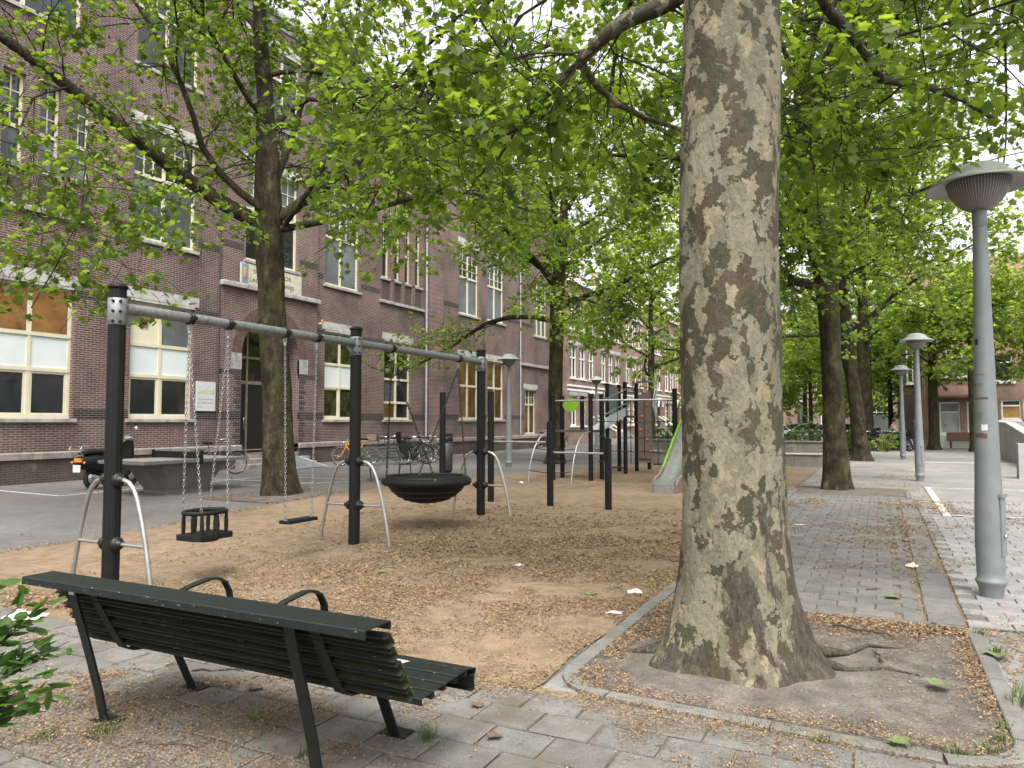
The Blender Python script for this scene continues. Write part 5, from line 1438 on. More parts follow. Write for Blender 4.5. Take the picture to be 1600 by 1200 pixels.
for y in HG:
    yo = y - 7.64
    b = MB()
    for dy in (-.028, .012): b.lathe([(.056, dy), (.066, dy + .002), (.066, dy + .014), (.056, dy + .016)], n=20, M=Matrix.Translation((0, yo, 2.62)) @ Matrix.Rotation(R(-90), 4, 'X'))
    b.box((.068, yo, 2.62), (.02, .07, .03))
    b.build('hanger_ring', M['plastic'], sw)
    b = MB(); b.box((0, yo, 2.54), (.035, .028, .08)); b.lathe([(.014, 2.46), (.016, 2.47), (.016, 2.5), (0, 2.505)], (0, yo, 0), 10); b.build('hanger', M['chain'], sw)

# toddler seat
YT = 5.29
ts = empty('toddler_swing', (SX, YT, .45)); tag(ts, 'black bucket toddler swing seat on four steel chains', 'swing seat')
ring = [(.165 * math.cos(2 * math.pi * k / 28) * (1 if abs(math.cos(2 * math.pi * k / 28)) < .8 else 1.0), .225 * math.sin(2 * math.pi * k / 28), .245) for k in range(28)]
MB().tube(ring, .022, 8, closed=True).build('rim', M['rubber'], ts)
b = MB(); b.prism([(-.17, -.2), (-.12, -.235), (.12, -.235), (.17, -.2), (.17, .2), (.12, .235), (-.12, .235), (-.17, .2)], -.02, .03)
b.lathe([(0, -.055), (.12, -.045), (.16, -.02)], n=20); b.build('seat', M['rubber'], ts)
for (x, y, sx) in ((-.13, -.15, 1), (.13, -.15, 1), (-.13, .15, 1), (.13, .15, 1), (.16, 0, 1.5), (-.16, 0, 1.5)):
    MB().tube([(x, y, .0), (x, y, .12), (x * .98, y * 1.0, .24)], [.016 * sx, .021 * sx, .014 * sx], 8).build('strut', M['rubber'], ts)
for yh, s_ in ((5.05, -1), (5.535, 1)):
    for x in (-.13, .13):
        tag(links((0, yh - YT, 2.0), (x, s_ * .16, .26)).build('chain', M['chain'], ts), kind='stuff')
# flat seat
YF = 6.625
fs = empty('flat_swing', (SX, YF, .45)); tag(fs, 'flat black rubber swing seat on two steel chains', 'swing seat')
b = MB(); b.prism([(-.085, -.23), (-.06, -.245), (.06, -.245), (.085, -.23), (.085, .23), (.06, .245), (-.06, .245), (-.085, .23)], -.018, .018); b.build('seat', M['rubber'], fs)
for yh, s_ in ((6.36, -1), (6.89, 1)):
    tag(links((0, yh - YF, 2.0), (0, s_ * .215, .02), .046).build('chain', M['chain'], fs), kind='stuff')
    MB().box((0, s_ * .215, .012), (.04, .02, .03)).build('chain_shackle', M['chain'], fs)
# nest swing
YN = 9.33
ns = empty('nest_swing', (SX, YN, .45)); tag(ns, 'round black nest swing bowl on black chains', 'swing')
b = MB(); b.lathe([(.0, -.055), (.2, -.04), (.34, .0), (.46, .065), (.55, .155), (.60, .25), (.62, .275), (.60, .30), (.56, .315), (.5, .22), (.36, .12), (.2, .06), (0, .05)], n=56)
b.build('basket', M['rubber'], ns)
V = []
for k in range(40):
    a = 2 * math.pi * k / 40; V.append((.615 * math.cos(a), .615 * math.sin(a), .262))
MB().tube(V, .058, 12, closed=True).build('rim', M['rubber'], ns)
V = [(.60 * math.cos(2 * math.pi * k / 40), .60 * math.sin(2 * math.pi * k / 40), .322) for k in range(40)]
MB().tube(V, .022, 8, closed=True).build('rim_ring', M['plastic'], ns)
for k in range(5):   # woven ropes seen on the underside
    rr_ = .16 + k * .09; z = float(np.interp(rr_, [0, .2, .34, .46, .55, .6], [-.055, -.04, .0, .065, .155, .25])) - .002
    MB().tube([(rr_ * math.cos(2 * math.pi * q / 32), rr_ * math.sin(2 * math.pi * q / 32), z) for q in range(32)], .011, 6, closed=True).build('rope_ring', M['rope'], ns)
for yh, s_ in ((8.42, -1), (10.24, 1)):
    for x in (-.42, .42):
        tag(links((0, yh - YN, 2.0), (x, s_ * .43, .33), .05, .0062, .013).build('chain', M['chainblack'], ns), kind='stuff')
        MB().box((x, s_ * .43, .315), (.05, .05, .03)).build('chain_bracket', M['chain'], ns)

# horizontal bars
hbx = [(-7.93, 2.19), (-6.82, 2.19), (-5.56, 1.6), (-4.42, 1.3)]
hz = empty('turning_bars', (-6.2, 12.7, 0)); tag(hz, 'row of four black posts with stainless turning bars on the sand', 'turning bars')
for x, h in hbx:
    p = post_mesh(h, .062).build('post', M['post'], hz, (x + 6.2, 0, 0))
for (xa, xb, z) in ((-6.82, -5.56, 1.21), (-5.56, -4.42, 1.02)):
    MB().tube([(xa + 6.2 + .05, 0, z), (xb + 6.2 - .05, 0, z)], .019, 10).build('bar', M['stainless'], hz)
    for q in (xa + .06, xb - .06): MB().box((q + 6.2, 0, z), (.03, .06, .06)).build('bar_socket', M['plastic'], hz)

# climbing frame
cf = empty('climbing_frame', (-7, 20, 0)); tag(cf, 'climbing frame of black posts with rope net, ramp and climbing wall', 'climbing frame')
def L_(x, y, z=0): return (x + 7, y - 20, z)
P1, P2, P4, P5, P11 = (-7.97, 18.4), (-8.03, 19.2), (-6.9, 18.45), (-6.88, 19.25), (-4.72, 18.75)
P6, P7, P8, P9, P10 = (-7.45, 21.35), (-7.42, 22.4), (-6.9, 21.4), (-6.9, 22.55), (-6.77, 23.5)
P12, P13 = (-3.75, 18.8), (-3.75, 19.7)
for (x, y), h in ((P1, 2.28), (P2, 2.28), (P4, 2.3), (P5, 2.3), (P11, 2.4), (P6, 2.72), (P7, 2.72), (P8, 2.75), (P9, 2.76), (P10, 2.2), (P12, 2.4), (P13, 2.4)):
    p = post_mesh(h, .062).build('post', M['post'], cf, L_(x, y)); cap(.062).build('cap', M['post'], p, (0, 0, h))
post_mesh(.95, .062).build('post', M['post'], cf, L_(-7.45, 19.25, 1.36))
def tb(a, c, r=.019, mat='stainless', name='rail'): return MB().tube([L_(*a), L_(*c)], r, 8).build(name, M[mat], cf)
tb((P1[0], 18.42, 2.16), (P4[0], 18.45, 2.16), .024); tb((P4[0], 18.45, 2.16), (P11[0], 18.75, 2.16), .024)
MB().prism([(-8.0 + 7, 18.42 - 20), (-6.9 + 7, 18.42 - 20), (-6.9 + 7, 19.24 - 20), (-8.0 + 7, 19.24 - 20)], 1.31, 1.37).build('platform', M['bin'], cf)
MB().prism([(-7.45 + 7, 1.38), (-6.9 + 7, 1.38), (-6.9 + 7, 2.5), (-7.45 + 7, 2.5)], 1.72, 1.78).build('platform', M['bin'], cf)
MB().prism([(-4.72 + 7, -1.25), (-3.75 + 7, -1.25), (-3.75 + 7, -.3), (-4.72 + 7, -.3)], 1.45, 1.51).build('platform', M['bin'], cf)
disc = MB(); disc.lathe([(.0, -.015), (.235, -.015), (.235, .015), (0, .015)], n=28, smooth=False, M=Matrix.Translation(L_(-7.74, 19.12, 2.06)) @ Matrix.Diagonal((1, 1, .8, 1)) @ Matrix.Rotation(R(90), 4, 'X')); disc.build('play_disc', M['green'], cf)
MB().add([L_(-7.45, 21.36, 1.8), L_(-7.45, 22.4, 1.8), L_(-7.45, 22.4, 2.66), L_(-7.45, 21.36, 2.66), L_(-7.42, 21.36, 1.8), L_(-7.42, 22.4, 1.8), L_(-7.42, 22.4, 2.66), L_(-7.42, 21.36, 2.66)],
         [(0, 3, 2, 1), (4, 5, 6, 7), (0, 1, 5, 4), (1, 2, 6, 5), (2, 3, 7, 6), (3, 0, 4, 7)]).build('side_panel', M['bluepanel'], cf)
# ramp bridge
MB().add([L_(-7.35, 19.25, 1.34), L_(-6.9, 19.25, 1.34), L_(-6.95, 21.4, 1.76), L_(-7.42, 21.4, 1.76), L_(-7.35, 19.25, 1.30), L_(-6.9, 19.25, 1.30), L_(-6.95, 21.4, 1.72), L_(-7.42, 21.4, 1.72)],
         [(0, 1, 2, 3), (7, 6, 5, 4), (0, 4, 5, 1), (1, 5, 6, 2), (2, 6, 7, 3), (3, 7, 4, 0)]).build('ramp', M['greypanel'], cf)
MB().add([L_(-6.84, 19.6, 1.42), L_(-6.88, 21.36, 1.77), L_(-6.88, 21.36, 2.02), L_(-6.84, 19.6, 1.72), L_(-6.82, 19.6, 1.42), L_(-6.86, 21.36, 1.77), L_(-6.86, 21.36, 2.02), L_(-6.82, 19.6, 1.72)],
         [(0, 3, 2, 1), (4, 5, 6, 7), (0, 1, 5, 4), (1, 2, 6, 5), (2, 3, 7, 6), (3, 0, 4, 7)]).build('ramp_panel', M['greypanel'], cf)
tb((-6.82, 19.25, 2.18), (-6.86, 21.4, 2.58)); tb((-7.4, 19.3, 1.85), (-7.47, 21.4, 2.58)); tb((-6.82, 19.3, 1.78), (-6.86, 21.4, 2.15)); 
# arched rope ladder
for (x, y), (xb, yb) in (((-8.22, 17.35), P1), ((-7.0, 17.3), P4)):
    dx, dy = xb - x, yb - y
    pts = [L_(x + dx * a, y + dy * a, z) for a, z in ((0, 0), (.04, .3), (.12, .62), (.25, .92), (.45, 1.16), (.7, 1.30), (1.0, 1.34))]
    MB().tube(pts, .021, 10).build('ladder_rail', M['stainless'], cf)
for a, z in ((.05, .33), (.13, .62), (.26, .90)):
    q = [L_(-8.22 + (P1[0] + 8.22) * a + t * ((-7.0 + (P4[0] + 7.0) * a) - (-8.22 + (P1[0] + 8.22) * a)), 17.33 + 1.07 * a, z - .05 * math.sin(math.pi * t)) for t in np.linspace(0, 1, 7)]
    MB().tube(q, .012, 6).build('ladder_rope', M['rope'], cf)
# rope net and hanging steps along the front
for z in (1.62, 1.22, .86):
    pts = [L_(-6.75 + 2.03 * t, 18.5 + .25 * t, z - .05 * math.sin(math.pi * t)) for t in np.linspace(0, 1, 9)]
    MB().tube(pts, .011, 6).build('net_rope', M['rope'], cf)
for k, x in enumerate((-6.55, -6.2, -5.85, -5.5, -5.15, -4.9)):
    y = 18.5 + .25 * (x + 6.75) / 2.03; zb = (.55, .40, .5, .62, .5, .7)[k]
    MB().tube([L_(x, y, 2.15), L_(x, y, zb)], .011, 6).build('net_rope', M['rope'], cf)
    if k in (0, 1, 3, 4): MB().lathe([(.0, -.02), (.15, -.015), (.16, 0), (.15, .015), (0, .03)], L_(x, y, zb), 18).build('step_disc', M['plastic'], cf)
    for z in (1.6, 1.2, .84): MB().lathe([(0, -.025), (.022, -.015), (.022, .015), (0, .025)], L_(x, y, z), 8).build('rope_knot', M['plastic'], cf)
# climbing wall with holds
cw = MB().add([L_(-6.68, 22.0, .35), L_(-6.24, 22.0, .35), L_(-6.24, 22.08, .35), L_(-6.68, 22.08, .35), L_(-6.68, 22.0, 2.4), L_(-6.30, 22.0, 2.55), L_(-6.30, 22.08, 2.55), L_(-6.68, 22.08, 2.4)],
              [(0, 3, 2, 1), (4, 5, 6, 7), (0, 1, 5, 4), (1, 2, 6, 5), (2, 3, 7, 6), (3, 0, 4, 7)]).build('climbing_wall', M['brownpanel'], cf)
for x, z in ((-6.6, 1.35), (-6.4, 1.05), (-6.3, .7), (-6.5, .5), (-6.55, 1.75), (-6.4, 2.1)):
    MB().lathe([(.045, 0), (.04, .03), (0, .045)], n=8, M=Matrix.Translation(L_(x, 21.998, z)) @ Matrix.Rotation(R(90), 4, 'X')).build('hold', M['holdorange'], cw)
# banister slide: two bent tubes from the tower
for dy in (0, .35):
    pts = [(-7.0, 22.4 + dy * .6, 2.55), (-6.95, 22.4 + dy * .6, 2.75), (-6.8, 22.35 + dy * .6, 2.84), (-6.4, 22.25 + dy * .6, 2.84), (-6.2, 22.1 + dy * .6, 2.78), (-6.12, 21.9 + dy * .6, 2.6), (-6.1, 21.6 + dy * .6, 2.1), (-5.9, 21.2 + dy * .5, 1.75), (-5.0, 20.1 + dy * .3, 1.0), (-4.5, 19.6, .75)]
    MB().tube([L_(*p) for p in pts], .024, 8).build('slide_tube', M['stainless'], cf)
tb((-6.9, 21.4, 2.5), (-6.9, 22.55, 2.5), .02, 'post')
# slide
sl = empty('slide', (-4.27, 16.4, 0)); tag(sl, 'stainless slide with lime green sides coming down onto the sand', 'slide')
prof = [(15.95, .20), (16.25, .215), (16.55, .26), (16.85, .40), (17.2, .62), (17.9, 1.06), (18.4, 1.36), (18.75, 1.5)]
W_ = .24
chute = MB()
V = []
for y, z in prof: V += [(-W_, y - 16.4, z + .1), (-W_ + .015, y - 16.4, z), (W_ - .015, y - 16.4, z), (W_, y - 16.4, z + .1)]
Fc = []
for i in range(len(prof) - 1):
    for k in range(3): Fc.append((i * 4 + k, i * 4 + k + 1, i * 4 + 4 + k + 1, i * 4 + 4 + k))
chute.add(V, Fc, True); chute.build('chute', M['stainless'], sl)
for s_ in (-1, 1):
    for (i0, i1, mt, nm) in ((0, 3, 'brownpanel', 'chute_foot'), (3, 7, 'green', 'side')):
        b = MB()
        for i in range(i0, i1):
            (ya, za), (yb, zb) = prof[i], prof[i + 1]; x0_, x1_ = s_ * W_, s_ * (W_ + .045)
            top = .16 if i >= 2 else .12; lo = .10 if i >= 3 else min(.2, za)
            V = [(x, y - 16.4, z) for x in (x0_, x1_) for y, z in ((ya, max(0, za - lo)), (yb, max(0, zb - lo)), (yb, zb + .17), (ya, za + (top if i else .02)))]
            b.add(V, [(0, 3, 2, 1), (4, 5, 6, 7), (0, 1, 5, 4), (1, 2, 6, 5), (2, 3, 7, 6), (3, 0, 4, 7)])
        b.build(nm, M[mt], sl)
MB().box((0, 15.97 - 16.4, .10), (.46, .05, .19)).build('end_lip', M['stainless'], sl)
# ================================================================ bench in the foreground
def channel(x0, x1, wd=.10, dp=.03, th=.004, M=None):
    """folded steel slat: a shallow U channel along x, open to -z"""
    pr = [(-wd / 2, -dp), (-wd / 2, -.004), (-wd / 2 + .005, 0), (wd / 2 - .005, 0), (wd / 2, -.004), (wd / 2, -dp), (wd / 2 - th, -dp), (wd / 2 - th, -th), (-wd / 2 + th, -th), (-wd / 2 + th, -dp)]
    b = MB(); n = len(pr); N = 8
    V = [(x0 + (x1 - x0) * i / N, p[0], p[1]) for i in range(N + 1) for p in pr]
    Fc = []
    for i in range(N):
        for k in range(n): Fc.append((i * n + k, (i + 1) * n + k, (i + 1) * n + (k + 1) % n, i * n + (k + 1) % n))
    for i in (0, N):
        o = i * n
        for q in ((0, 1, 8, 9), (1, 2, 3, 4, 7, 8), (4, 5, 6, 7)): Fc.append(tuple(o + k for k in (q if i == 0 else reversed(q))))
    return b.add(V, Fc, False, M)
bench = empty('park_bench', (-2.85, 2.7, 0)); tag(bench, 'old dark green slatted steel bench with algae-stained back in the foreground', 'bench')
def B_(y, z): return (0, y - 2.7, z)
X0, X1 = -1.06, 1.10
def rot(y, z, ang): return Matrix.Translation((0, y - 2.7, z)) @ Matrix.Rotation(R(ang), 4, 'X')
def slat(name, mat, y, z, ang, wd, dp=.03, th=.004, dx=0.0):
    o = channel(X0 + dx, X1 - dx, wd, dp, th).build(name, M[mat], bench, (0, y - 2.7, z)); o.rotation_euler.x = R(ang); return o
slat('top_rail', 'benchrail', 2.345, .815, 0, .165, .036, .005)
for k, (y, z) in enumerate([(2.448, .742), (2.486, .677), (2.524, .612), (2.562, .547), (2.600, .482)]): slat('back_slat', 'benchalgae', y, z, -60 + random.uniform(-2, 2), .058, .036, .005, .01 + random.uniform(-.006, .006))
for y in (2.69, 2.785, 2.88, 2.975): slat('seat_slat', 'benchseat', y, .438 + (y - 2.69) * .03, 1.5, .084)
slat('seat_slat', 'benchseat', 3.068, .44, -12, .09)
slat('front_slat', 'benchseat', 3.098, .372, -85, .075)
for x in (-.84, .61):
    # one flat bar: rear leg, over the top, down behind the slats, under the seat
    leg_ = [B_(2.585, 0), B_(2.54, .2), B_(2.47, .45), B_(2.40, .68), B_(2.388, .735), B_(2.395, .765), B_(2.415, .782), B_(2.44, .785)]
    MB().ribbon([(x, q[1], q[2]) for q in leg_], (1, 0, 0), .062, .012).build('rear_leg', M['benchpaint'], bench)
    x2 = x + .10
    sup = [B_(2.405, .776), B_(2.45, .68), B_(2.50, .585), B_(2.555, .49), B_(2.60, .42), B_(2.645, .396), B_(2.70, .388), B_(2.85, .395), B_(3.05, .402)]
    MB().ribbon([(x2, q[1], q[2]) for q in sup], (1, 0, 0), .058, .010).build('support', M['benchpaint'], bench)
    fl = [B_(2.95, .395), B_(3.01, .25), B_(3.13, 0)]
    MB().ribbon([(x + .02, q[1], q[2]) for q in fl], (1, 0, 0), .062, .012).build('front_leg', M['benchpaint'], bench)
    for y in (2.59, 3.145): MB().bb(x - .06, x + .09, y - 2.7 - .05, y - 2.7 + .05, .0, .034).build('foot_plate', M['benchpaint'], bench)
    xa = x + .36 if x < 0 else x - .40
    arm = [B_(2.50, .60), B_(2.62, .665), B_(2.78, .715), B_(2.92, .735), B_(2.98, .728), B_(3.03, .70), B_(3.065, .64), B_(3.08, .55), B_(3.085, .45)]
    MB().ribbon([(xa, q[1], q[2]) for q in arm], (1, 0, 0), .045, .010).build('armrest', M['benchpaint'], bench)
MB().bb(-.865, -.825, 2.384 - 2.7 - .003, 2.384 - 2.7 + .012, .722, .752).build('sticker', M['paper'], bench)
MB().add([(.62, 2.945 - 2.7, .4485), (.78, 2.95 - 2.7, .4485), (.80, 3.00 - 2.7, .4500), (.66, 3.005 - 2.7, .4500)], [(0, 1, 2, 3)]).build('worn_patch', M['stone'], bench)

# ================================================================ lamp posts
def lamp(x, y, label, rz=0, tilt=0):
    e = empty('lamp_post', (x, y, 0), rz); tag(e, label, 'lamp post', 'grey lamp posts of the square')
    b = MB(); b.lathe([(.088, 0), (.090, .02), (.102, .11), (.120, .15), (.126, .165), (.124, .18), (.110, .195), (.112, .25), (.117, .5), (.113, .80), (.104, 1.1), (.096, 1.45), (.083, 2.1), (.069, 2.8), (.058, 3.36), (.056, 3.40)], n=28); b.build('pole', M['lamp'], e)
    b = MB(); b.lathe([(.058, 3.385), (.060, 3.39), (.062, 3.55), (.050, 3.56)], n=24); b.build('neck', M['lamp'], e)
    d = MB(); d.box((.113, 0, .66), (.012, .085, .52)); d.box((.116, 0, .935), (.03, .10, .03)); d = d.build('service_door', M['lamp'], e)
    MB().lathe([(.014, 0), (.014, .02), (0, .022)], n=10, M=Matrix.Translation((.119, 0, .58)) @ Matrix.Rotation(R(90), 4, 'Y')).build('door_lock', M['chrome'], d)
    g_ = MB(); g_.lathe([(.055, 3.535), (.12, 3.565), (.19, 3.63), (.235, 3.70), (.262, 3.79), (.26, 3.815)], n=64); g_.build('lamp_bowl', M['lampglass'], e)
    h = MB(); h.lathe([(.258, 3.812), (.40, 3.772), (.424, 3.764), (.43, 3.772), (.40, 3.795), (.32, 3.832), (.262, 3.862), (.25, 3.882), (.215, 3.928), (.155, 3.962), (.08, 3.982), (0, 3.987)], n=48); h.build('hood', M['lamphead'], e)
    return e
l1 = lamp(.855, 7.93, 'grey lamp post with sticker scraps right beside the big tree pit', R(-30))
for (z, w_, h, a, mt) in ((2.30, .03, .05, 250, 'plastic'), (1.92, .10, .03, 250, 'concretedark'), (1.80, .12, .02, 270, 'leafbrown'), (1.62, .05, .06, 262, 'concretedark'), (1.52, .05, .05, 285, 'paper'), (1.45, .11, .045, 265, 'leafbrown'), (2.02, .09, .012, 262, 'concretedark')):
    r_ = np.interp(z, [1.1, 1.45, 2.1, 2.8], [.104, .096, .083, .069]) + .0015; b = MB(); n = 6; V = []
    a0 = R(a) - w_ / r_ / 2 * 1.0
    for k in range(n + 1):
        t = a0 + w_ / r_ * k / n; jit = random.uniform(-.4, .4) * h * .3
        V += [(r_ * math.cos(t), r_ * math.sin(t), z + jit), (r_ * .998 * math.cos(t), r_ * .998 * math.sin(t), z + h + random.uniform(-.4, .4) * h * .3)]
    b.add(V, [(2 * k, 2 * k + 2, 2 * k + 3, 2 * k + 1) for k in range(n)]); b.build('sticker', M[mt], l1)
for x, y, lb in ((.9, 22.6, 'grey lamp post standing by the start of the white paver line'), (.8, 35.2, 'grey lamp post between the leaning plane tree and the corner house'),
                 (-11.69, 23.1, 'grey lamp post in front of the amber-lit school windows'), (-13.4, 36.7, 'grey lamp post seen through the climbing frame'),
                 (10.0, 46.2, 'grey lamp post behind the concrete ramp wall'), (-8.0, 88, 'tiny pale lamp post far down the street')):
    copy_tree(l1, None, (x, y, 0), R(random.uniform(-60, 20)), lb)
for o in list(COL.objects):      # stickers only on the first lamp post
    if o.name.startswith('sticker') and o.parent and o.parent.name.startswith('lamp_post.'): bpy.data.objects.remove(o)

# ================================================================ concrete things
tt = empty('table_tennis_table', (-14.41, 11.67, 0), R(-1)); tag(tt, 'concrete table tennis table with dark net beside the school', 'table')
b = MB(); 
def frustum(b, z0, z1, ax, ay, bx, by): 
    V = [(-ax, -ay, z0), (ax, -ay, z0), (ax, ay, z0), (-ax, ay, z0), (-bx, -by, z1), (bx, -by, z1), (bx, by, z1), (-bx, by, z1)]
    b.add(V, [(0, 3, 2, 1), (4, 5, 6, 7), (0, 1, 5, 4), (1, 2, 6, 5), (2, 3, 7, 6), (3, 0, 4, 7)])
frustum(b, 0, .07, .42, .50, .43, .51); frustum(b, .071, .69, .42, .50, .64, .86); b.build('base', M['tableconc'], tt)
MB().box((0, 0, .725), (1.52, 2.74, .07), ch=.008).build('table_top', M['tabletop'], tt)
e_ = MB(); e_.box((0, 1.365, .735), (1.54, .03, .055)); e_.box((0, -1.365, .735), (1.54, .03, .055)); e_.box((.755, 0, .735), (.03, 2.70, .054)); e_.box((-.755, 0, .735), (.03, 2.70, .054)); e_.build('edge_trim', M['galv'], tt)
MB().box((0, 0, .845), (1.66, .025, .15)).build('net', M['plastic'], tt)
for s_ in (-1, 1): MB().box((s_ * .82, 0, .80), (.04, .06, .30)).build('net_post', M['plastic'], tt)

pw = empty('planter_wall', (-5.1, 28.2, 0)); tag(pw, 'low weathered concrete planter wall with a seat ledge behind the sand', 'planter')
for k in range(7):
    x0_ = -8.3 + k * .92
    MB().bb(x0_ + 5.1 + .004, x0_ + 5.1 + .916, -.25, .2, 0, .42, ch=.008).build('ledge_block', M['concretedark'], pw)
    MB().bb(x0_ + 5.1 + .006, x0_ + 5.1 + .914, -.29, .22, .423, .47, ch=.008).build('ledge_cap', M['concrete'], pw)
    MB().bb(x0_ + 5.1 + .005, x0_ + 5.1 + .915, .9, 1.15, 0, .83, ch=.008).build('wall_block', M['concretedark'], pw)
    MB().bb(x0_ + 5.1 + .003, x0_ + 5.1 + .917, .86, 1.2, .833, .88, ch=.008).build('coping', M['concretedark'], pw)
rw = empty('ramp_wall', (4.2, 33, 0)); tag(rw, 'pale concrete ramp wall with a sloping top', 'concrete wall')
V = []
for x in (4.55, 4.9):
    for y, z0, z1 in ((25.6, 0, .62), (29.5, 0, .95), (36.0, 0, 1.55), (41.0, 0, 1.66)): V += [(x - 4.2, y - 33, z0), (x - 4.2, y - 33, z1)]
Fc = []
for k in range(3): Fc += [(2 * k, 2 * k + 1, 2 * k + 3, 2 * k + 2), (8 + 2 * k, 8 + 2 * k + 2, 8 + 2 * k + 3, 8 + 2 * k + 1), (2 * k + 1, 8 + 2 * k + 1, 8 + 2 * k + 3, 2 * k + 3)]
Fc += [(0, 8, 9, 1), (6, 7, 15, 14)]
MB().add(V, Fc).build('parapet', M['concrete'], rw)
MB().bb(.35, 9, 8.0, 8.35, 0, 1.6).build('cross_wall', M['concrete'], rw)
pb = MB(); pb.bb(-.35, 3.2, -.2, .2, 0, .98, ch=.01); pb = pb.build('concrete_block', M['concrete'], None, (3.75, 24.9, 0)); tag(pb, 'pale concrete end block standing before the ramp wall', 'concrete block')
# stone window-seat bench before the red house
sb = empty('garden_bench', (4.7, 51.2, 0)); tag(sb, 'brown garden bench against the white base of the red brick house', 'bench')
MB().bb(-1.2, 1.2, -.2, .2, .42, .5).build('seat', M['wicker'], sb); MB().bb(-1.2, 1.2, .15, .2, .5, .95).build('backrest', M['wicker'], sb)
for x in (-1.0, 1.0): MB().bb(x - .05, x + .05, -.15, .15, 0, .42).build('leg', M['bin'], sb)

# second bench (metal slats) by the court
b2 = empty('metal_bench', (-12.3, 16.75, 0), R(90 - 4)); tag(b2, 'grey metal slatted bench facing away from the school bicycles', 'bench')
for k, (y, z) in enumerate(((.10, .46), (.0, .455), (-.10, .45), (-.2, .44))): MB().box((0, y, z), (1.9, .075, .03), ch=.006).build('seat_slat', M['galv'], b2)
for k in range(5): MB().box((0, .235 + k * .025, .53 + k * .085), (1.9, .02, .06)).build('back_slat', M['galv'], b2)
for x in (-.85, .85):
    MB().ribbon([(x, -.22, 0), (x, -.18, .42), (x, .16, .43), (x, .34, .92)], (1, 0, 0), .05, .012).build('frame', M['bin'], b2)
    MB().ribbon([(x, .18, .42), (x, .24, 0)], (1, 0, 0), .05, .012).build('leg', M['bin'], b2)
for x in (-.3, .3): MB().ribbon([(x, .27, .66), (x, .1, .70), (x, -.1, .69), (x, -.19, .62), (x, -.2, .46)], (1, 0, 0), .035, .01).build('armrest', M['galv'], b2)
# litter bin
bn = empty('litter_bin', (-12.25, 19.85, 0)); tag(bn, 'tall dark grey litter bin with a black hood by the court', 'bin')
MB().lathe([(.19, .06), (.20, .07), (.20, .92), (.19, .93)], n=28).build('body', M['bin'], bn); MB().lathe([(.15, 0), (.15, .06)], n=20).build('foot', M['plastic'], bn)
h_ = MB(); h_.lathe([(.202, .98), (.21, 1.0), (.21, 1.09), (.17, 1.13), (0, 1.145)], n=28); h_.build('hood', M['plastic'], bn)
for a in (40, 130, 220, 310): MB().box((.18 * math.cos(R(a)), .18 * math.sin(R(a)), .955), (.03, .03, .07)).build('hood_stay', M['plastic'], bn)
# ================================================================ bicycles
RW_ = .335
def wheel_meshes():
    t = MB(); t.tube([(RW_ * math.cos(2 * math.pi * k / 28), 0, RW_ * math.sin(2 * math.pi * k / 28)) for k in range(28)], .019, 6, closed=True)
    r = MB(); r.tube([((RW_ - .022) * math.cos(2 * math.pi * k / 28), 0, (RW_ - .022) * math.sin(2 * math.pi * k / 28)) for k in range(28)], .009, 4, closed=True)
    for k in range(18):
        a = 2 * math.pi * k / 18; r.tube([(.02 * math.cos(a + .4), .02 * (-1) ** k, .02 * math.sin(a + .4)), ((RW_ - .022) * math.cos(a), 0, (RW_ - .022) * math.sin(a))], .0018, 3, caps=False)
    r.lathe([(.022, -.04), (.022, .04)], n=8, M=Matrix.Rotation(R(90), 4, 'X'))
    return t.mesh('tyre', M['tyre']), r.mesh('rim', M['chrome'])
TY, RM = wheel_meshes()
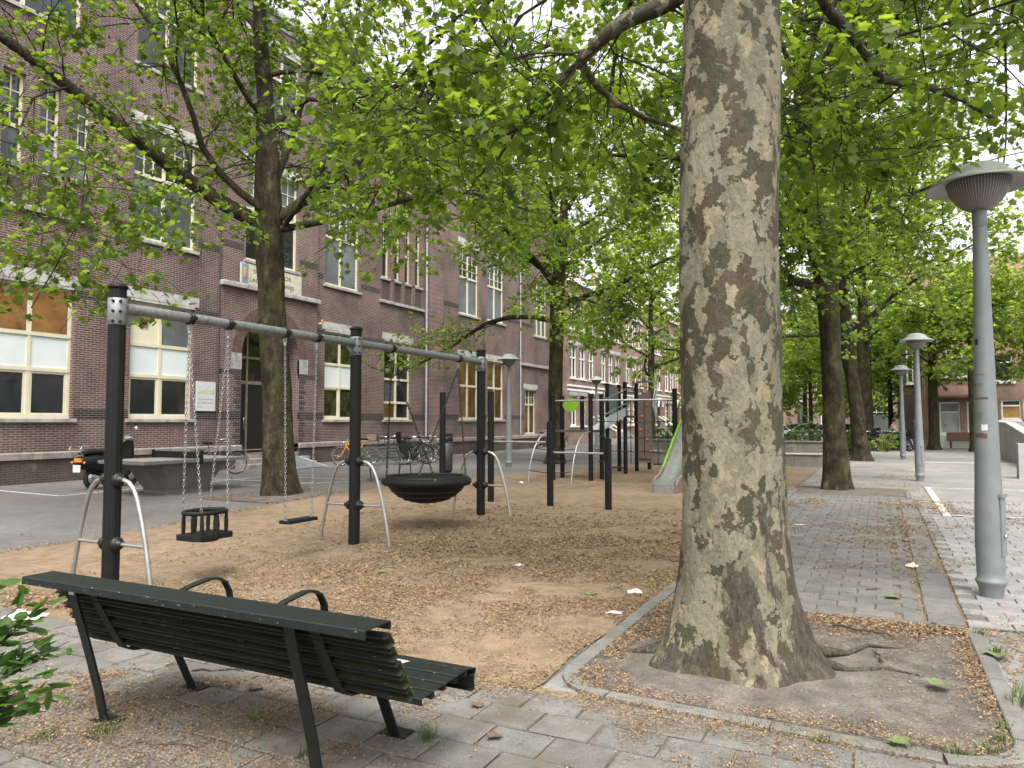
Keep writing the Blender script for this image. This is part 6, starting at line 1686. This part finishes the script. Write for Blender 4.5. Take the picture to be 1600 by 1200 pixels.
def bike(loc, rz, label, frame='bikeblack', lean=6, basket=None, crate=None, group='bicycles parked by the school', childseat=False, steer=12):
    e = empty('bicycle', loc, rz); e.rotation_euler.x = R(lean); tag(e, label, 'bicycle', group)
    def wheel(x):
        w_ = empty('wheel', (x, 0, RW_ + .019), 0, e); link('tyre', TY, w_); link('rim', RM, w_)
        return w_
    wheel(-.52); fw = wheel(.56); fw.rotation_euler.z = R(steer)
    bb_, seat_, head_ = (-.06, 0, .30), (-.22, 0, .72), (.36, 0, .82)
    f = MB()
    f.tube([bb_, (-.2, 0, .66), (-.27, 0, .92)], .016, 6); f.tube([bb_, (.22, 0, .50), (.37, 0, .72)], .018, 6); f.tube([(-.2, 0, .68), (.36, 0, .80)], .014, 6)
    f.tube([(.345, 0, .90), (.39, 0, .68)], .018, 6)
    for s_ in (-1, 1): f.tube([bb_, (-.52, s_ * .06, RW_ + .019)], .009, 5); f.tube([(-.21, 0, .70), (-.52, s_ * .06, RW_ + .019)], .008, 5)
    f.build('frame', M[frame], e)
    k = MB()
    for s_ in (-1, 1): k.tube([(.39, s_ * .02, .68), (.43, s_ * .05, .58), (.56, s_ * .05, RW_ + .019)], .010, 5)
    k.build('fork', M[frame], e)
    h = MB(); h.tube([(.12, -.29, 1.02), (.28, -.27, 1.05), (.36, -.14, 1.06), (.34, 0, 1.0), (.36, .14, 1.06), (.28, .27, 1.05), (.12, .29, 1.02)], .011, 6); h.tube([(.345, 0, .9), (.335, 0, 1.02)], .012, 6); h.build('handlebar', M['chrome'], e)
    s = MB(); s.prism([(-.14, -.09), (-.16, 0), (-.14, .09), (-.02, .06), (.13, .02), (.14, 0), (.13, -.02), (-.02, -.06)], 0, .055, Matrix.Translation((-.27, 0, .93))); s.build('saddle', M['plastic'], e)
    for cx, a0, a1 in ((-.52, 20, 185), (.56, 0, 150)):
        m = MB(); pts = [(cx + (RW_ + .04) * math.cos(R(a)), 0, RW_ + .019 + (RW_ + .04) * math.sin(R(a))) for a in np.linspace(a0, a1, 10)]
        m.ribbon(pts, (0, 1, 0), .05, .004); m.build('mudguard', M[frame], e)
    r = MB(); r.box((-.55, 0, .76), (.42, .13, .015)); 
    for s_ in (-1, 1): r.tube([(-.62, s_ * .06, .76), (-.52, s_ * .07, RW_)], .006, 4)
    r.build('carrier', M['bikeblack'], e)
    c = MB(); c.prism([(-.56, .27), (-.5, .22), (.02, .2), (.08, .3), (.02, .39), (-.5, .42)], -.05, -.03, Matrix.Rotation(R(90), 4, 'X')); c.build('chain_case', M['bikeblack'], e)
    p = MB(); p.tube([(-.06, .06, .3), (.02, .1, .17)], .01, 5); p.box((.03, .15, .17), (.09, .09, .02)); p.tube([(-.06, -.06, .3), (-.14, -.1, .43)], .01, 5); p.box((-.14, -.15, .43), (.09, .09, .02)); p.build('pedals', M['bikeblack'], e)
    MB().lathe([(.0, 0), (.035, .01), (.04, .05), (0, .06)], n=10, M=Matrix.Translation((.44, 0, .84)) @ Matrix.Rotation(R(90), 4, 'Y')).build('headlamp', M['chrome'], e)
    if crate:
        b = MB(); x0_, x1_, y0_, y1_, z0_, z1_ = .38, .78, -.21, .21, .86, 1.1
        b.bb(x0_, x1_, y0_, y1_, z0_, z0_ + .015)
        for q in ((x0_, x0_ + .015, y0_, y1_), (x1_ - .015, x1_, y0_, y1_), (x0_, x1_, y0_, y0_ + .015), (x0_, x1_, y1_ - .015, y1_)): b.bb(*q, z0_ + .016, z1_)
        b.build('crate', M[crate], e)
    if childseat:
        b = MB(); b.box((-.52, 0, .86), (.28, .24, .1), ch=.03); b.box((-.66, 0, 1.05), (.06, .26, .36), ch=.02); b.build('child_seat', M['plastic'], e)
    if basket:
        b = MB(); b.box((-.58, .14, .6), (.34, .12, .3), ch=.02); b.box((-.58, -.14, .6), (.34, .12, .3), ch=.02); b.build('pannier', M[basket], e)
    return e
bike((-16.9, 21.2, 0), R(-160), 'bicycle with an orange front end leaning left of the swing post', 'bikeorange', 6, steer=20)
bike((-16.3, 22.5, 0), R(25), 'black bicycle with dark panniers behind the metal bench', 'bikeblack', -6, basket='plastic')
bike((-16.0, 23.7, 0), R(38), 'black city bicycle with a child seat behind the metal bench', 'bikeblack', 5, childseat=True)
bike((-15.9, 24.8, 0), R(55), 'grey bicycle with a black crate next to the litter bin', 'bikegrey', -7, crate='plastic', steer=25)
bike((-16.6, 24.3, 0), R(15), 'black bicycle standing behind the one with the crate', 'bikeblack', 4)
bike((-16.9, 23.1, 0), R(200), 'black bicycle with a brown crate against the school plinth', 'bikeblack', 4, crate='wicker')
bike((-17.0, 26.0, 0), R(30), 'grey bicycle with dark panniers beyond the litter bin', 'bikegrey', 5, basket='plastic')
bike((-15.5, 22.9, 0), R(70), 'black bicycle with a child seat and dark panniers by the metal bench', 'bikeblack', -5, basket='plastic', childseat=True)
bike((-17.9, 15.9, 0), R(60), 'dark bicycle with a bright saddle leaning at the school wall by the door', 'bikegrey', 5)
bike((-17.6, 39.3, 0), R(80), 'dark bicycle under the small ground-floor window at the end of the school', 'bikeblack', 5)
bike((-17.4, 41.6, 0), R(95), 'grey bicycle at the far corner of the school', 'bikegrey', 5)
# bicycle parking far across the plaza: copies of three bicycles
protos = [bike((0.2, 46.6, 0), R(70), 'black bicycle in the crowded bicycle park beyond the planter', 'bikeblack', 4, group='bicycles in the far bicycle park'),
          bike((-.9, 46.9, 0), R(100), 'grey bicycle in the crowded bicycle park beyond the planter', 'bikegrey', -4, group='bicycles in the far bicycle park'),
          bike((1.3, 47.2, 0), R(85), 'bicycle with a brown front crate in the far bicycle park', 'bikeblack', 5, crate='wicker', group='bicycles in the far bicycle park')]
protos.append(bike((-.3, 49.6, 0), R(95), 'black bicycle with a child seat in the far bicycle park', 'bikeblack', 4, childseat=True, group='bicycles in the far bicycle park'))
protos.append(bike((1.0, 49.9, 0), R(80), 'grey bicycle with dark panniers in the far bicycle park', 'bikegrey', -4, basket='plastic', group='bicycles in the far bicycle park'))
spots = [(-1.0, 45.3), (-.6, 45.0), (-.15, 45.4), (.3, 45.1), (.75, 45.5), (1.15, 45.2), (1.6, 45.6), (-1.4, 45.8), (-.8, 46.0), (.45, 45.9), (1.35, 46.1), (-1.9, 46.4), (-.45, 46.2), (.6, 47.1), (-.2, 47.6), (.95, 46.3), (.1, 48.4), (-.7, 48.6), (1.7, 48.2), (.8, 48.8), (-1.6, 47.2), (-2.1, 48.0), (-2.7, 49.2), (-3.4, 48.6), (-4.0, 49.6), (-4.6, 48.4), (-5.3, 49.4), (-5.9, 48.6), (-6.5, 49.8), (2.1, 47.0), (-3.0, 50.6), (-5.0, 50.8), (-1.2, 50.0), (.4, 50.4), (-6.2, 51.4), (-3.8, 52.0)]
for i, (x, y) in enumerate(spots):
    copy_tree(protos[(0, 1, 3, 0, 4, 1, 3, 4)[i % 8]], None, (x + random.uniform(-.15, .15), y, 0), R(random.uniform(40, 140)))
copy_tree(protos[2], None, (-4.7, 45.2, 0), R(75))

# ================================================================ scooter
sc = empty('scooter', (-16.8, 11.75, 0), R(104)); sc.scale = (1.1, 1.1, 1.12); tag(sc, 'black and chrome motor scooter parked against the school plinth', 'scooter')
def torus(c, r, t, n=24): return MB().tube([(c[0] + r * math.cos(2 * math.pi * k / n), c[1], c[2] + r * math.sin(2 * math.pi * k / n)) for k in range(n)], t, 8, closed=True)
for x in (-.55, .62):
    w_ = torus((x, 0, .23), .18, .05).build('wheel', M['tyre'], sc); MB().lathe([(.0, -.04), (.14, -.035), (.14, .035), (0, .04)], n=18, M=Matrix.Translation((x, 0, .23)) @ Matrix.Rotation(R(90), 4, 'X')).build('hub', M['chrome'], w_)
def loft(secs, n=14):
    """secs: (x, z, halfwidth, halfheight)"""
    V = []; b = MB()
    for x, z, w_, h in secs:
        for k in range(n):
            a = 2 * math.pi * k / n; ca, sa = math.cos(a), math.sin(a)
            V.append((x, w_ * math.copysign(abs(ca) ** .7, ca), z + h * math.copysign(abs(sa) ** .7, sa)))
    Fc = []
    for i in range(len(secs) - 1):
        for k in range(n): l = (k + 1) % n; Fc.append((i * n + k, i * n + l, (i + 1) * n + l, (i + 1) * n + k))
    b.add(V, Fc, True); b.add(V[:n], [tuple(range(n))]); b.add(V[-n:], [tuple(reversed(range(n)))]); return b
loft([(-.93, .62, .09, .05), (-.85, .58, .17, .13), (-.6, .56, .20, .19), (-.3, .52, .20, .20), (-.1, .40, .17, .14), (.0, .30, .15, .06)]).build('rear_body', M['plastic'], sc)
loft([(-.1, .27, .17, .05), (.3, .26, .17, .05), (.42, .30, .15, .06)]).build('footboard', M['plastic'], sc)
loft([(-.86, .77, .10, .035), (-.6, .79, .15, .06), (-.3, .78, .15, .06), (-.05, .75, .10, .04)]).build('seat', M['plastic'], sc)
MB().ribbon([(.36, 0, .3), (.44, 0, .6), (.42, 0, .9), (.38, 0, 1.0)], (0, 1, 0), .36, .06).build('leg_shield', M['plastic'], sc)
loft([(.42, .42, .06, .04), (.6, .50, .10, .05), (.8, .40, .08, .05)]).build('front_mudguard', M['plastic'], sc)
MB().tube([(.25, -.34, 1.03), (.36, -.2, 1.07), (.38, 0, 1.05), (.36, .2, 1.07), (.25, .34, 1.03)], .018, 8).build('handlebar', M['chrome'], sc)
loft([(.28, 1.03, .1, .06), (.42, 1.05, .13, .09), (.5, 1.02, .08, .06)]).build('headset', M['chrome'], sc)
for s_ in (-1, 1):
    MB().tube([(.32, s_ * .25, 1.07), (.30, s_ * .33, 1.24)], .006, 5).build('mirror_stalk', M['chrome'], sc)
    MB().lathe([(0, -.012), (.055, -.01), (.055, .01), (0, .012)], n=12, M=Matrix.Translation((.30, s_ * .34, 1.27)) @ Matrix.Rotation(R(90), 4, 'Y')).build('mirror', M['chrome'], sc)
    MB().tube([(-.95, s_ * .12, .70), (-1.05, s_ * .14, .86), (-1.0, s_ * .14, .92), (-.7, s_ * .13, .88)], .012, 6).build('grab_rail', M['chrome'], sc)
    MB().lathe([(0, 0), (.03, .005), (.025, .03), (0, .035)], n=10, M=Matrix.Translation((-.93, s_ * .15, .58)) @ Matrix.Rotation(R(-90), 4, 'Y')).build('indicator', M['taillight'], sc)
for z in (.80, .86, .92): MB().tube([(-1.04, -.15, z), (-1.06, 0, z), (-1.04, .15, z)], .009, 6).build('rack_bar', M['chrome'], sc)
MB().box((-.95, 0, .63), (.03, .18, .08), ch=.01).build('tail_lamp', M['taillight'], sc)
MB().box((-.98, 0, .46), (.012, .18, .15)).build('number_plate', M['plate'], sc)
MB().tube([(-.3, -.17, .22), (-.55, -.2, .24), (-.85, -.22, .3)], [.03, .05, .045], 10).build('exhaust', M['chrome'], sc)

# ================================================================ far cars
def car(loc, rz, label, paint, van=False, group='cars parked in the far street'):
    e = empty('parked_van' if van else 'parked_car', loc, rz); tag(e, label, 'van' if van else 'car', group)
    if van: low = [(-2.5, .3), (2.45, .3), (2.5, .7), (2.3, 1.15), (1.7, 1.3), (1.15, 2.15), (-2.45, 2.2), (-2.5, 1.9)]; cab = [(1.2, 1.3), (1.68, 1.32), (1.2, 2.0), (.5, 2.05), (.5, 1.3)]
    else: low = [(-2.05, .3), (2.05, .28), (2.1, .55), (1.95, .78), (1.05, .92), (-1.6, .95), (-2.05, .86), (-2.1, .6)]; cab = [(1.05, .92), (.45, 1.38), (-.2, 1.47), (-1.1, 1.42), (-1.75, .95)]
    Mx = Matrix.Rotation(R(90), 4, 'X')
    b = MB(); b.prism(low, -.84, .84, Mx, True); b.build('body', M[paint], e)
    if not van:
        b = MB(); n = len(cab)
        V = [(x, -.78 + (z - .92) * .22, z) for x, z in cab] + [(x, .78 - (z - .92) * .22, z) for x, z in cab]
        b.add(V, [tuple(range(n)), tuple(reversed(range(n, 2 * n)))] + [(i, n + i, n + (i + 1) % n, (i + 1) % n) for i in range(n)]); c = b.build('cabin', M[paint], e)
        for s_ in (-1, 1):
            q = [(.85, .97), (.40, 1.33), (-.2, 1.40), (-.25, .97)], [(-.33, .97), (-.28, 1.40), (-1.0, 1.36), (-1.5, 1.0)]
            for w_ in q: MB().add([(x, s_ * (.785 - (z - .92) * .22), z) for x, z in w_], [(0, 1, 2, 3)]).build('side_window', M['glass'], c)
        MB().add([(1.02, -.66, .96), (1.02, .66, .96), (.50, .60, 1.36), (.50, -.60, 1.36)], [(0, 1, 2, 3)]).build('windscreen', M['glass'], c)
        MB().add([(-1.72, -.66, .98), (-1.16, -.60, 1.40), (-1.16, .60, 1.40), (-1.72, .66, .98)], [(0, 1, 2, 3)]).build('rear_window', M['glass'], c)
    else:
        for s_ in (-1, 1): MB().add([(x, s_ * .845, z) for x, z in ((1.6, 1.32), (1.15, 2.0), (.55, 2.0), (.55, 1.32))], [(0, 1, 2, 3)]).build('side_window', M['glass'], e)
        MB().add([(1.70, -.72, 1.34), (1.70, .72, 1.34), (1.2, .68, 2.1), (1.2, -.68, 2.1)], [(0, 1, 2, 3)]).build('windscreen', M['glass'], e)
    for x in (-1.3, 1.3):
        for s_ in (-1, 1):
            w_ = MB().lathe([(.2, -.1), (.31, -.09), (.32, 0), (.31, .09), (.2, .1)], n=20, M=Matrix.Translation((x, s_ * .76, .32)) @ Matrix.Rotation(R(90), 4, 'X')).build('wheel', M['tyre'], e)
            MB().lathe([(0, -.105), (.2, -.1), (.2, .1), (0, .105)], n=16, M=Matrix.Translation((x, s_ * .76, .32)) @ Matrix.Rotation(R(90), 4, 'X')).build('rim', M['chrome'], w_)
    xe = 2.5 if van else 2.07
    for s_ in (-1, 1):
        MB().box((xe - .05, s_ * .62, .66), (.12, .34, .14)).build('headlight', M['panelwhite'], e); MB().box((-xe + .02, s_ * .70, .75), (.10, .2, .2)).build('tail_light', M['redlens'], e)
    return e
car((-6.9, 57.4, 0), R(8), 'white car parked beyond the bicycles past the thick tree trunk', 'carwhite')
car((-4.4, 59.5, 0), R(5), 'silver car parked behind the white one', 'cargrey')
car((-2.6, 62.5, 0), R(4), 'black car parked behind the bicycle park', 'carblack')
car((-5.6, 64.5, 0), R(4), 'second silver car farther down the street', 'cargrey')
car((.6, 66.5, 0), R(10), 'white delivery van down the street by the stout plane tree', 'carwhite', True)
# ================================================================ people
def skinned(name, verts, edges, radii, mat, parent, sub=1):
    me = bpy.data.meshes.new(name); me.from_pydata(verts, edges, []); o = link(name, me)
    md = o.modifiers.new('s', 'SKIN'); md.use_smooth_shade = True
    for v, r in zip(me.skin_vertices[0].data, radii): v.radius = r if isinstance(r, tuple) else (r, r)
    me.skin_vertices[0].data[0].use_root = True
    o.modifiers.new('d', 'SUBSURF').levels = sub
    dg = bpy.context.evaluated_depsgraph_get(); m2 = bpy.data.meshes.new_from_object(o.evaluated_get(dg)); m2.name = name
    bpy.data.objects.remove(o); m2.materials.clear(); m2.materials.append(mat)
    return link(name, m2, parent)
def person(loc, rz, label, coat, hair, bend=0.0, scale=1.0):
    e = empty('person', loc, rz); e.scale = (scale,) * 3; tag(e, label, 'person', 'people by the bicycle park')
    f = bend
    J = dict(pel=(0, 0, .95), sp=(.04 * f, 0, 1.15), ch=(.12 * f, 0, 1.36), nk=(.19 * f, 0, 1.50), hd=(.23 * f + .01, 0, 1.58), top=(.25 * f + .01, 0, 1.72),
             hl=(0, .09, .92), kl=(.05, .10, .50), al=(.0, .11, .09), tl=(.16, .12, .04), hr=(0, -.09, .92), kr=(.09, -.10, .50), ar=(-.03, -.11, .09), tr=(.13, -.12, .04),
             sl=(.14 * f, .18, 1.42), el=(.10 + .1 * f, .24, 1.16), wl=(.30 + .1 * f, .20, 1.02), ml=(.37 + .1 * f, .19, 1.0), sr=(.14 * f, -.18, 1.42), er=(.08 + .1 * f, -.24, 1.16), wr=(.28 + .1 * f, -.22, 1.0), mr=(.35 + .1 * f, -.21, .97))
    K = list(J); ix = {k: i for i, k in enumerate(K)}
    Ed = [('pel', 'sp'), ('sp', 'ch'), ('ch', 'nk'), ('nk', 'hd'), ('hd', 'top'), ('pel', 'hl'), ('hl', 'kl'), ('kl', 'al'), ('al', 'tl'), ('pel', 'hr'), ('hr', 'kr'), ('kr', 'ar'), ('ar', 'tr'), ('ch', 'sl'), ('sl', 'el'), ('el', 'wl'), ('wl', 'ml'), ('ch', 'sr'), ('sr', 'er'), ('er', 'wr'), ('wr', 'mr')]
    rad = dict(pel=.12, sp=.11, ch=.13, nk=.05, hd=.085, top=.065, hl=.085, kl=.055, al=.04, tl=.03, hr=.085, kr=.055, ar=.04, tr=.03, sl=.06, el=.04, wl=.028, ml=.03, sr=.06, er=.04, wr=.028, mr=.03)
    skinned('body', [J[k] for k in K], [(ix[a], ix[b]) for a, b in Ed], [rad[k] for k in K], M['skin'], e, 1)
    def sub(keys, edges, grow_, mat, name):
        skinned(name, [J[k] for k in keys], [(keys.index(a), keys.index(b)) for a, b in edges], [rad[k] + grow_ for k in keys], mat, e, 1)
    sub(['sp', 'pel', 'ch', 'sl', 'el', 'wl', 'sr', 'er', 'wr'], [('pel', 'sp'), ('sp', 'ch'), ('ch', 'sl'), ('sl', 'el'), ('el', 'wl'), ('ch', 'sr'), ('sr', 'er'), ('er', 'wr')], .022, M[coat], 'jacket')
    sub(['pel', 'hl', 'kl', 'al', 'tl', 'hr', 'kr', 'ar', 'tr'], [('pel', 'hl'), ('hl', 'kl'), ('kl', 'al'), ('al', 'tl'), ('pel', 'hr'), ('hr', 'kr'), ('kr', 'ar'), ('ar', 'tr')], .014, M['trousers'], 'trousers')
    hx = J['hd'][0]; b = MB(); b.lathe([(.098, 1.60), (.105, 1.66), (.095, 1.73), (.06, 1.77), (0, 1.785)], (hx - .015, 0, 0), 16); b.build('hair', M[hair], e)
    b = MB(); b.lathe([(.0, 0), (.012, .004), (0, .022)], n=8, M=Matrix.Translation((hx + .09, 0, 1.615)) @ Matrix.Rotation(R(90), 4, 'Y')); b.build('nose', M['skin'], e)
    return e
person((.75, 47.6, 0), R(150), 'person in a beige jacket standing among the far bicycles', 'coatbeige', 'hairdark', .6)
person((1.25, 48.6, 0), R(190), 'dark-haired person in a dark grey jacket beside the far bicycles', 'coatdark', 'hairdark', .3)
person((1.75, 48.9, 0), R(20), 'person with orange headwear and a dark jacket by the far bicycles', 'coatdark', 'orangehat', .2, .97)

# ================================================================ bushes
def bush(x, y, r, h, label, n=500, size=.13, mat='leafbush', group='bushes behind the planter'):
    e = empty('bush', (x, y, 0)); tag(e, label, 'bush', group)
    st = MB()
    for k in range(9):
        a = random.uniform(0, 6.28); q = random.uniform(.3, .9) * r
        st.tube([(0, 0, 0), (q * .4 * math.cos(a), q * .4 * math.sin(a), h * .4), (q * math.cos(a), q * math.sin(a), h * random.uniform(.6, .9))], [.012, .008, .004], 5)
    st.build('stems', M['twig'], e)
    p = RNG.normal(0, 1, (n, 3)); p = unit(p) * (RNG.uniform(.35, 1, n) ** .5)[:, None]; p = p * np.array([r, r, h * .5]) + np.array([0, 0, h * .56]); p = p * (1 + .18 * np.sin(p[:, :1] * 7 + p[:, 1:2] * 5))
    p[:, 2] = np.maximum(p[:, 2], .06)
    V, F, A = leaves(p, unit(p), size, 'oval', .3, .6); o = link('foliage', np_mesh('foliage', V, F, M[mat], False, A), e); o['kind'] = 'stuff'
    return e
bush(-2.9, 32.7, .8, 1.5, 'big pale-leaved bush behind the planter wall left of the second plane tree', 420, .17)
bush(-4.3, 31.6, .5, .95, 'small bush behind the planter wall close to the thick trunk', 350, .15)
bush(-1.3, 36.2, .6, 1.1, 'bush between the second and the leaning plane tree', 500, .16)
bush(.25, 43.6, .55, .85, 'low bright bush in front of the far bicycles', 200, .17, 'leaffar')
bush(-.7, 44.1, .35, .5, 'small bright bush left of the low one before the far bicycles', 160, .18, 'leaffar')
bush(-8.0, 31.5, .8, 1.3, 'bush seen through the climbing frame net', 600, .17)
bush(-10.6, 44, 1.2, 1.5, 'dark hedge bush before the terraced houses', 900, .2)

# shrub reaching into the picture at the left
fb = empty('shrub', (-2.95, 1.0, 0)); tag(fb, 'leafy green shrub with oval leaves behind the bench', 'shrub'); iv = Matrix.Translation(-Vector(fb.location))
tips = [(-2.50, 1.47, 1.02), (-2.56, 1.42, 1.08), (-2.47, 1.47, .97), (-2.50, 1.47, .86), (-2.38, 1.53, .885), (-2.44, 1.50, .90), (-2.42, 1.42, .76), (-2.33, 1.46, .765), (-2.48, 1.38, .79), (-2.46, 1.40, .70), (-2.55, 1.35, .86), (-2.53, 1.40, .64), (-2.47, 1.50, 1.0), (-2.52, 1.46, .93), (-2.40, 1.46, .80), (-2.36, 1.45, .72), (-2.44, 1.44, .83), (-2.50, 1.38, .72), (-2.42, 1.49, .87)]
stm = MB(); pos, drs = [], []
for t in tips:
    b0 = Vector((-2.95, 1.0, .0)); tp = Vector(t); md_ = b0.lerp(tp, .55) + Vector((0, 0, .22))
    pts = [b0.lerp(md_, k / 4) for k in range(4)] + [md_.lerp(tp, k / 5) for k in range(6)]
    stm.tube(pts, [.007 - .0006 * k for k in range(len(pts))], 5)
    d = (tp - md_).normalized()
    for k in range(15):
        q = md_.lerp(tp, .35 + .65 * k / 14); pos.append(q + Vector((random.gauss(0, .012), random.gauss(0, .012), random.gauss(0, .012)))); drs.append(d)
o = stm.build('stems', M['twig'], fb); o.matrix_parent_inverse = iv
V, F, A = leaves(np.array([tuple(p) for p in pos]), np.array([tuple(p) for p in drs]), .062, 'oval', .2, .55)
o = link('foliage', np_mesh('foliage', V, F, M['leafbush'], False, A), fb); o.matrix_parent_inverse = iv; o['kind'] = 'stuff'

# ================================================================ litter lying about
def crumple(x, y, sx, sy, h, mat, label, cat, name, z=.022, n=7):
    if x < -1.9 and y > 3.9 and z > .02: z = float(sand_h(np.array([x]), np.array([y]))[0]) + .003
    b = MB(); V = []
    for i in range(n):
        for j in range(n):
            u, v = i / (n - 1) - .5, j / (n - 1) - .5
            V.append((u * sx + random.gauss(0, sx * .04), v * sy + random.gauss(0, sy * .04), max(0, h * (1 - 2.2 * max(abs(u), abs(v))) * random.uniform(.3, 1.3)) + random.uniform(0, h * .25)))
    b.add(V, [(i * n + j, (i + 1) * n + j, (i + 1) * n + j + 1, i * n + j + 1) for i in range(n - 1) for j in range(n - 1)])
    return tag(b.build(name, M[mat], None, (x, y, z), random.uniform(0, 3)), label, cat)
crumple(-6.2, 3.62, .30, .19, .07, 'paper', 'crumpled white paper by the edge of the sand left of the bench', 'paper', 'crumpled_paper')
crumple(-5.2, 2.97, .10, .07, .03, 'paper', 'small white scrap behind the shrub leaves', 'paper', 'paper_scrap')
crumple(-2.01, 5.9, .13, .05, .02, 'paper', 'thin white scrap on the sand beside the kerb', 'paper', 'paper_scrap')
crumple(-2.08, 6.69, .13, .10, .05, 'paper', 'white crumpled wrapper on the sand near the big trunk', 'paper', 'paper_scrap')
crumple(-3.56, 7.26, .12, .07, .02, 'paper', 'white scrap in the middle of the sand', 'paper', 'paper_scrap')
crumple(-1.16, 12.1, .20, .08, .02, 'yellowed', 'pale wooden stick or card lying on the paver walk', 'litter', 'card_scrap')
crumple(.265, 9.18, .16, .12, .05, 'yellowed', 'yellowed foam tray on the paver walk near the lamp post', 'litter', 'foam_scrap', .026)
crumple(-8.2, 16.9, .16, .1, .05, 'paper', 'white scrap under the arched rope ladder', 'paper', 'paper_scrap')
crumple(-15.5, 10.7, .2, .1, .05, 'bluepanel', 'grey-blue rag on the asphalt court', 'litter', 'rag', .006)
def big_leaf(x, y, s, mat, label, z=.03):
    if x < -1.9 and y > 3.9: z = float(sand_h(np.array([x]), np.array([y]))[0]) + .003
    T, F = leaf_template('full'); b = MB(); a = random.uniform(0, 6.28)
    V = [(s * (p[0] * math.cos(a) - p[1] * math.sin(a)), s * (p[0] * math.sin(a) + p[1] * math.cos(a)), s * (.25 * abs(p[1]) + .12 * p[0] * p[0]) + .004) for p in T]
    b.add(V, [tuple(f) for f in F]); return tag(b.build('fallen_leaf', M[mat], None, (x, y, z)), label, 'leaf', 'fallen leaves')
big_leaf(.30, 5.12, .15, 'leafdead', 'pale green plane leaf lying on the bare soil of the pit', .05)
big_leaf(-.0, 4.14, .12, 'leafdead', 'green plane leaf lying on the front kerb of the pit', .04)
big_leaf(.66, 6.0, .16, 'leafdead', 'green leaf lying outside the right kerb of the pit', .03)
big_leaf(-2.4, 6.35, .13, 'leafdead', 'pale leaf lying on the sand by the white scraps')
big_leaf(.10, 7.5, .15, 'leafdead', 'dark curled leaf on the pavers before the lamp post')
big_leaf(-4.6, 6.3, .12, 'leafdead', 'green leaf on the sand behind the bench')
big_leaf(-3.3, 3.3, .10, 'leafbrown', 'brown leaf on the slabs under the bench seat')
big_leaf(-1.75, 3.35, .09, 'leafbrown', 'brown leaf on the slabs right of the bench')
big_leaf(-2.0, 3.62, .08, 'leafbrown', 'small brown leaf between the bench and the sand')
def twig(x, y, L, a, label, r=.006, z=.03):
    if x < -1.9 and y > 3.9: z = float(sand_h(np.array([x]), np.array([y]))[0]) + .006
    pts = [(L * (k / 6 - .5), .04 * L * math.sin(k * 1.9), .006 * (k % 2)) for k in range(7)]
    b = MB(); b.tube(pts, [r, r, r * .9, r * .8, r * .7, r * .5, r * .3], 6)
    b.tube([pts[3], (pts[3][0] + L * .16, L * .1, .01)], [r * .6, r * .25], 5)
    return tag(b.build('twig', M['twig'], None, (x, y, z), R(a)), label, 'twig', 'fallen twigs')
twig(-3.75, 3.42, .40, 30, 'long twig on the slabs in front of the bench seat')
twig(-.10, 7.75, .16, 40, 'short twig on the paver walk behind the pit')
twig(-.15, 6.15, .45, -15, 'bent twig on the soil right of the big trunk', .009, .045)
twig(-.05, 5.55, .28, 100, 'short stick on the bare soil of the pit', .009, .045)
twig(-3.3, 8.6, .25, 10, 'dark twig on the open sand')
twig(-3.15, 2.52, .35, 20, 'stick under the bench back')
twig(-2.25, 2.62, .3, 40, 'flat piece of bark by the right rear bench leg', .012)
def rootline(pts, r, name='root'): return MB().tube(pts, r, 7)
rt = empty('surface_root', (-.3, 5.3, 0)); tag(rt, 'gnarled surface roots running from the big trunk over the soil', 'root')
for pts, r in (([(-.40, 5.05, .10), (-.22, 5.13, .045), (.0, 5.32, .035), (.2, 5.30, .02)], [.05, .02, .012, .006]), ([(-.42, 5.25, .10), (-.24, 5.5, .045), (-.12, 5.8, .035), (.1, 5.86, .022)], [.05, .018, .012, .006]), ([(-1.3, 4.95, .09), (-1.5, 4.9, .045), (-1.62, 4.92, .02)], [.06, .03, .01])):
    MB().tube([(p[0] + .3, p[1] - 5.3, p[2]) for p in pts], r, 8).build('root', M['planebark'], rt)
# grass tufts and moss in the joints
V, F, A = [], [], []; o_ = 0
def tuft(x, y, n, h, sp, z=.02):
    global o_
    for k in range(n):
        a = random.uniform(0, 6.28); q = random.uniform(0, sp); bx, by = x + q * math.cos(a), y + q * math.sin(a); hh = h * random.uniform(.4, 1.2); ln = random.uniform(.2, .8) * hh; b_ = random.uniform(0, 6.28); w_ = .0035
        V.extend([(bx - w_ * math.sin(b_), by + w_ * math.cos(b_), z), (bx + w_ * math.sin(b_), by - w_ * math.cos(b_), z), (bx + ln * math.cos(b_), by + ln * math.sin(b_), z + hh)]); F.append((o_, o_ + 1, o_ + 2)); A.append(random.random()); o_ += 3
for (x, y, n, h, sp) in ((-3.55, 2.48, 90, .06, .09), (-3.75, 2.3, 50, .05, .09), (-3.0, 2.95, 40, .05, .06), (-2.05, 3.15, 60, .08, .05), (-2.45, 2.75, 30, .07, .05), (.05, 4.07, 50, .04, .07), (-.3, 4.03, 50, .04, .06), (-.45, 4.05, 40, .04, .06), (-.62, 4.05, 40, .035, .07),
                         (.52, 4.6, 40, .05, .05), (.50, 4.4, 60, .05, .07), (.45, 4.25, 60, .05, .08), (.3, 4.16, 60, .04, .09), (.70, 5.05, 160, .10, .12), (.66, 6.05, 60, .06, .06), (.62, 6.5, 50, .06, .06), (.30, 6.58, 40, .04, .07), (-1.10, 4.62, 110, .08, .06), (-16.2, 12.9, 60, .25, .12), (-4.3, 2.6, 50, .05, .1), (-4.0, 2.2, 60, .05, .12)):
    tuft(x, y, n, h, sp)
tag(link('grass_tufts', np_mesh('grass_tufts', np.array(V), np.array(F), M['grass'], False, np.array(A))), 'sparse grass tufts growing in joints and along kerbs', 'grass', kind='stuff')
